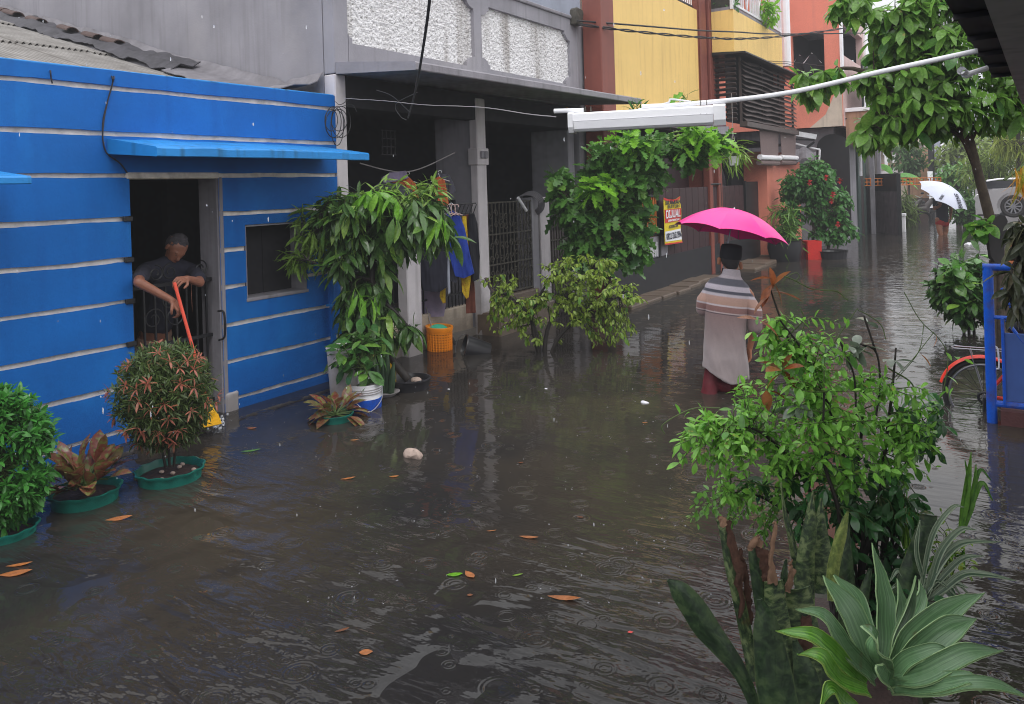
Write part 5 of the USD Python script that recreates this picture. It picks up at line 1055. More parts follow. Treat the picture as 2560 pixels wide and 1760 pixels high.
for k in range(42):
    g = r_.normal(size=3); g /= np.linalg.norm(g); g = g * .9 - Fw * .5; g /= np.linalg.norm(g); p = cc + R * g[0] * .0 + (R * (g @ R) * .36 + Fw * (g @ Fw) * .34 + U * (g @ U) * .36)
    for j in range(6):
        an_ = j * 1.05 + k; t_ = np.cross(g, U); t_ /= np.linalg.norm(t_) + 1e-6; b_ = np.cross(g, t_); P.append(p); D.append(g * .55 + t_ * math.cos(an_) + b_ * math.sin(an_))
V, tf = leaves(P, D, r_.uniform(.05, .085, len(P)), LT['narrow'], r_, .3); put_leaves(th, V, tf, LM['redtip'], 60, 'shoot_leaf', 'shoots')
for k in range(6):
    p = pc + np.array([r_.uniform(-.15, .15), r_.uniform(-.15, .15), -.02]); add(th, 'pebble', ell(p, (.02, .016, .012), 1), M['stone'])

# ---- small aglaonema by the blue wall corner, paint bucket plant, plate, black bowl with tree
c = at(838, 1022, 6.95); th = thing('green_red_plant', 'small green and red leaved plant in a half sunk teal pot by the blue wall', 'potted plant', (c[0], c[1], 0))
pc = np.array([c[0], c[1], .05]); pot(th, pc, .15, .2, M['greenpot'], wave=.0)
r_ = np.random.default_rng(25); n = 34; a = r_.uniform(0, 6.28, n); el = r_.uniform(-.1, 1.25, n); D = np.stack([np.cos(a) * np.cos(el), np.sin(a) * np.cos(el), np.sin(el)], 1)
P = pc + np.stack([np.cos(a), np.sin(a), 0 * a], 1) * .04 + D * r_.uniform(.02, .12, n)[:, None]
V, tf = leaves(P, D, r_.uniform(.15, .22, n), leaf_template(.4, .14, .4), r_, .3); put_leaves(th, V, tf, LM['aglo'], 34)
add(th, 'stalk', cat([tube([pc, p], .005, 4, False) for p in P]), M['stem'])
c = at(913, 985, 7.35); th = thing('paint_bucket_plant', 'leafy plant growing from an old white and blue paint bucket beside the blue wall corner', 'potted plant', (c[0], c[1], 0))
pc = np.array([c[0], c[1], .22]); 
add(th, 'bucket', lathe([(.125, -.6), (.155, -.02), (.165, 0), (.165, .012), (.155, .01), (.15, -.03), (.02, -.04)], 36, pc), M['signwhite'], smooth=40)
add(th, 'label_band', lathe([(.1405, -.32), (.1508, -.125), (.152, -.127), (.1418, -.32)], 36, pc), M['gateblue'])
add(th, 'rim', cat([lathe([(.156 + .002 * k, -.03 - .02 * k), (.162, -.034 - .02 * k), (.156, -.038 - .02 * k)], 36, pc) for k in range(3)]), M['greylight'])
add(th, 'handle', tube(curve([pc + R * .16 - U * .02, pc + R * .16 - Fw * .06 - U * .14, pc + R * .06 - Fw * .17 - U * .22, pc - R * .1 - Fw * .16 - U * .1], 14), .004, 5), M['steel'])
plant(th, [pc, pc + U * .15], [(pc + U * .28 - R * .03, (.26, .2, .26), 30)], LT['oval'], LM['dark'], M['stem'], 31, per=5, L=(.13, .2), t0=.55, droop=.4, nparts=120)
c = at(800, 880, 7.4); th = thing('old_white_bucket', 'old white bucket standing behind the leafy plants by the blue wall corner', 'bucket', (c[0], c[1], 0))
pc = at(858, 868, 7.5); add(th, 'bucket', lathe([(.11, -.9), (.155, -.02), (.165, 0), (.16, .012), (.15, 0), (.13, -.3), (.02, -.32)], 32, pc), M['greylight'], smooth=40)
c = at(962, 985, 7.75); th = thing('plate_plant', 'dark upright succulent standing on a pale plate between bucket and black bowl', 'potted plant', (c[0], c[1], 0)); c[2] = .02
add(th, 'plate', lathe([(.06, -.3), (.10, -.02), (.145, .012), (.15, .02), (.14, .018), (.09, .0), (.01, -.004)], 36, c), M['greylight'], smooth=40)
for k, (dx, h_) in enumerate(((-.05, .34), (.02, .42), (.06, .3), (-.01, .3))):
    b = c + R * dx + Fw * (.03 * (k % 2)); add(th, 'leaf', tube([b, b + U * h_ * .5 + R * dx * .3, b + U * h_ + R * dx * .6], [.032, .036, .01], 8), M['succulent'], True)
add(thing('yellow_jerrycan', 'yellow plastic jerrycan half hidden behind the black bowl tree trunk', 'jerrycan', at(965, 915, 8.0)), 'can_body', rbox(*sorted((at(950, 915, 8.0)[0], at(985, 915, 8.0)[0])), at(965, 915, 8.0)[1] - .06, at(965, 915, 8.0)[1] + .1, -.2, .28, .03), M['yel'])
c = at(1025, 948, 8.0); th = thing('young_tree', 'leaning young tree with long drooping leaves growing from a black bowl', 'tree', (c[0], c[1], 0)); bc = np.array([c[0], c[1], .085])
add(th, 'bowl', lathe([(.13, -.4), (.19, -.05), (.205, 0), (.215, .01), (.215, .022), (.2, .024), (.185, .005), (.175, -.03), (.02, -.04)], 44, bc, .012, 9), M['blackplastic'], smooth=40)
add(th, 'stone', rough(ell(bc + R * .06 - U * .005, (.06, .05, .03), 2), .01, 12), M['stone'])
TD = 8.0
trunk = [bc + R * -.02, at(985, 905, TD), at(955, 850, TD), at(935, 760, TD), at(930, 670, TD), at(935, 590, TD), at(945, 520, TD)]
add(th, 'trunk', tube(curve(trunk, 24), np.linspace(.042, .02, 24), 9), M['barkdark'], True)
br_ = [curve([at(932, 660, TD), at(870, 600, TD - .1), at(800, 570, TD - .1)], 8), curve([at(935, 600, TD), at(1010, 540, TD), at(1090, 520, TD)], 8), curve([at(935, 740, TD), at(990, 780, TD), at(1030, 830, TD)], 8), curve([at(930, 700, TD), at(840, 680, TD - .1), at(770, 650, TD - .2)], 8)]
add(th, 'limbs', cat([tube(b, np.linspace(.02, .008, 8), 6) for b in br_]), M['barkdark'])
O = np.vstack([curve(trunk, 24)[6:]] + br_)
rp_ = lambda x, y, dd=0.: at(x, y, TD + dd)
plant(th, O, [(rp_(945, 520), (.62, .5, .24), 75), (rp_(1050, 580), (.36, .35, .24), 40), (rp_(905, 620), (.36, .35, .34), 50), (rp_(915, 760), (.30, .3, .32), 40), (rp_(900, 860), (.26, .26, .22), 26), (rp_(1010, 840), (.16, .15, .16), 7), (rp_(860, 540), (.3, .3, .16), 22)], LT['long'], LM['mango'], M['barkdark'], 41, per=10, L=(.15, .26), t0=.5, droop=.8, spread=.8, twig_r=.005, nparts=280, tilt=.3)
plant(th, O, [(rp_(795, 560), (.30, .2, .22), 22), (rp_(775, 640), (.30, .2, .14), 18), (rp_(850, 520), (.25, .2, .2), 14), (rp_(1000, 470), (.4, .25, .10), 22)], LT['lance'], LM['mango'], M['barkdark'], 42, per=9, L=(.14, .20), t0=.5, droop=.35, spread=.8, twig_r=.004, nparts=0, twigs='twigs')
plant(th, O, [(rp_(1055, 560, -.2), (.26, .08, .10), 6), (rp_(905, 750, -.35), (.1, .04, .03), 2), (rp_(890, 850, -.35), (.08, .04, .06), 3), (rp_(930, 480, -.3), (.3, .06, .06), 6)], LT['long'], LM['mangolight'], M['stem'], 43, per=6, L=(.17, .26), t0=.6, droop=1.0, spread=.7, nparts=20)

# ---- yellow-green bush rising from the water
BD = 9.55
th = thing('yellow_green_bush', 'sprawling yellow green bush on dark stems rising from the water before the grey gate', 'bush', onZ(1375, 882)); w_ = lambda x, y, dd=0.: at(x, y, BD + dd)
st = [curve([w_(1350, 905), w_(1340, 830), w_(1300, 760), w_(1230, 720)], 14), curve([w_(1360, 905), w_(1370, 820), w_(1420, 730), w_(1480, 670)], 14), curve([w_(1370, 905), w_(1400, 840), w_(1470, 780), w_(1550, 740)], 14), curve([w_(1352, 905), w_(1330, 800), w_(1360, 720), w_(1420, 660)], 14)]
for s in st: add(th, 'stem', tube(s, np.linspace(.03, .008, 14), 6), M['barkdark'])
O = np.vstack([s[4:] for s in st])
plant(th, O, [(w_(1450, 680), (.55, .4, .22), 80), (w_(1500, 740), (.55, .4, .26), 80), (w_(1400, 770), (.55, .4, .22), 60), (w_(1290, 760), (.4, .3, .14), 30), (w_(1255, 800), (.22, .2, .22), 26), (w_(1530, 830), (.34, .3, .2), 36), (w_(1250, 700), (.3, .2, .08), 12), (w_(1350, 840), (.3, .2, .1), 10)], LT['oval'], LM['yellowgreen'], M['barkdark'], 51, per=12, L=(.048, .082), t0=.35, droop=.75, spread=.8, twig_r=.004, nparts=260)
# ---- dark lobed tree behind it
GD = 11.2; g2 = lambda x, y, dd=0.: at(x, y, GD + dd)
th = thing('dark_leafy_tree', 'dark glossy leaved small tree between the grey gate post and the dark fence', 'tree', (g2(1520, 800)[0], g2(1520, 800)[1], 0))
tk = [g2(1535, 870), g2(1525, 720), g2(1515, 600), g2(1520, 500), g2(1560, 430), g2(1620, 400)]
add(th, 'trunk', tube(curve(tk, 20), np.linspace(.07, .03, 20), 9), M['bark'], True)
lb = [curve([g2(1515, 600), g2(1450, 540), g2(1400, 470)], 8), curve([g2(1520, 500), g2(1600, 440), g2(1760, 390)], 10), curve([g2(1520, 640), g2(1590, 600), g2(1600, 560)], 8), curve([g2(1520, 520), g2(1490, 440), g2(1480, 400)], 8)]
add(th, 'limbs', cat([tube(b, np.linspace(.03, .01, len(b)), 6) for b in lb]), M['bark'])
O = np.vstack([curve(tk, 20)[8:]] + lb)
plant(th, O, [(g2(1625, 385), (.95, .5, .26), 62), (g2(1560, 440), (.62, .5, .34), 48), (g2(1445, 510), (.42, .4, .36), 36), (g2(1540, 560), (.5, .45, .4), 48), (g2(1480, 620), (.4, .4, .3), 32), (g2(1570, 640), (.3, .3, .26), 24), (g2(1760, 350), (.35, .25, .16), 16), (g2(1400, 440), (.14, .15, .12), 5)], LT['lobed'], LM['dark'], M['bark'], 61, per=8, L=(.16, .28), t0=.5, droop=.45, spread=.9, twig_r=.006, nparts=240, tilt=.5)
plant(th, O, [(g2(1500, 470, -.5), (.22, .1, .16), 7), (g2(1760, 340, -.4), (.4, .1, .14), 7), (g2(1690, 290, -.3), (.4, .1, .12), 5), (g2(1600, 330, -.4), (.5, .1, .1), 6)], LT['lobed'], LM['lime'], M['stem'], 62, per=6, L=(.2, .3), t0=.5, droop=.3, nparts=40, tilt=.4)

# ---- flowering bush with red flowers in pots, street middle distance
HD = 20.3; h_ = lambda x, y, dd=0.: at(x, y, HD + dd)
th = thing('flowering_bush', 'tall bush with red flowers growing from pots in the water by the salmon house', 'bush', onZ(2010, 645))
st = [curve([h_(2030, 640), h_(2035, 560), h_(2040, 450)], 10), curve([h_(1965, 640), h_(1975, 560), h_(1985, 480)], 10), curve([h_(2070, 625), h_(2080, 560), h_(2100, 500)], 10)]
for s in st: add(th, 'stem', tube(s, .04, 6), M['bark'])
O = np.vstack([s[3:] for s in st])
plant(th, O, [(h_(2020, 450), (.75, .6, .45), 90), (h_(1985, 510), (.45, .4, .7), 70), (h_(2070, 510), (.65, .5, .55), 80), (h_(2090, 580), (.65, .4, .35), 60), (h_(1965, 590), (.3, .3, .4), 26), (h_(2040, 420), (.5, .4, .3), 40)], LT['oval'], LM['flower'], M['bark'], 71, per=12, L=(.12, .2), t0=.35, droop=.5, spread=.9, twig_r=.008, nparts=200, wv=.3)
r_ = np.random.default_rng(4)
for k, (x, y) in enumerate(((2024, 456), (2082, 486), (2079, 502), (2065, 444), (1952, 612), (2095, 560), (2100, 452))):
    p = h_(x, y, -.75); n = 7; a = np.linspace(0, 6.28, n + 1)[:-1]; D = np.stack([np.cos(a), np.sin(a), .3 + 0 * a], 1) @ np.array([R, U, -Fw])
    V, tf = leaves(np.repeat([p], n, 0), D, [.085] * n, LT['round'], r_, .2); add(th, 'flower', cat([trimesh.Trimesh(v, tf, process=False) for v in V]), M['petal'])
rpx = h_(2030, 618, -.6); 
add(thing('red_tub', 'square red plastic tub standing in the water under the flowering bush', 'tub', (rpx[0], rpx[1], 0)), 'tub_body', loft([np.array([rpx * [1, 1, 0] + R * x * k + Fw * y * k + U * z for x, y in ((-.17, -.17), (.17, -.17), (.17, .17), (-.17, .17))]) for k, z in ((.9, -.4), (1.06, .46), (1.0, .46), (.9, .1))]), M['red'])
rpx = h_(2000, 622, -.4); add(thing('dark_red_tub', 'dark red tub in the shade behind the square red tub', 'tub', (rpx[0], rpx[1], 0)), 'tub_body', lathe([(.2, -.4), (.26, .38), (.28, .4), (.24, .38), (.2, .1)], 20, rpx * [1, 1, 0]), M['maroon'])
rpx = h_(1963, 640, -.8); rpx[2] = .22
th = thing('black_cauldron_pot', 'large round black pot with a straggly plant left of the square red tub', 'potted plant', (rpx[0], rpx[1], 0))
add(th, 'pot', lathe([(.2, -.6), (.36, -.2), (.42, .1), (.40, .26), (.43, .3), (.38, .28), (.3, .2)], 30, rpx), M['blackplastic'], smooth=50)
plant(th, [rpx + U * .2], [(rpx + U * .75, (.45, .4, .6), 26)], LT['blade'], LM['yellowgreen'], M['stem'], 73, per=6, L=(.25, .5), t0=.3, droop=.2)
rpx = h_(2078, 625, -.6); rpx[2] = .1
add(thing('black_tray', 'low black tray in the water right of the square red tub', 'tray', (rpx[0], rpx[1], 0)), 'tray_body', lathe([(.3, -.4), (.38, .06), (.4, .1), (.36, .08), (.3, 0)], 24, rpx), M['blackplastic'])
add(thing('white_board', 'narrow white board standing in the water beside the black pot', 'board', onZ(1990, 650)), 'panel', rbox(*sorted((h_(1986, 640)[0], h_(1994, 640)[0])), h_(1990, 640)[1] - .05, h_(1990, 640)[1] + .05, -.3, .42), M['foam'])
# ---- hanging pot
kp = at(1834, 398, 15.5); th = thing('hanging_pot', 'white hanging pot with spiky plant on a wire under the dark bay', 'hanging pot', kp)
add(th, 'pot', lathe([(.05, -.14), (.085, -.12), (.10, .05), (.105, .06), (.095, .055), (.06, -.08)], 24, kp), M['pvc'], smooth=40)
add(th, 'hanger_wire', cat([tube([kp + np.array([.095 * math.cos(a), .095 * math.sin(a), .05]), kp + U * .55], .005, 4) for a in (0, 2.1, 4.2)] + [tube([kp + U * .55, kp + U * 1.3], .006, 4)]), M['wiregrey'])
plant(th, [kp + U * .05], [(kp + U * .08, (.42, .4, .34), 26)], LT['blade'], LM['yellowgreen'], M['stem'], 77, per=5, L=(.16, .32), t0=.3, droop=.35)
# ---- roadside tree, right
RD = 8.1; rt = lambda x, y, dd=0.: at(x, y, RD + dd)
th = thing('roadside_tree', 'slender leaning tree with large bright leaves arching over the right of the street', 'tree', (rt(2545, 900)[0], rt(2545, 900)[1], 0))
tk = [rt(2560, 960), rt(2530, 760), rt(2500, 640), rt(2468, 520), rt(2442, 420), rt(2425, 350), rt(2400, 260), rt(2360, 180)]
add(th, 'trunk', tube(curve(tk, 28), np.linspace(.065, .03, 28), 10), M['bark'], True)
lb = [curve([rt(2430, 370), rt(2380, 300), rt(2280, 250), rt(2160, 190)], 10), curve([rt(2425, 350), rt(2470, 270), rt(2530, 240)], 8), curve([rt(2400, 270), rt(2330, 170), rt(2260, 60)], 10), curve([rt(2380, 210), rt(2420, 110), rt(2440, 10)], 8), curve([rt(2300, 255), rt(2200, 290), rt(2150, 330)], 8), curve([rt(2440, 420), rt(2400, 340), rt(2330, 310)], 8), curve([rt(2240, 210), rt(2120, 170), rt(2020, 200)], 10), curve([rt(2250, 60), rt(2160, 20), rt(2080, -10)], 8)]
add(th, 'limbs', cat([tube(b, np.linspace(.032, .008, len(b)), 6) for b in lb]), M['bark'])
O = np.vstack([curve(tk, 28)[17:]] + lb)
plant(th, O, [(rt(2330, 70), (.55, .6, .5), 90), (rt(2300, 170), (.55, .6, .4), 80), (rt(2420, 150), (.5, .6, .45), 60), (rt(2390, 250), (.7, .6, .3), 70), (rt(2270, 280), (.5, .5, .28), 56), (rt(2490, 260), (.45, .5, .26), 40), (rt(2190, 330), (.2, .2, .16), 10), (rt(2090, 190), (.46, .2, .1), 16), (rt(2040, 215), (.2, .15, .14), 6), (rt(2140, 20), (.3, .3, .14), 14), (rt(2420, 20), (.5, .6, .3), 40), (rt(2240, 80), (.25, .3, .3), 22)], LT['oval'], LM['tree'], M['bark'], 81, per=10, L=(.13, .22), t0=.4, droop=.75, spread=.9, twig_r=.005, nparts=290, tilt=.35)
for k, (x, y) in enumerate(()): add(th, 'hanging_fruit', rough(ell(rt(x, y + 10, -.2), (.03, .03, .07), 2), .006, 20), M['barkdark'], True)
# ---- bush right, behind the gate
KD = 9.9; kb = lambda x, y, dd=0.: at(x, y, KD + dd)
th = thing('dense_right_bush', 'dense rounded green bush in the water left of the blue gate', 'bush', onZ(2415, 830))
st = [curve([kb(2420 + dx, 850), kb(2415 + dx * 1.2, 800), kb(2400 + dx * 2, 720)], 8) for dx in (-8, 4, 16)]
for s in st: add(th, 'stem', tube(s, .02, 6), M['barkdark'])
plant(th, np.vstack(st), [(kb(2405, 730), (.38, .36, .36), 130), (kb(2440, 770), (.28, .3, .2), 40), (kb(2380, 665), (.2, .2, .14), 16), (kb(2430, 640), (.16, .1, .14), 8)], LT['oval'], LM['dark'], M['barkdark'], 91, per=9, L=(.10, .17), t0=.45, droop=.3, spread=.9, nparts=150)
plant(th, np.vstack(st), [(kb(2375, 680, -.3), (.16, .08, .12), 8), (kb(2405, 700, -.38), (.12, .05, .1), 5), (kb(2410, 770, -.38), (.12, .05, .06), 4)], LT['round'], LM['tree'], M['stem'], 92, per=7, L=(.12, .17), t0=.4, droop=.4, nparts=50)
# small leaves low left of trunk
p = rt(2425, 570, -.4); th = thing('broad_leaf_shoot', 'broad leaved shoot hanging beside the leaning tree trunk', 'plant', p)
plant(th, [rt(2475, 560, -.2)], [(rt(2430, 575, -.3), (.16, .1, .12), 9)], LT['round'], LM['tree'], M['stem'], 94, per=4, L=(.10, .15), t0=.5, droop=.6, nparts=36)
# ---- banana plant far
th = thing('banana_plant', 'banana plant with two broad pale green leaves beyond the dark gate', 'plant', at(2240, 520, 31))
bp = at(2236, 480, 31); V, tf = leaves([at(2232, 446, 31), at(2236, 452, 30.6), at(2234, 440, 31.3), at(2238, 446, 31)], [R * .9 + U * .25 - Fw * .2, -R * .9 + U * .05 - Fw * .2, -R * .5 + U * .6, R * .7 - U * .1 - Fw * .6], [1.1, 1.0, .9, .9], LT['banana'], np.random.default_rng(3), .2, .1)
put_leaves(th, V, tf, LM['banana'], 4); add(th, 'stem', tube([bp - U * 1.2, bp + U * .5], .09, 8), M['stem'])
# ---- far greenery: shrubs and trees one by one
FT = [('far_shrub', 'leafy shrub before the tiled far house', 2270, 395, 37, (1.0, .8, 1.0), 60, 'far', 'oval', .2, .32, 3.6, 'bush'), ('low_street_shrub', 'low bright shrub at the water edge beyond the open gate leaf', 2262, 525, 31, (.5, .5, .7), 40, 'far', 'blade', .3, .5, 1., 'bush'),
      ('far_tree', 'dense grey green far tree behind the leaning trunk', 2420, 400, 36, (1.8, 1.6, 1.2), 130, 'far', 'oval', .22, .36, 4., 'tree'), ('far_tree', 'tall far tree right of the leaning trunk, under the porch eave', 2500, 335, 40, (2.0, 1.6, 1.6), 120, 'far', 'oval', .25, .4, 5., 'tree'),
      ('far_tree', 'dark far tree behind the white umbrella', 2395, 455, 33, (1.0, 1.0, .9), 80, 'dark', 'oval', .2, .3, 3., 'tree'), ('far_tree', 'yellow green bamboo like tree above the parked cars', 2480, 420, 30, (1.5, 1.0, .9), 130, 'farlime', 'blade', .3, .5, 3., 'tree'),
      ('far_tree', 'yellow tufted palm like tree at the right edge', 2545, 330, 28, (.9, .8, 1.0), 70, 'farlime', 'blade', .35, .6, 4., 'tree'), ('far_tree', 'far pale tree above the end of the street', 2330, 330, 46, (2.4, 2., 1.4), 110, 'far', 'oval', .3, .42, 5., 'tree'),
      ('far_shrub', 'dark shrub at the foot of the far trees right of the white umbrella', 2410, 525, 30, (.7, .6, .6), 50, 'dark', 'oval', .18, .28, 1., 'bush')]
for i, (nm, lab, x, y, D_, rr, n, lm, lt_, la, lb_, hh, ct) in enumerate(FT):
    c = at(x, y, D_); th = thing(nm, lab, ct, (c[0], c[1], 0)); tr_ = np.array([[c[0], c[1], z] for z in np.linspace(-.4, c[2] + rr[2] * .3, 6)])
    add(th, 'trunk', tube(tr_, np.linspace(.14, .05, 6) * (1 if ct == 'tree' else .5), 8), M['bark'])
    plant(th, tr_[3:], [(c, rr, n)], LT[lt_], LM[lm], M['bark'], 100 + i, per=12, L=(la, lb_), t0=.3, droop=.5, spread=1., twig_r=.012, nparts=0, twigs='branches')
th = thing('far_terrace_plant', 'leafy potted plants on the balcony corner of the yellow house', 'plant', onX(1825, 20, -5.6)); c = onX(1818, 14, -5.55)
add(th, 'trough', rough(rbox(-5.85, -5.36, q0 + .05, q0 + .5, zt + .075, zt + .3), .01, 6), M['moss'])
plant(th, [onX(1818, 30, -5.55)], [(onX(1812, 12, -5.55), (.3, .3, .3), 26)], LT['oval'], LM['tree'], M['stem'], 120, per=8, L=(.12, .2))
th = thing('railing_plant', 'light green plant hanging through the yellow balcony railing', 'plant', onX(1918, 32, -5.2)); plant(th, [onX(1918, 35, -5.35)], [(onX(1916, 32, -5.2), (.35, .2, .4), 26)], LT['oval'], LM['lime'], M['stem'], 121, per=7, L=(.14, .22), droop=.5)
th = thing('climbing_shoot', 'thin leafy shoots rising above the lamp in front of the yellow wall', 'plant', at(1690, 270, 12.0))
plant(th, [at(1600, 300, 12.), at(1700, 290, 12.)], [(at(1595, 275, 12.), (.12, .1, .18), 6), (at(1690, 262, 12.), (.06, .05, .16), 2), (at(1722, 262, 12), (.06, .05, .18), 2)], LT['lance'], LM['tree'], M['stem'], 122, per=5, L=(.18, .28), droop=-.3)
# ================================================================ lamp on its pole, porch eave
LD = 4.1; lp = lambda x, y, dd=0.: at(x, y, LD + dd)
lam = thing('street_lamp', 'white batten lamp fixture hanging at the end of a white pipe over the street', 'lamp', lp(1620, 305))
a_, b_ = lp(1432, 306, .12), lp(1808, 286, -.08); d_ = (b_ - a_) / np.linalg.norm(b_ - a_); u_ = U - (U @ d_) * d_; u_ /= np.linalg.norm(u_); s_ = np.cross(d_, u_)
def prism(p0, p1, prof): return loft([np.array([p + s_ * x + u_ * z for x, z in prof]) for p in (p0, p1)])
add(lam, 'housing', prism(a_, b_, [(-.052, .038), (-.045, .046), (.045, .046), (.052, .038), (.052, .002), (-.052, .002)]), M['white'])
add(lam, 'diffuser', prism(a_ + d_ * .012, b_ - d_ * .05, [(-.056, .0), (.056, .0), (.048, -.040), (.03, -.052), (-.03, -.052), (-.048, -.040)]), M['signwhite'])
add(lam, 'end_cap', prism(b_ - d_ * .048, b_ + d_ * .012, [(-.06, .04), (-.045, .05), (.045, .05), (.06, .04), (.06, -.03), (.04, -.058), (-.04, -.058), (-.06, -.03)]), M['pvc'])
add(lam, 'end_cap', prism(a_ - d_ * .016, a_ + d_ * .010, [(-.06, .04), (-.045, .05), (.045, .05), (.06, .04), (.06, -.03), (.04, -.058), (-.04, -.058), (-.06, -.03)]), M['pvc'])
pe = at(2444, 127, 3.55); pm = b_ - d_ * .16 + u_ * .063
add(lam, 'pole', tube(curve([pm - d_ * .25, pm, lp(1960, 234, -.2), lp(2200, 180, -.38), pe], 20), .0125, 10), M['pvc'], True)
add(lam, 'pole_end', tube([a_ - d_ * .1 + u_ * .066, a_ + d_ * .06 + u_ * .062], .0125, 10), M['pvc'])
for k in (0.03, .0): add(lam, 'tie_wire', cat([tube([pm + d_ * (.05 + k) + u_ * .014 + s_ * x, pm + d_ * (.05 + k) - u_ * .06 + s_ * x * 4], .0018, 4) for x in (-.013, .013)] + [tube([a_ + d_ * (.07 + k) + u_ * .02 + s_ * x, a_ + d_ * (.07 + k) + u_ * .08], .0018, 4) for x in (-.05, .05)]), M['rustgate'])
add(lam, 'feed_cable', tube(curve([a_ + d_ * .35 + u_ * .05, a_ + d_ * .5 + u_ * .075, pm - d_ * .1 + u_ * .03, pm + u_ * .012], 14), .005, 6), M['pvc'])
# porch roof of the house the picture is taken from
pr_ = thing('porch_roof', 'dark porch eave with grey fascia board at the top right corner', 'roof', (1.5, 2, 2.5))
e0_, e1_ = onZ(2361, 0, 2.56), onZ(2484, 195, 2.62); ed = e1_ - e0_; e00 = e0_ - ed * 1.4
f0_, f1_ = onZ(2474, 0, 2.54), onZ(2552, 237, 2.6); fd = f1_ - f0_; 
ei = e1_ + (onZ(2540, 186, 2.62) - e1_)
W_ = np.array([3.2, 0, .0])
top = [e00, e1_, e1_ + W_, e00 + W_]
add(pr_, 'roof_sheet', loft([np.array(top) + U * .0, np.array(top) + U * .05]), M['eave'])
n = 12
for i in range(n): add(pr_, 'soffit_batten', bar(e00 + ed * 2.4 * (i + .5) / n - U * .012, e00 + ed * 2.4 * (i + .5) / n + W_ * .12 - U * .012, .03, .02), M['eave'])
g0_ = f0_ - fd * 2.2; g1_ = f1_ + fd * .1
add(pr_, 'fascia_board', loft([np.array([p - U * .05, p + np.array([.16, 0, -.05]), p + np.array([.16, 0, -.02]), p + U * -.02]) for p in (g0_, f0_, g1_)]), M['eaveboard'])
add(pr_, 'ceiling_board', loft([np.array([p + np.array([.168, 0, -.03]), p + np.array([1.6, 0, -.03]), p + np.array([1.6, 0, -.01]), p + np.array([.168, 0, -.01])]) for p in (g0_, f0_, g1_)]), M['eaveboard'])
add(pr_, 'outlet_pipe', tube([at(2412, 188, 3.7), at(2468, 170, 3.7)], .013, 10), M['pvc'])
add(pr_, 'pipe_elbow', cat([tube(curve([at(2424, 184, 3.7), at(2414, 188, 3.7), at(2410, 178, 3.7)], 8), .016, 10), tube([at(2412, 182, 3.7), at(2403, 176, 3.68)], [.017, .02], 10, False)]), M['pvc'])

# ================================================================ wires
def wire(name, label, pts, r, m=None, n=40): solo(name, tube(curve(pts, n), r, 5), m or M['wire'], label, 'cable')
bk = onX(1440, 40, -6.2)
tb = thing('wire_bracket', 'rusty bracket with knotted wires at the end of the grey parapet', 'bracket', bk)
add(tb, 'block', rough(rbox(bk[0] - .06, bk[0] + .08, bk[1] - .12, bk[1] + .12, bk[2] - .15, bk[2] + .12, .02).subdivide().subdivide(), .03, 9), M['rustgate'])
wire('overhead_cable', 'upper of two black cables crossing the yellow wall', [onX(1443, 52, -6.1), onX(1620, 66, -5.5), onX(1745, 76, -5.2), onX(1840, 80, -4.95), onX(1960, 85, -4.7), at(2225, 82, 25)], .016)
cA = curve([onX(1446, 61, -6.1), onX(1600, 80, -5.5), onX(1745, 93, -5.2), onX(1850, 97, -4.95), onX(1960, 90, -4.7), at(2100, 72, 21.5), at(2225, 52, 24)], 120)
t_ = np.linspace(0, 1, 120) * 60
tc_ = thing('twisted_cable', 'lower twisted black cable sagging across the yellow wall', 'cable', cA[0])
for k in (0, math.pi): add(tc_, 'strand', tube(cA + np.stack([0 * t_, .016 * np.cos(t_ + k), .016 * np.sin(t_ + k)], 1), .013, 5), M['wire'])
wire('thin_cable', 'upper of two thin cables across the lower yellow balcony', [at(1880, 150, 19), at(1930, 153, 20), at(1975, 155, 21), at(2060, 165, 23)], .008)
wire('thin_cable', 'lower of two thin cables across the lower yellow balcony', [at(1880, 152, 19), at(1930, 158, 20), at(1975, 161, 21), at(2010, 182, 22)], .008)
wire('drooping_cable', 'drooping cable looping over the orange wall of the salmon house', [at(1990, 248, 23), at(2040, 275, 23), at(2080, 293, 23), at(2110, 297, 23), at(2160, 288, 23.5), at(2200, 268, 24)], .014)
vt = thing('hanging_cable', 'pair of black cables hanging in front of the grey canopy', 'cable', at(1050, 250, 7.6))
for dx in (0, 5): add(vt, 'strand', tube(curve([at(1085 + dx, -200, 6.6), at(1072 + dx * .8, 0, 7.0), at(1050 + dx * .5, 160, 7.5), at(1035 + dx * .2, 240, 7.7), at(1020, 296, 7.8)], 24), .008, 5), M['wire'])
add(vt, 'loose_end', cat([tube(curve([at(1045, 230, 7.7), at(990, 260, 7.8), at(1000, 290, 7.8), at(1016, 300, 7.8)], 12), .004, 4), tube(curve([at(1024, 280, 7.8), at(980, 240, 7.8), at(940, 225, 7.8)], 12), .003, 4)]), M['wire'])
wire('clothesline_wire', 'thin pale wire from the coil to the lamp fixture', [at(862, 246, 8.4), at(960, 252, 7.8), at(1060, 262, 7.), at(1200, 268, 5.6), at(1320, 285, 4.7), at(1390, 292, 4.25)], .0028, M['wiregrey'])
wl = thing('wall_cable', 'dark cable running down the blue wall to the canopy corner', 'cable', onX(262, 260, -6.2))
for dx in (0, 5): add(wl, 'strand', tube(curve([onX(268 + dx, 184, -6.5), onX(280 + dx, 192, -6.235), onX(281, 210, -6.235), onX(270, 250, -6.235), onX(258 + dx * .4, 300, -6.235), onX(257, 345, -6.235), onX(262, 372, -6.235), onX(272, 388, -6.235), onX(300, 408, -6.235), onX(318, 432, -6.23)], 40), .006, 5), M['wire'])
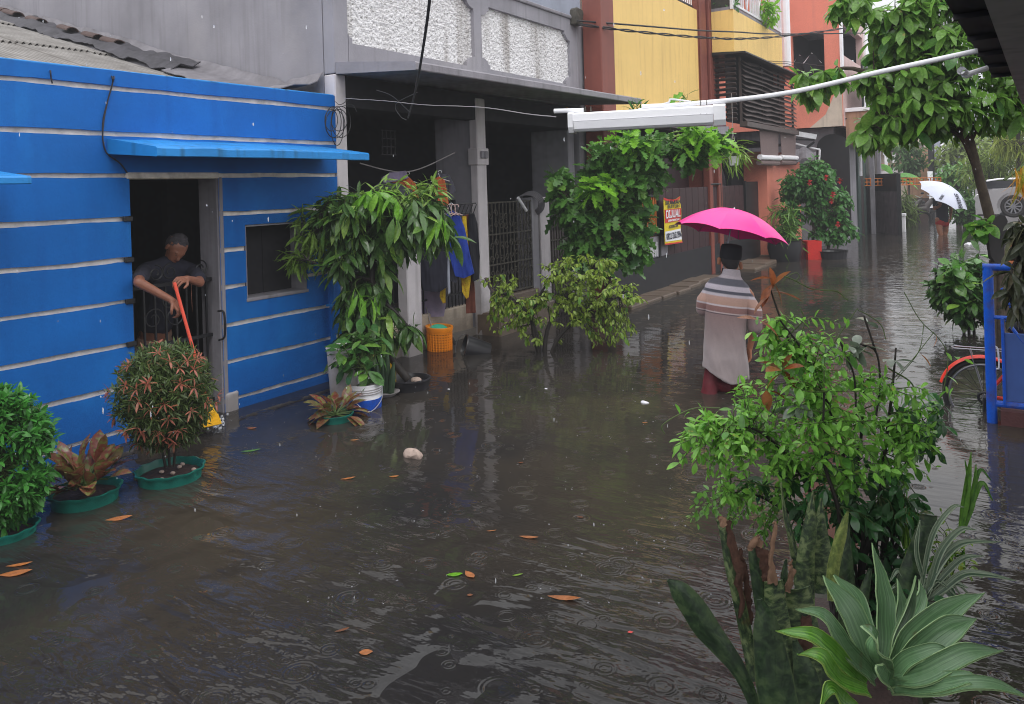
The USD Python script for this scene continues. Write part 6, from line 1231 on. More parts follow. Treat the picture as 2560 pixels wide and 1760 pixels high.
wl2 = thing('short_wall_cable', 'short dark cable over the blue parapet at the far left', 'cable', onX(126, 190, -6.2)); add(wl2, 'strand', tube(curve([onX(124, 172, -6.4), onX(126, 178, -6.235), onX(128, 195, -6.235), onX(131, 209, -6.235)], 12), .006, 5), M['wire'])
wc = thing('cable_coil', 'loose coil of black cable hanging at the corner of the blue and grey houses', 'cable', onX(848, 290, -6.1))
for k in range(6):
    a = np.linspace(0, 2 * math.pi, 26); rx, ry = 16 + 4 * (k % 3), 34 + 5 * (k % 4)
    add(wc, 'loop', tube([onX(836 + 4 * k + rx * math.cos(q) - 8 + k, 268 + ry * .95 + ry * math.sin(q) * (1 if k % 2 else .8), -6.16 + .02 * math.sin(q * 2 + k)) for q in a], .0045, 5), M['wire'])
add(wc, 'tail', cat([tube(curve([onX(836, 252, -6.2), onX(850, 262, -6.1), onX(870, 250, -6.1), onX(884, 240, -6.1)], 10), .004, 4), tube(curve([onX(846, 268, -6.15), onX(880, 262, -6.1), onX(892, 280, -6.0)], 10), .003, 4)]), M['wire'])
lnp = [at(900, 408, 9.4), at(960, 424, 9.6), at(1010, 430, 9.7), at(1060, 418, 9.9), at(1136, 382, 10.2)]
wire('clothesline', 'grey clothesline sagging across the dark porch', lnp, .007, M['wiregrey'])

# ================================================================ laundry
def garment(label, catg, px, D_, m, th_=.05, seed=0, hook=None, fold=.02):
    P = Polygon(px).buffer(0); c = at(*P.centroid.coords[0], D_)
    t = thing('hanging_' + catg.replace(' ', '_'), label, catg, c)
    pts = [((at(x, y, D_) - c) @ R, (at(x, y, D_) - c) @ U) for x, y in px]
    m_ = plate(Polygon(pts).buffer(0), th_, c, R, U)
    for _ in range(4):
        if len(m_.faces) < 2500: m_ = m_.subdivide()
    v_ = np.asarray(m_.vertices); f_ = (meshkit.fbm(np.stack([(v_ - c) @ R * 14 + seed * 7, (v_ - c) @ U * 3, 0 * v_[:, 0] + seed], 1), 3, seed) - .5) * 2 * fold
    m_.vertices = v_ - Fw * f_[:, None]
    add(t, 'cloth', m_, m, True)
    if hook:
        h = at(*hook, D_ + .02); a = np.linspace(-.4, math.pi, 12)
        add(t, 'hanger', cat([tube([h + U * .0 + R * .022 * math.cos(q_) + U * (.03 + .022 * math.sin(q_)) for q_ in a], .004, 5), tube([h + R * -.02 + U * .02, h - U * .05], .004, 5), tube([h - U * .05 - R * .12 - U * .04, h - U * .05, h - U * .05 + R * .12 - U * .04], .005, 5)]), M['signwhite'])
    return t
gD = 9.85
garment('grey short sleeved shirt at the right end of the porch clothesline', 'shirt', [(1100, 435), (1122, 436), (1132, 455), (1140, 480), (1130, 484), (1130, 498), (1118, 500), (1100, 470)], 10.05, M['cloth_grey'], seed=1, fold=.03)
garment('orange shirt hanging on the porch clothesline', 'shirt', [(1086, 448), (1098, 441), (1112, 450), (1118, 480), (1122, 512), (1098, 516), (1082, 470)], gD + .1, M['cloth_orange'], seed=2, hook=(1100, 436), fold=.03)
garment('lilac striped cloth folded over the porch clothesline', 'cloth', [(955, 445), (975, 432), (1014, 427), (1022, 445), (1000, 452), (962, 458)], 9.7, M['cloth_lilac'], seed=3, fold=.03)
garment('brown jacket hanging behind the tree crown', 'jacket', [(975, 462), (1000, 446), (1022, 442), (1040, 460), (1052, 520), (980, 520)], 9.75, M['cloth_orange'], seed=4, hook=(1020, 440), fold=.03)
garment('dull green jacket hanging at the left of the laundry', 'jacket', [(932, 470), (950, 456), (1000, 458), (1030, 475), (1030, 530), (940, 530)], 9.68, M['cloth_grey'], seed=5, fold=.03)
garment('big royal blue jacket on the drying rack', 'jacket', [(1118, 534), (1132, 526), (1150, 540), (1162, 570), (1176, 640), (1186, 682), (1160, 694), (1140, 688), (1125, 640), (1115, 580)], gD, M['cloth_blue'], .10, 6, (1128, 518), .035)
garment('black jacket with pale edge at the right end of the drying rack', 'jacket', [(1172, 536), (1186, 533), (1194, 560), (1200, 640), (1198, 695), (1184, 702), (1178, 640), (1172, 590)], gD + .12, M['cloth_black'], .1, 7, None, .03)
garment('brown trousers behind the blue jacket on the drying rack', 'trousers', [(1160, 538), (1172, 535), (1176, 600), (1186, 700), (1190, 780), (1166, 782), (1164, 690), (1160, 600)], gD + .2, M['cloth_brown'], .06, 8, None, .03)
garment('yellow printed cloth hanging low below the blue jacket', 'cloth', [(1156, 540), (1166, 540), (1172, 620), (1178, 690), (1172, 742), (1166, 746), (1156, 728), (1154, 690), (1158, 600)], gD + .08, M['cloth_yellow'], .05, 9, None, .03)
garment('yellow printed cloth below the navy trousers', 'cloth', [(1104, 700), (1114, 700), (1114, 756), (1108, 757), (1100, 740)], gD + .1, M['cloth_yellow'], .05, 10, None, .02)
garment('navy trousers hanging before the low porch fence', 'trousers', [(1050, 620), (1080, 600), (1112, 600), (1120, 640), (1120, 715), (1100, 728), (1060, 725), (1050, 680)], gD, M['navy'], .08, 11, None, .035)
garment('dark grey trousers between navy trousers and blue jacket', 'trousers', [(1120, 600), (1140, 600), (1150, 660), (1142, 706), (1126, 700), (1120, 650)], gD + .06, M['cloth_grey'], .07, 12, None, .03)
garment('pale shirt edge hanging beside the dark grey trousers', 'shirt', [(1114, 590), (1130, 590), (1134, 626), (1124, 630), (1126, 730), (1121, 736), (1116, 660)], gD - .04, M['cloth_white'], .03, 13, None, .02)
garment('pale sheet hanging behind the porch fence', 'sheet', [(1052, 725), (1100, 725), (1115, 760), (1110, 790), (1054, 792)], gD + .25, M['cloth_lilac'], .03, 14, None, .02)
dr = thing('drying_rack', 'dark wall drying rack with a row of prongs beside the porch column', 'rack', at(1160, 510, gD))
add(dr, 'rail', tube([at(1112, 512, gD + .05), at(1190, 508, gD + .2)], .008, 6), M['iron']); add(dr, 'rail', tube([at(1112, 532, gD - .1), at(1182, 534, gD + .05)], .008, 6), M['iron'])
for k in range(8):
    x = 1118 + 9.6 * k; add(dr, 'prong', tube([at(x + 6, 511, gD + .1), at(x - 2, 533, gD - .05)], .006, 5), M['iron'])
for k in range(3):
    h = at(1124 + 9 * k, 526, gD - .1); a = np.linspace(-.4, math.pi, 12); hg = thing('coat_hanger', f"pale pink coat hanger on the drying rack, {('left', 'middle', 'right')[k]} of the three", 'hanger', h, 'pink coat hangers on the rack')
    add(hg, 'hook', cat([tube([h + R * .024 * math.cos(q_) + U * (.05 + .024 * math.sin(q_)) for q_ in a], .006, 6), tube([h + R * -.02 + U * .04, h - U * .03 - R * .02], .006, 5)]), M['pink']); add(hg, 'arms', tube([h - U * .07 - R * .08, h - U * .03 - R * .01, h - U * .06 + R * .07], .006, 6), M['pink'])

# ================================================================ basket, bucket, mop
bc = onX(1100, 880, -6.18) * [1, 1, 0]
bs = thing('laundry_basket', 'orange openwork plastic basket half sunk in the water before the low wall', 'basket', (bc[0], bc[1], 0))
r0, r1, zt_b = .125, .155, .285; n = 26; tiltb = np.array([0, 0, 0.])
def bp_(r, a, z): return bc * [1, 1, 0] + np.array([r * math.cos(a), r * math.sin(a), z - .06 * r * math.cos(a) - .0])
for k in range(n):
    a = 2 * math.pi * k / n; add(bs, 'stave', tube([bp_(r0, a, -.3), bp_((r0 + r1) / 2 + .01, a, .02), bp_(r1, a, zt_b)], .009, 5), M['orange'])
for z in np.linspace(.0, zt_b - .06, 8):
    rr = r0 + (r1 - r0) * (z + .3) / (zt_b + .3); m_ = [(-.011, -.010), (.006, -.010), (.006, .010), (-.011, .010)]
    add(bs, 'hoop', loft([np.array([bp_(rr + x, a, z + w) for a in np.linspace(0, 2 * math.pi, 41)[:-1]]) for x, w in ((-.004, -.009), (.006, -.009), (.006, .009), (-.004, .009), (-.004, -.009))], False), M['orange'])
add(bs, 'rim', loft([np.array([bp_(r1 + x, a, zt_b + w) for a in np.linspace(0, 2 * math.pi, 49)[:-1]]) for x, w in ((-.01, -.05), (.008, -.05), (.02, -.004), (.018, .012), (-.006, .012), (-.01, -.05))], False), M['orange'], smooth=40)
add(bs, 'lining', loft([np.array([bp_(r + 0, a, z) for a in np.linspace(0, 2 * math.pi, 31)[:-1]]) for r, z in ((.115, -.3), (.138, zt_b - .05))], False), M['wood'])
ld = thing('teal_lid', 'round teal plastic lid leaning in the orange basket', 'lid', at(1095, 826, (bc - EYE) @ Fw))
T = trimesh.geometry.align_vectors([0, 0, 1], np.array([.35, -.35, .75])); T[:3, 3] = at(1096, 830, (bc - EYE) @ Fw + .02)
l_ = lathe([(.01, .02), (.09, .022), (.135, .01), (.14, -.02), (.13, -.015), (.085, .01), (.01, .008)], 36); l_.apply_transform(T); add(ld, 'disc', l_, M['teal'], smooth=40)
for k in range(16):
    a = 2 * math.pi * k / 16; x = tube([(.03 * math.cos(a), .03 * math.sin(a), .024), (.125 * math.cos(a), .125 * math.sin(a), .018)], .003, 4); x.apply_transform(T); add(ld, 'rib', x, M['teal'])
mo = thing('mop_stick', 'thin grey mop stick leaning from the basket against the low wall', 'stick', at(1085, 815, 10.0)); add(mo, 'shaft', tube([at(1052, 722, 10.2), at(1080, 820, 9.95), at(1086, 850, 9.9)], .008, 8), M['wiregrey'])
bk_ = onZ(1165, 883); bt = thing('black_bucket', 'black plastic bucket lying tipped over in the water beside the orange basket', 'bucket', bk_)
o = lathe([(.02, .30), (.115, .30), (.12, .29), (.15, .0), (.162, -.005), (.16, -.02), (.145, -.02), (.14, .0), (.11, .27), (.02, .275)], 36); T = trimesh.geometry.align_vectors([0, 0, 1], np.array([.55, .55, -.25])); T[:3, 3] = at(1163, 868, Dz(bk_)); o.apply_transform(T); add(bt, 'shell', o, M['blackplastic'], smooth=40)
a = np.linspace(0, math.pi, 14); h_p = np.stack([.155 * np.cos(a), .155 * np.sin(a) * .6, -.03 - .07 * np.sin(a)], 1); h_ = tube(h_p, .004, 5); h_.apply_transform(T); add(bt, 'handle', h_, M['steel'])
sw = thing('dark_slipper', 'dark rubber slipper leaning on the wall behind the orange basket', 'slipper', at(1130, 848, 9.9)); add(sw, 'sole', hullbody([(at(1124, 838, 9.9), .018, at(1136, 858, 9.9), .02), (at(1130, 846, 9.9), .024, at(1133, 852, 9.9), .024)], .01, 2), M['rubber'], True)

# ================================================================ for sale banner
nb = thing('sale_banner', 'yellow, red and white for sale banner tied to the dark fence', 'banner', (-5.62, 14, .7))
NX = -5.62; n0, n1 = onX(1656, 540, NX)[1], onX(1705, 540, NX)[1]; nz0, nz1 = onX(1660, 612, NX)[2], onX(1656, 494, NX)[2]
def bsheet(f0, f1, m_, name, off=0., ya=0., yb=1.):
    P = np.array([[(NX + off + .025 * math.sin(3.2 * u + 1) + .012 * math.sin(9 * u * w + 2), n0 + (n1 - n0) * u, nz0 + (nz1 - nz0) * w - .05 * math.sin(math.pi * u) * (w > .9) - .03 * u * (w < .1)) for w in np.linspace(f0, f1, 8)] for u in np.linspace(ya, yb, 14)])
    add(nb, name, solid(P, .003), m_, True)
bsheet(0, 1, M['signyellow'], 'sheet'); bsheet(.46, .74, M['signred'], 'red_field', .006, .03, .97); bsheet(.07, .28, M['signwhite'], 'white_field', .006, .02, .98); bsheet(.955, 1., M['signred'], 'top_hem', .008); bsheet(0, .03, M['signred'], 'bottom_hem', .008)
def btext(s, f0, f1, u0, u1, m_):
    t = meshkit.text_mesh(s, .1, .003, True); v = np.asarray(t.vertices); v = v - v.min(0); v = v / np.array([v[:, 0].max(), v[:, 1].max(), 1]); o = []
    for x, y, z in v:
        u = u0 + (u1 - u0) * x; w = f0 + (f1 - f0) * y
        o.append((NX + .012 + z + .025 * math.sin(3.2 * u + 1) + .012 * math.sin(9 * u * w + 2), n0 + (n1 - n0) * u, nz0 + (nz1 - nz0) * w))
    add(nb, 'lettering', trimesh.Trimesh(np.array(o), t.faces, process=False), m_)
btext('DIJUAL', .55, .725, .08, .92, M['signwhite']); btext('TANPA PERANTARA', .475, .52, .15, .88, M['signwhite']); btext('KODING JUA', .335, .40, .22, .80, M['ink']); btext('0812 3163 1984', .10, .24, .06, .95, M['ink']); btext('RUMAH', .84, .93, .08, .95, M['ink']); btext('BUTUH', .76, .83, .2, .85, M['ink'])

# ================================================================ blue gate, bicycle, clutter at the right
gy = 7.39; G0 = onY(2475, 860, gy)[0]
bg = thing('blue_gate', 'blue tubular steel gate with sheet panel at the right edge', 'gate', (G0, gy, 0))
gz = lambda x, y: onY(x, y, gy)
zt_g = gz(2475, 668)[2]; zm = gz(2520, 795)[2]; zp1, zp0 = gz(2520, 832)[2], gz(2520, 1012)[2]
add(bg, 'post', tube([(G0, gy, -.4), (G0, gy, zt_g)], .038, 14), M['gateblue'], smooth=50)
xr = G0 + 1.5
add(bg, 'top_rail', tube([(G0 - .036, gy, zt_g), (xr, gy, zt_g + .01)], .028, 12), M['gateblue'], smooth=50); add(bg, 'middle_rail', tube([(G0 + .03, gy, zm), (xr, gy, zm)], .016, 8), M['gateblue']); add(bg, 'bottom_rail', tube([(G0 + .03, gy, zp0), (xr, gy, zp0)], .026, 10), M['gateblue'])
add(bg, 'sheet_panel', rbox(G0 + .085, xr, gy - .012, gy + .0, zp0 + .03, zp1, .004), M['gatepanel'])
add(bg, 'inner_bar', tube([(G0 + .09, gy - .02, zp0), (G0 + .09, gy - .02, zm)], .012, 8), M['gateblue'])
add(bg, 'brace', tube([gz(2505, 720), gz(2545, 800)], .014, 8), M['gateblue']); add(bg, 'brace', tube([gz(2515, 800), gz(2560, 860)], .014, 8), M['gateblue'])
add(bg, 'hook', tube(curve([gz(2486, 865), gz(2494, 872), gz(2497, 900), gz(2497, 920), gz(2490, 922)], 12), .007, 6), M['pvc'])
add(bg, 'brick_base', box(G0 + .06, xr + .3, gy - .06, gy + .08, -.42, zp0 - .04), M['brick'])
by = 7.78; hub = onY(2462, 990, by)
bi = thing('bicycle', 'bicycle with red mudguard standing in the water behind the blue gate', 'bicycle', hub * [1, 1, 0])
wr = hub[0] - onY(2362, 985, by)[0]
def circ(c, r, a0=0, a1=2 * math.pi, n=48): return [c + np.array([r * math.cos(a), 0, r * math.sin(a)]) for a in np.linspace(a0, a1, n)]
def wheel(c):
    w = sub(bi, 'wheel'); add(w, 'tyre', tube(circ(c, wr), .021, 8, False), M['rubber'], True); add(w, 'rim', tube(circ(c, wr - .035), .011, 6, False), M['steel'], True); add(w, 'hub', tube([c - np.array([0, .05, 0]), c + np.array([0, .05, 0])], .025, 10), M['steel'])
    for k in range(24):
        a = 2 * math.pi * k / 24; add(w, 'spoke', tube([c + np.array([.02 * math.cos(a + .6 * (-1) ** k), .03 * (-1) ** k, .02 * math.sin(a + .6 * (-1) ** k)]), c + np.array([(wr - .04) * math.cos(a), 0, (wr - .04) * math.sin(a)])], .0022, 4), M['iron'])
wheel(hub); hub2 = hub + np.array([1.05, 0, 0]); wheel(hub2)
def fend(c, a0, a1): 
    A_ = np.linspace(a0, a1, 30); return loft([np.array([c + np.array([(wr + rr) * math.cos(a), yy_, (wr + rr) * math.sin(a)]) for rr, yy_ in ((.028, -.034), (.043, -.024), (.05, 0), (.043, .024), (.028, .034), (.036, .02), (.042, 0), (.036, -.02))]) for a in A_])
add(bi, 'mudguard', fend(hub, math.radians(20), math.radians(165)), M['fender'], smooth=50); add(bi, 'mudguard', fend(hub2, math.radians(20), math.radians(150)), M['fender'], smooth=50)
bb = hub + np.array([.45, 0, -.02]); seat_ = bb + np.array([-.12, 0, .55]); head_ = hub2 + np.array([-.22, 0, .58])
for a_, b_ in ((hub, bb), (hub, seat_ - U * .1), (bb, seat_), (bb, head_), (seat_ - U * .08, head_ + U * .05), (head_ + U * .15, hub2)): add(bi, 'frame_tube', tube([a_, b_], .015, 8), M['fender'])
add(bi, 'carrier', cat([tube([hub + np.array([-.22, s, wr + .10]), hub + np.array([.36, s, wr + .10])], .005, 5) for s in (-.05, .05)] + [tube([hub + np.array([-.22, -.05, wr + .10]), hub + np.array([-.24, 0, wr + .10]), hub + np.array([-.22, .05, wr + .1])], .005, 5)] + [tube([hub + np.array([0, s, 0]), hub + np.array([-.1, s, wr + .1])], .004, 5) for s in (-.05, .05)]), M['steel'])
add(bi, 'saddle', hullbody([(seat_ + np.array([-.1, 0, .08]), .07, seat_ + np.array([.14, 0, .08]), .03)], .02, 3), M['black'], True); add(bi, 'handlebar', tube([head_ + np.array([-.1, -.28, .3]), head_ + np.array([0, -.1, .28]), head_ + np.array([0, .1, .28]), head_ + np.array([-.1, .28, .3])], .012, 8), M['steel'])
add(bi, 'sprocket', tube(circ(hub - np.array([0, .06, 0]), .045, n=20), .012, 6, False), M['iron']); add(bi, 'stand', cat([tube([hub + np.array([.0, -.07, 0]), hub + np.array([-.03, -.1, -.45])], .012, 6), tube([hub + np.array([.0, .07, 0]), hub + np.array([.0, .1, -.45])], .012, 6)]), M['iron'])
# black shoe on a post, terracotta planter, dried plants behind the gate
SD = 7.9; s_ = lambda x, y, dd=0.: at(x, y, SD + dd)
sp = thing('drying_shoe', 'black shoe drying sole out on a post beside the leaning tree trunk', 'shoe', s_(2490, 660))
so = [(2480, 545), (2492, 538), (2504, 540), (2510, 552), (2508, 580), (2502, 610), (2500, 640), (2494, 656), (2482, 654), (2472, 640), (2467, 610), (2466, 575), (2470, 555)]
o = s_(2488, 600); pts = [((s_(x, y) - o) @ R, (s_(x, y) - o) @ U) for x, y in so]
m_ = plate(Polygon(pts).buffer(.006), .05, o, R, U); add(sp, 'sole', m_, M['rubber']); add(sp, 'upper', hullbody([(s_(2490, 565, .07), .055, s_(2488, 590, .08), .07), (s_(2488, 590, .08), .07, s_(2484, 640, .06), .05)], .02, 4), M['cloth_black'], True)
ps = thing('wooden_posts', 'pair of wet wooden stakes standing behind the blue gate top', 'post', s_(2500, 900))
for x0, x1, w in ((2482, 2476, .035), (2498, 2500, .045), (2512, 2510, .03)): add(ps, 'stake', tube([s_(x0, 650, .1), s_(x1 + 6, 940, .1)], w, 7), M['bark'])
tp = thing('terracotta_trough', 'terracotta coloured trough with dried stalks behind the blue gate', 'planter', s_(2530, 700, .8))
a_, b_ = s_(2497, 643, .8), s_(2700, 652, .8); m_ = bar((a_ + b_) / 2 + R * np.linalg.norm(b_ - a_) * -.5 + U * -.08, (a_ + b_) / 2 + R * np.linalg.norm(b_ - a_) * .5 - U * .08, .30, .16); add(tp, 'trough', m_, M['terracotta'])
add(tp, 'support', bar(s_(2515, 660, .8), s_(2520, 930, .8), .12), M['concrete']); add(tp, 'soil', bar(a_ + U * .005, b_ + U * .005, .22, .02), M['soil'])
r_ = np.random.default_rng(8)
plant(tp, [s_(2545, 640, .75)], [(s_(2548, 610, .7), (.1, .1, .14), 16)], LT['round'], LM['dry'], M['bark'], 130, per=5, L=(.04, .07), t0=.3, nparts=0)
cr_ = thing('dull_leafy_plant', 'dull green drooping plant hanging over the blue gate at the right edge', 'plant', at(2560, 760, 5.6)); cD = 5.7
st = [curve([at(2600, 560, cD), at(2560, 610, cD), at(2530, 680, cD)], 8), curve([at(2600, 580, cD), at(2565, 680, cD), at(2550, 760, cD)], 8)]
add(cr_, 'stem', cat([tube(s, .012, 6) for s in st]), M['barkdark'])
plant(cr_, np.vstack(st), [(at(2545, 690, cD), (.11, .1, .15), 26), (at(2565, 590, cD), (.10, .1, .16), 16), (at(2560, 770, cD), (.07, .1, .1), 10)], LT['long'], LM['croton'], M['barkdark'], 131, per=6, L=(.12, .2), t0=.4, droop=.9, nparts=120)
oc = thing('orange_strap_plant', 'hanging strap leaves turning orange at the right edge above the car', 'plant', at(2530, 420, 7.5)); r_ = np.random.default_rng(9)
P, D = [], []
for k in range(26): P.append(at(2535 + 4 * k * .5 + r_.normal(0, 8), 430 + r_.normal(0, 8) - .5 * k, 7.6 + r_.normal(0, .15))); D.append(R * r_.normal(0, .35) - U * 1. - Fw * .2)
V, tf = leaves(P, D, r_.uniform(.2, .38, 26), LT['blade'], r_, .4); put_leaves(oc, V, tf, LM['orangeleaf'], 26)
add(oc, 'stem', tube(curve([at(2580, 380, 7.6), at(2550, 420, 7.6), at(2510, 450, 7.6)], 8), .012, 6), M['stem'])
# ================================================================ planting in the right foreground
pl = thing('planter_bed', 'low mossy concrete planter holding the foreground plants', 'planter', (-.5, 2.4, 0))
def hexa(pts, z0, z1): return loft([np.array([(p[0], p[1], z0) for p in pts]), np.array([(p[0], p[1], z1) for p in pts])])
pa, pb, pc_, pd = at(1905, 1500, 2.45), at(2335, 1500, 2.25), at(2250, 1500, 3.25), at(2010, 1500, 3.3)
pa, pb, pc_, pd = [np.array([p[0], p[1], 0]) for p in (pa, pb, pc_, pd)]
fr_ = [at(1930, 1500, 1.95) * [1, 1, 0], at(2330, 1500, 1.95) * [1, 1, 0]]
foot = [fr_[0], fr_[1], pb, pc_, pd, pa]
add(pl, 'curb', rough(hexa(foot, -.42, .27).subdivide().subdivide().subdivide(), .012, 6), M['moss'])
ctr = np.mean(foot, 0); add(pl, 'soil', rough(hexa([ctr + (p - ctr) * .93 for p in foot], .25, .285).subdivide().subdivide().subdivide(), .015, 9), M['soil'])
# ---- big bush
FD_ = 3.0; fb = lambda x, y, dd=0.: at(x, y, FD_ + dd)
fbush = thing('foreground_bush', 'large loose bright green bush with thin dark stems in the right foreground', 'bush', fb(2130, 1560))
roots = [fb(2090, 1570), fb(2130, 1580), fb(2180, 1570), fb(2150, 1560, .1), fb(2110, 1570, -.1)]
stm = [curve([roots[0], fb(2080, 1400), fb(2010, 1200), fb(1900, 1080), fb(1790, 1060)], 22), curve([roots[1], fb(2130, 1350), fb(2100, 1100), fb(2020, 900), fb(1950, 800)], 22), curve([roots[2], fb(2190, 1350), fb(2210, 1150), fb(2230, 980), fb(2240, 870)], 22), curve([roots[3], fb(2200, 1300, .1), fb(2270, 1150, .1), fb(2320, 1050, .1)], 22), curve([roots[4], fb(2100, 1300, -.15), fb(2060, 1150, -.15), fb(2060, 980, -.15)], 22),
       curve([roots[0], fb(2040, 1350, .1), fb(1920, 1250, .1), fb(1830, 1230, .1)], 22), curve([roots[1], fb(2110, 1380, .1), fb(2150, 1120, .1), fb(2160, 960, .1)], 22)]
for s in stm: add(fbush, 'stem', tube(s, np.linspace(.011, .0035, 22), 6), M['barkdark'])
O = np.vstack([s[8:] for s in stm])
plant(fbush, O, [(fb(1900, 1080), (.28, .25, .15), 46), (fb(2010, 1000), (.25, .25, .19), 48), (fb(2100, 1090), (.31, .28, .19), 54), (fb(2010, 860), (.17, .16, .14), 22), (fb(2210, 1030), (.22, .22, .17), 34), (fb(1790, 1090), (.14, .14, .11), 22), (fb(1870, 1190), (.18, .16, .12), 28), (fb(2270, 1130), (.15, .16, .14), 30), (fb(1960, 930), (.16, .14, .12), 26), (fb(1720, 1140), (.07, .08, .05), 6)], LT['oval'], LM['bush'], M['stem'], 201, per=12, L=(.022, .054), t0=.22, droop=.25, spread=.85, twig_r=.0016, nparts=290, tilt=.45)
plant(fbush, O, [(fb(2110, 1230), (.30, .25, .14), 34), (fb(2200, 1240), (.22, .22, .16), 24), (fb(2010, 1230), (.22, .2, .12), 18), (fb(2110, 1340), (.22, .2, .1), 18), (fb(2250, 1300), (.14, .16, .14), 16), (fb(2320, 1060), (.1, .14, .12), 14)], LT['oval'], LM['bushdark'], M['stem'], 202, per=9, L=(.04, .07), t0=.35, droop=.6, spread=.85, twig_r=.0018, nparts=0)
plant(fbush, O, [(fb(1780, 1290, .15), (.12, .1, .05), 7), (fb(1860, 1300, .15), (.10, .1, .05), 6), (fb(1830, 1330, .15), (.04, .05, .09), 4), (fb(1900, 1370, .1), (.05, .05, .07), 4)], LT['small'], LM['bush'], M['stem'], 203, per=12, L=(.018, .034), t0=.2, droop=.5, twig_r=.0012, nparts=0)
# copper leaved top shoot, silvery leaves
cs = thing('copper_shoot', 'tall shoot with copper red leaves rising out of the foreground bush', 'plant', fb(2000, 960)); sh1 = curve([fb(2010, 960, .1), fb(1975, 860, .1), fb(1945, 780, .1), fb(1925, 720, .1)], 16)
add(cs, 'stem', tube(sh1, np.linspace(.006, .003, 16), 6), M['barkdark']); r_ = np.random.default_rng(11)
tip = fb(1932, 735, .1); D = [R * -.7 - U * .35 - Fw * .2, R * .75 - U * .1, U * .7 + R * .05, R * .45 + U * .55, R * -.5 - U * .7, R * .3 - U * .6 - Fw * .3, -R * .6 + U * .1]; V, tf = leaves([tip + U * .01 * k for k in range(7)], D, [.115, .12, .085, .09, .10, .1, .09], LT['oval'], r_, .35); put_leaves(cs, V, tf, LM['copper'], 7)
for (x, y), nn in (((1955, 925), 5), ((1915, 975), 3), ((1895, 800), 2)):
    V, tf = leaves([fb(x, y, -.1)] * nn, r_.normal(size=(nn, 3)) * .8 - U * .1, r_.uniform(.07, .1, nn), LT['oval'], r_, .5); put_leaves(cs, V, tf, LM['copper'], nn)
sv = thing('silvery_shoot', 'shoots with silvery grey glossy leaves in the upper right of the foreground bush', 'plant', fb(2180, 960))
for pts in ([fb(2190, 1040), fb(2200, 960), fb(2190, 880), fb(2150, 860)], [fb(2140, 1040), fb(2135, 940), fb(2110, 880), fb(2100, 850)], [fb(2190, 880), fb(2170, 820), fb(2160, 790)], [fb(1990, 1060, -.1), fb(1985, 1010, -.1)]): add(sv, 'stem', tube(curve(pts, 12), .004, 5), M['barkdark'])
for (x, y, dd), nn, ll in (((2150, 868, 0), 9, .09), ((2110, 860, 0), 5, .08), ((2165, 800, 0), 3, .08), ((2000, 1010, -.1), 7, .1), ((2230, 900, 0), 4, .07)):
    V, tf = leaves([fb(x + r_.normal(0, 8), y + r_.normal(0, 5), dd) for _ in range(nn)], r_.normal(size=(nn, 3)) * [.8, .8, .25] - U * .15, r_.uniform(.8, 1.1, nn) * ll, LT['oval'], r_, .25); put_leaves(sv, V, tf, LM['silver'], nn)
yl = thing('yellowed_leaf', 'large yellow brown leaf hanging low in the foreground bush', 'leaf', fb(2260, 1255)); V, tf = leaves([fb(2262, 1232, -.1)], [-U * 1. + R * -.1], [.11], LT['round'], r_, .2); put_leaves(yl, V, tf, LM['orangeleaf'], 1); add(yl, 'leaf_stalk', tube([fb(2262, 1232, -.1), fb(2256, 1190, -.08)], .002, 4), M['stem'])
# ---- climbing vine tendrils
vn = thing('climbing_vine', 'thin vine with curling tendrils reaching out of the foreground bush', 'vine', fb(1900, 1000)); vt_ = lambda x, y, dd=0.: at(x, y, 3.0 + dd)
for pts, r0 in (([(1960, 690), (1985, 700), (2030, 722), (2090, 728), (2112, 745), (2120, 750)], .0022), ([(1960, 702), (1970, 690), (1990, 682), (1998, 692), (1985, 705)], .0016), ([(2020, 960), (2130, 790), (2150, 778), (2200, 810), (2215, 850)], .0018), ([(1800, 1020), (1740, 1020), (1690, 1040), (1655, 1065), (1662, 1085)], .0022), ([(1780, 1075), (1700, 1110), (1684, 1118), (1680, 1130)], .0018),
               ([(2260, 730), (2300, 800), (2350, 850), (2370, 900), (2350, 1000), (2310, 1050)], .0018), ([(2310, 810), (2296, 880), (2240, 950)], .0015), ([(2335, 830), (2280, 900), (2230, 950)], .0015), ([(2220, 920), (2280, 960), (2290, 1020), (2300, 1060)], .003), ([(1800, 1180), (1803, 1240), (1804, 1270)], .0016), ([(1835, 1200), (1990, 1220), (2040, 1160)], .0025), ([(2000, 770), (2012, 800), (2005, 830)], .002)):
    add(vn, 'tendril', tube(curve([vt_(x, y) for x, y in pts], 26), r0, 5), M['stem'])
P, D = [], []
for x, y in ((1700, 1035), (1725, 1030), (1745, 1022), (1715, 1045), (1722, 1055), (2120, 795), (2110, 792), (2395, 900), (2410, 898), (2380, 902), (2365, 965), (2385, 968), (2372, 975), (2395, 962), (1800, 1215), (1810, 1230), (1790, 1235), (1895, 790), (1915, 785), (1900, 810), (1880, 830), (1890, 850), (1935, 880), (1925, 860), (1950, 870), (1945, 1000)):
    P.append(vt_(x, y, -.05)); D.append(r_.normal(size=3) * .6 + R * .2 - U * .35)
V, tf = leaves(P, D, r_.uniform(.035, .055, len(P)), LT['oval'], r_, .4); put_leaves(vn, V, tf, LM['bush'], len(P))
dl = thing('dry_hanging_leaf', 'dry brown folded leaf hanging from a vine left of the bicycle wheel', 'leaf', vt_(2342, 850)); V, tf = leaves([vt_(2341, 832), vt_(2300, 884)], [-U + R * .12, R * .8 - U * .6], [.055, .06], LT['lance'], r_, .3); put_leaves(dl, V, tf, LM['dry'], 2)
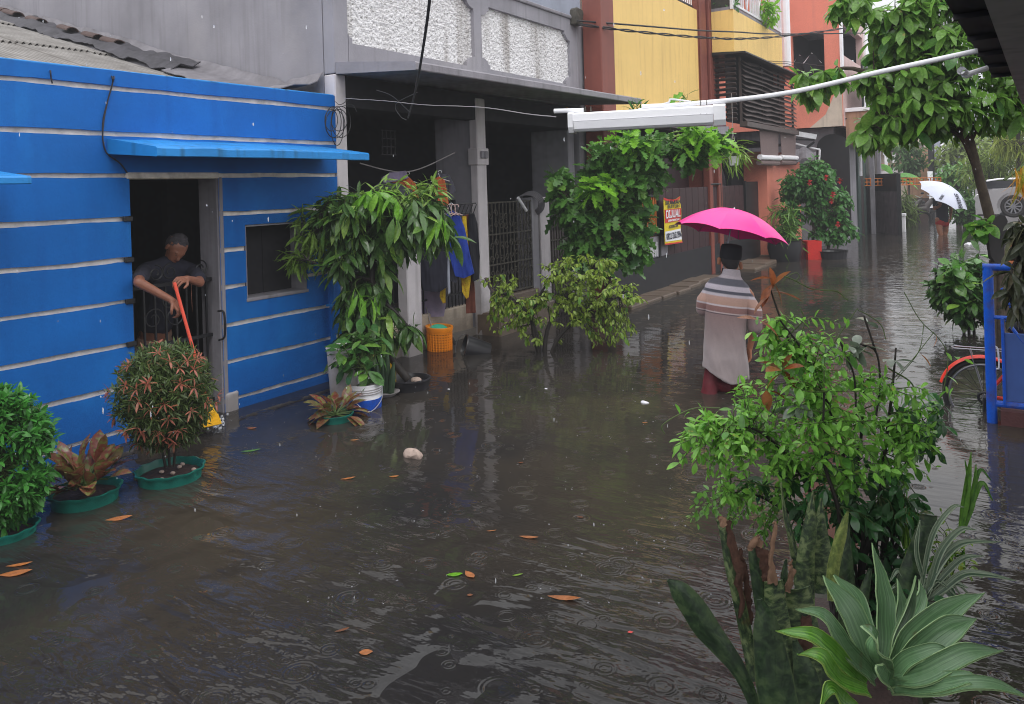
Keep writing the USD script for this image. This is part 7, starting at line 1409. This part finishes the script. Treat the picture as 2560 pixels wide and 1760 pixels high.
# ---- snake plants: every blade a part
sn = thing('snake_plant', 'clump of tall snake plant blades with mottled dry tipped leaves in the right foreground', 'plant', at(1960, 1700, 2.4))
def blade(pts, ws, D0, m_, dd=0., pointed=True, twist=0., yaw=0., name='blade'):
    """a strap leaf through photo points with widths in photo pixels at depth D0"""
    c = curve([at(x, y, D0 + dd) for x, y in pts], 18); w = np.interp(np.linspace(0, 1, 18), np.linspace(0, 1, len(ws)), ws) * D0 / F / 2
    t = np.gradient(c, axis=0); t /= np.linalg.norm(t, axis=1, keepdims=True); rows = []
    for i in range(18):
        yw_ = yaw + twist * i / 17; s = R * math.cos(yw_) + Fw * math.sin(yw_); s = s - (s @ t[i]) * t[i]; s /= np.linalg.norm(s); n_ = np.cross(s, t[i]); n_ = n_ if n_ @ Fw > 0 else -n_
        rows.append([c[i] + s * w[i] * u + n_ * w[i] * .35 * (abs(u) ** 1.6 - 1) * -1 * -1 for u in (-1, -.6, -.2, .2, .6, 1)])
    rows = np.array(rows); tail = np.linspace(0, 1, 18)
    if name == 'husk': rows = rows + (meshkit.fbm(rows * 55 + len(pts), 3, 5)[..., None] - .5) * .022
    else: rows = rows + (meshkit.fbm(rows * 9, 2, 3)[..., None] - .5) * .012 * tail[:, None, None]
    m_s = solid(rows, .004); add(sn, 'blade' if name == 'blade' else 'dry_husk', m_s, m_, smooth=True, uv=leaf_uv(18, 6))
blade([(1900, 1800), (1850, 1680), (1760, 1560), (1700, 1480), (1668, 1450)], [22, 34, 64, 52, 4], 2.3, M['snakedark'])
blade([(1885, 1700), (1866, 1590), (1835, 1450), (1812, 1340), (1802, 1296)], [26, 30, 28, 26, 22], 2.5, M['snake'])
blade([(1852, 1540), (1848, 1440), (1828, 1350), (1815, 1302)], [6, 20, 14, 10], 2.48, M['husk'], name='husk')
blade([(1812, 1312), (1806, 1298), (1797, 1290)], [22, 20, 8], 2.47, M['huskpale'], name='husk')
blade([(1960, 1830), (1935, 1700), (1915, 1570), (1895, 1500)], [95, 92, 66, 12], 2.25, M['snakedark'])
blade([(1925, 1640), (1905, 1500), (1888, 1400), (1885, 1362)], [34, 40, 30, 22], 2.45, M['snakedark'])
blade([(1900, 1450), (1920, 1440), (1912, 1390), (1890, 1362)], [10, 30, 26, 12], 2.43, M['husk'], name='husk')
blade([(1872, 1375), (1890, 1352), (1908, 1366)], [8, 22, 6], 2.42, M['huskpale'], name='husk')
blade([(1960, 1700), (1945, 1560), (1932, 1452)], [60, 58, 44], 2.42, M['snake'])
blade([(1930, 1460), (1928, 1400), (1935, 1330), (1932, 1305)], [26, 10, 8, 2], 2.41, M['huskpale'], name='husk')
blade([(2030, 1750), (2010, 1600), (1992, 1468)], [86, 84, 62], 2.5, M['snake'])
blade([(2012, 1640), (2015, 1590), (2012, 1540)], [24, 40, 18], 2.48, M['husk'], name='husk')
blade([(1968, 1480), (1978, 1430), (1982, 1395)], [14, 12, 2], 2.48, M['huskpale'], name='husk')
blade([(2010, 1520), (2012, 1420), (2022, 1320), (2032, 1228)], [50, 46, 34, 3], 2.7, M['snake'])
blade([(2060, 1480), (2055, 1390), (2050, 1320), (2050, 1246)], [50, 46, 36, 3], 2.7, M['snake'], .05)
blade([(2080, 1500), (2082, 1420), (2100, 1340), (2118, 1278)], [22, 30, 28, 3], 2.65, M['snakelight'])
blade([(2120, 1600), (2118, 1500), (2112, 1400), (2116, 1308)], [50, 46, 38, 3], 2.8, M['snakedark'])
blade([(1998, 1460), (1990, 1400), (1965, 1300), (1952, 1205)], [26, 26, 22, 8], 2.75, M['snake'], twist=1.2)
blade([(2250, 1520), (2280, 1420), (2312, 1330), (2322, 1284)], [56, 58, 48, 40], 2.75, M['snakedark'])
blade([(2030, 1800), (2010, 1680), (1985, 1600)], [80, 60, 10], 2.3, M['snakedark'], .1)
blade([(2080, 1800), (2060, 1700), (2050, 1600)], [70, 56, 10], 2.35, M['snakedark'], .15)
blade([(1965, 1480), (1960, 1440), (1962, 1400)], [20, 18, 3], 2.55, M['snakedark'])
blade([(1870, 1560), (1868, 1480), (1855, 1400), (1848, 1372)], [16, 18, 12, 3], 2.52, M['husk'], name='husk')
blade([(2140, 1620), (2150, 1520), (2175, 1420)], [40, 36, 8], 2.75, M['snakedark'])
# ---- agave
ag = thing('agave', 'big pale green agave rosette at the lower right of the picture', 'plant', at(2215, 1720, 2.05))
AD = 2.05
def agleaf(pts, ws, dds, cup=.28, m_='agave', flat=None, edge=True):
    n = 20; c = curve([at(x, y, AD + dd) for (x, y), dd in zip(pts, dds)], n); w = np.interp(np.linspace(0, 1, n), np.linspace(0, 1, len(ws)), ws) * AD / F / 2 * .80
    t = np.gradient(c, axis=0); t /= np.linalg.norm(t, axis=1, keepdims=True); heart = at(2215, 1700, AD); rows = []
    for i in range(n):
        s = np.cross(t[i], c[i] - heart - t[i] * .0 if flat is None else np.asarray(flat, float)); 
        if flat is None:
            nn = U * .65 - Fw * .55; nn = nn - (nn @ t[i]) * t[i]; 
        else: nn = np.asarray(flat, float) - (np.asarray(flat, float) @ t[i]) * t[i]
        nn /= np.linalg.norm(nn); s = np.cross(t[i], nn)
        rows.append([c[i] + s * w[i] * u + nn * w[i] * cup * (u * u) for u in np.linspace(-1, 1, 9)])
    rows = np.array(rows); rows = rows + (meshkit.fbm(rows * 13, 2, 7)[..., None] - .5) * .014; add(ag, 'leaf', solid(rows, .005), M[m_], True, uv=leaf_uv(n, 9))
agleaf([(2205, 1690), (2215, 1590), (2210, 1480), (2178, 1358)], [44, 66, 66, 2], [.0, .06, .1, .12], .22, flat=-Fw + U * .1)
agleaf([(2222, 1690), (2232, 1600), (2265, 1520), (2290, 1436)], [50, 66, 58, 2], [.0, .02, .06, .08], .45, flat=-Fw * .8 + R * .5)
agleaf([(2235, 1690), (2290, 1600), (2370, 1530), (2465, 1480)], [60, 92, 72, 2], [-.02, -.04, -.02, .0], .25)
agleaf([(2240, 1695), (2310, 1625), (2380, 1570), (2440, 1548)], [60, 84, 74, 4], [-.05, -.09, -.1, -.08], .3)
agleaf([(2225, 1708), (2310, 1685), (2420, 1632), (2510, 1625)], [50, 66, 56, 2], [-.08, -.16, -.2, -.18], .3)
agleaf([(2220, 1700), (2270, 1650), (2340, 1625), (2385, 1640)], [50, 50, 36, 2], [-.06, -.12, -.16, -.17], .3)
agleaf([(2200, 1700), (2190, 1640), (2178, 1585), (2150, 1565)], [60, 86, 72, 4], [-.06, -.14, -.16, -.15], .3, flat=-Fw * .3 + U * .9)
agleaf([(2190, 1690), (2150, 1590), (2105, 1500), (2055, 1440)], [56, 92, 74, 2], [.0, .0, .02, .05], .22)
agleaf([(2195, 1690), (2165, 1580), (2135, 1500), (2085, 1436)], [50, 74, 66, 10], [.06, .1, .14, .18], .2)
agleaf([(2180, 1695), (2110, 1620), (2060, 1540), (1985, 1526)], [50, 62, 46, 2], [-.04, -.08, -.08, -.06], .3)
agleaf([(2160, 1715), (2090, 1640), (2030, 1590), (1938, 1580)], [40, 62, 50, 2], [-.06, -.12, -.14, -.1], .3, 'brom')
agleaf([(2165, 1730), (2090, 1690), (2050, 1640), (1992, 1640)], [40, 54, 44, 2], [-.1, -.18, -.2, -.17], .3, 'brom')
agleaf([(2235, 1722), (2330, 1712), (2420, 1700), (2450, 1735)], [46, 58, 44, 2], [-.1, -.18, -.24, -.26], .25)
agleaf([(2240, 1725), (2350, 1720), (2450, 1710), (2580, 1752)], [40, 48, 40, 2], [-.12, -.2, -.26, -.28], .25)
agleaf([(2225, 1690), (2245, 1600), (2255, 1520), (2240, 1448)], [40, 52, 44, 2], [.12, .16, .2, .22], .2)
agleaf([(2210, 1700), (2275, 1560), (2300, 1500), (2296, 1450)], [40, 48, 40, 2], [.12, .14, .18, .2], .3)
agleaf([(2140, 1790), (2110, 1750), (2075, 1720), (2050, 1770)], [50, 54, 40, 2], [-.1, -.14, -.16, -.16], .3, 'brom')
agleaf([(2215, 1712), (2205, 1690), (2195, 1670), (2190, 1660)], [60, 50, 40, 4], [-.14, -.17, -.18, -.18], .3, 'snake' if False else 'agave')
# ---- striped strap plant and blades on the right
sp_ = thing('striped_strap_plant', 'dark plant with arching white edged strap leaves right of the agave', 'plant', at(2330, 1480, 2.7))
def strap(th_, pts, ws, D0, m_, nm='leaf'):
    c = curve([at(x, y, D0) for x, y in pts], 16); w = np.interp(np.linspace(0, 1, 16), np.linspace(0, 1, len(ws)), ws) * D0 / F / 2; t = np.gradient(c, axis=0); t /= np.linalg.norm(t, axis=1, keepdims=True); rows = []
    for i in range(16):
        s = np.cross(t[i], -Fw * .7 + U * .7); s /= np.linalg.norm(s); n_ = np.cross(s, t[i]); rows.append([c[i] + s * w[i] * u + n_ * abs(u) * w[i] * .4 for u in (-1, -.5, 0, .5, 1)])
    add(th_, nm, solid(np.array(rows), .0025), m_, True, uv=leaf_uv(16, 5))
for pts, w in (([(2310, 1500), (2340, 1420), (2400, 1360), (2500, 1355)], 22), ([(2330, 1500), (2400, 1440), (2460, 1436), (2540, 1452)], 20), ([(2320, 1480), (2350, 1380), (2400, 1325), (2440, 1325)], 18), ([(2300, 1480), (2330, 1340), (2380, 1270), (2410, 1268)], 14), ([(2330, 1470), (2400, 1400), (2460, 1390)], 16), ([(2320, 1500), (2380, 1460), (2420, 1470)], 18), ([(2300, 1500), (2340, 1450), (2390, 1490)], 16), ([(2310, 1460), (2290, 1380), (2300, 1300)], 14), ([(2330, 1500), (2370, 1520), (2390, 1560)], 16)):
    strap(sp_, pts, [w * .7, w, w * .8, 2], 2.7, M['spider'])
r_ = np.random.default_rng(77)
for k in range(22): 
    x, y = 2320 + r_.normal(0, 22), 1500 + r_.normal(0, 25); a = r_.uniform(0, 2 * math.pi); L_ = r_.uniform(50, 110); strap(sp_, [(x, y), (x + L_ * .6 * math.cos(a), y - abs(L_ * .5 * math.sin(a)) - 25), (x + L_ * 1.1 * math.cos(a), y - L_ * .4 * abs(math.sin(a)))], [10, 13, 10, 2], 2.75, M['spider'])
gb = thing('bright_blade_plant', 'upright bright green blades standing right of the foreground bush', 'plant', at(2420, 1300, 2.9))
for pts, w in (([(2400, 1330), (2415, 1230), (2428, 1130)], 20), ([(2405, 1330), (2432, 1240), (2440, 1160)], 18), ([(2410, 1320), (2450, 1210), (2480, 1250)], 14), ([(2400, 1320), (2420, 1220), (2412, 1150)], 14), ([(2420, 1300), (2446, 1180), (2476, 1200)], 10), ([(2270, 1330), (2275, 1400), (2265, 1340)], 12), ([(2270, 1400), (2272, 1330), (2276, 1270)], 26), ([(2262, 1370), (2256, 1330), (2250, 1290)], 22)): strap(gb, pts, [w * .6, w, w * .8, 2], 2.9, LM['lime' if w < 0 else 'tree'])
ho = thing('low_yellow_plant', 'small yellowing leafy plant low beside the striped strap leaves', 'plant', at(2400, 1400, 2.85)); plant(ho, [at(2380, 1440, 2.85)], [(at(2400, 1390, 2.85), (.09, .08, .1), 18), (at(2330, 1330, 2.9), (.08, .08, .12), 14)], LT['oval'], LM['yellowgreen'], M['stem'], 205, per=5, L=(.02, .045), t0=.3, droop=.3, twig_r=.0015, nparts=60)
dk = thing('dark_under_plant', 'dark leafy undergrowth between the snake plant and the agave', 'plant', at(2200, 1500, 2.9))
plant(dk, [at(2200, 1560, 2.9), at(2130, 1560, 2.9), at(2270, 1540, 2.9)], [(at(2190, 1430, 2.95), (.16, .15, .16), 36), (at(2280, 1450, 2.9), (.14, .12, .12), 24), (at(2300, 1560, 2.6), (.12, .1, .1), 14)], LT['oval'], LM['bushdark'], M['barkdark'], 206, per=7, L=(.04, .075), t0=.3, droop=.4, twig_r=.002, nparts=60)
for i, (x, y) in enumerate(((2165, 1330), (2160, 1320))): pass
for i in range(9):
    p = at(2130 + 13 * i, 1580, 2.95); add(dk, 'stem', tube(curve([p - U * .1, at(2130 + 12 * i + r_.normal(0, 6), 1440, 2.95), at(2120 + 16 * i + r_.normal(0, 12), 1310, 2.95)], 10), .008 + .006 * (i % 3 == 0), 6), M['barkdark'])

# ================================================================ floating leaves, rock, litter
def fleaf(i, x, y, L_, ang, m_, tpl, lab):
    c = onZ(x, y, .006); v, f = LT[tpl]; v = v.copy(); v[:, 2] = np.abs(v[:, 2]) * .25; v[:, 0] -= .5; a = math.radians(ang); dirx = R * math.cos(a) + np.array([Fw[0], Fw[1], 0]) * math.sin(a); diry = np.array([-dirx[1], dirx[0], 0])
    V = c + (v[:, :1] * dirx + v[:, 1:2] * diry + v[:, 2:] * U) * L_
    t = trimesh.Trimesh(V, f, process=False); solo('floating_leaf', t, m_, lab, 'leaf', smooth=True)
for i, (x, y, L_, a, m_, tp_, lab) in enumerate(((297, 1296, .16, 15, 'dry', 'oval', 'orange brown leaf floating in front of the red leaved pot plant'), (38, 1433, .17, 12, 'dry', 'oval', 'large orange leaf floating at the left edge'), (48, 1412, .14, 10, 'dry', 'long', 'narrow orange leaf touching the large orange leaf at the left edge'), (629, 1070, .10, -10, 'dry', 'oval', 'brown leaf floating right of the yellow broom head'), (627, 1127, .16, 6, 'yellowgreen', 'long', 'long yellow leaf floating right of the red tipped bush'), (886, 1100, .08, -5, 'dry', 'long', 'small brown leaf floating left of the pale stone'), (870, 1196, .11, 12, 'dry', 'long', 'orange leaf floating below the small brown leaf, lower left of the stone'), (985, 1191, .07, 8, 'dry', 'oval', 'small orange leaf floating below the pale stone'),
        (1136, 1436, .09, 0, 'lime', 'oval', 'green leaf floating left of the upright orange leaf'), (1174, 1436, .10, -60, 'dry', 'oval', 'orange leaf floating beside the green leaf in mid water'), (1294, 1437, .06, 10, 'yellowgreen', 'long', 'small yellow leaf floating right of the green and orange pair'), (1175, 1487, .03, 0, 'copper', 'round', 'tiny red leaf floating below the green and orange pair'), (1322, 1343, .12, -20, 'dry', 'long', 'orange brown leaf floating in the middle of the street'), (1229, 1327, .06, 0, 'dry', 'lance', 'thin pale leaf floating left of the orange brown mid street leaf'), (1410, 1495, .17, -18, 'dry', 'long', 'long orange leaf floating in the lower middle of the picture'), (1612, 1057, .05, -10, 'dry', 'oval', 'tiny brown leaf floating left of the vine tendril'), (855, 1575, .07, 20, 'copper', 'long', 'dark leaf floating in the lower left water'), (915, 1630, .06, 0, 'dry', 'round', 'round brown leaf at the bottom left of the water'), (1302, 1156, .04, 0, 'copper', 'oval', 'tiny red leaf floating right of the stone'), (1450, 1292, .05, -40, 'copper', 'oval', 'tiny reddish leaf floating before the foreground bush'), (1576, 1580, .025, 0, 'petal', 'round', 'single red petal in the lower right water'))):
    fleaf(i, x, y, L_, a, M['petal'] if m_ == 'petal' else LM[m_], tp_, lab)
rk = onZ(1033, 1142); o = ell(rk + U * .005, (.085, .05, .055), 3); rough(o, .03, 14, 2)
solo('stone', o, M['stone'], 'pale jagged stone sticking out of the water in mid street', 'stone', smooth=30)
for i, (x, y, s, lab) in enumerate(((1365, 972, .018, 'tiny white scrap floating between the pale stone and the wading person'), (1122, 973, .016, 'tiny white scrap floating near the black bowl tree'), (1612, 1007, .04, 'pale foam scrap floating behind the foreground bush'), (2427, 612, .16, 'white bag like lump in the water behind the dense right bush'))):
    p = onZ(x, y); o = rough(ell(p, (s, s * .7, s * .35), 2), s * .3, 20, i); solo('floating_scrap', o, M['foam'], lab, 'scrap', smooth=40)
# splash at the broom, foam bubbles, drips under the eave
r_ = np.random.default_rng(99); bub = []
for k in range(46):
    p = onZ(545 + r_.normal(0, 14), 1062 + r_.normal(0, 7)); bub.append(ell(p + U * r_.uniform(0, .03), (r_.uniform(.004, .012),) * 3, 1))
M['drop'] = usdkit.material(stage, LK + 'water_drop', {'p': ('principled_bsdf', dict(base_color=(.9, .92, .95), roughness=.05, ior=1.33, transmission_weight=.75))}, [], surface='p.BSDF')
solo('broom_splash', cat(bub), M['drop'], 'splash of small drops where the broom meets the water', 'splash', kind='stuff', smooth=True)
dr_ = []
for k in range(110):
    u = r_.uniform(-.1, 1.02); p = e0_ + ed * u; p = p + np.array([r_.normal(-.01, .012), 0, -abs(r_.normal(0, .3))]); s = r_.uniform(.0014, .0026); dr_.append(ell(p, (s, s, s * r_.uniform(1, 3)), 1))
for k in range(150):
    p = at(r_.uniform(0, 2560), r_.uniform(0, 1500), r_.uniform(2.2, 6.5)); 
    if p[2] < .1 or p[0] > -.25: continue
    s = r_.uniform(.0012, .0022); dr_.append(ell(p, (s, s, s * r_.uniform(1.5, 5)), 1))
solo('raindrops', cat(dr_), M['drop'], 'falling raindrops and drips from the porch eave', 'rain', kind='stuff', smooth=True)
M['splash'] = mat('splash_foam', S(120, 120, 125), .3, .1, 9)
sp = []
for k in range(260):
    x, y = r_.uniform(560, 2300), 960 + 560 * r_.random() ** 1.3
    p = onZ(x, y); a = r_.uniform(.0012, .0036)
    if p[0] < -6 or (p[0] > -1.2 and p[1] < 3.3): continue
    sp.append(ell(p, (a * 1.6, a * 1.6, a), 1))
    for j in range(2): sp.append(ell(p + np.array([r_.normal(0, .012), r_.normal(0, .012), abs(r_.normal(0, .01))]), (a * .5,) * 3, 1))
solo('rain_splashes', cat(sp), M['splash'], 'tiny white splashes of rain on the flood water', 'rain', kind='stuff', smooth=True)
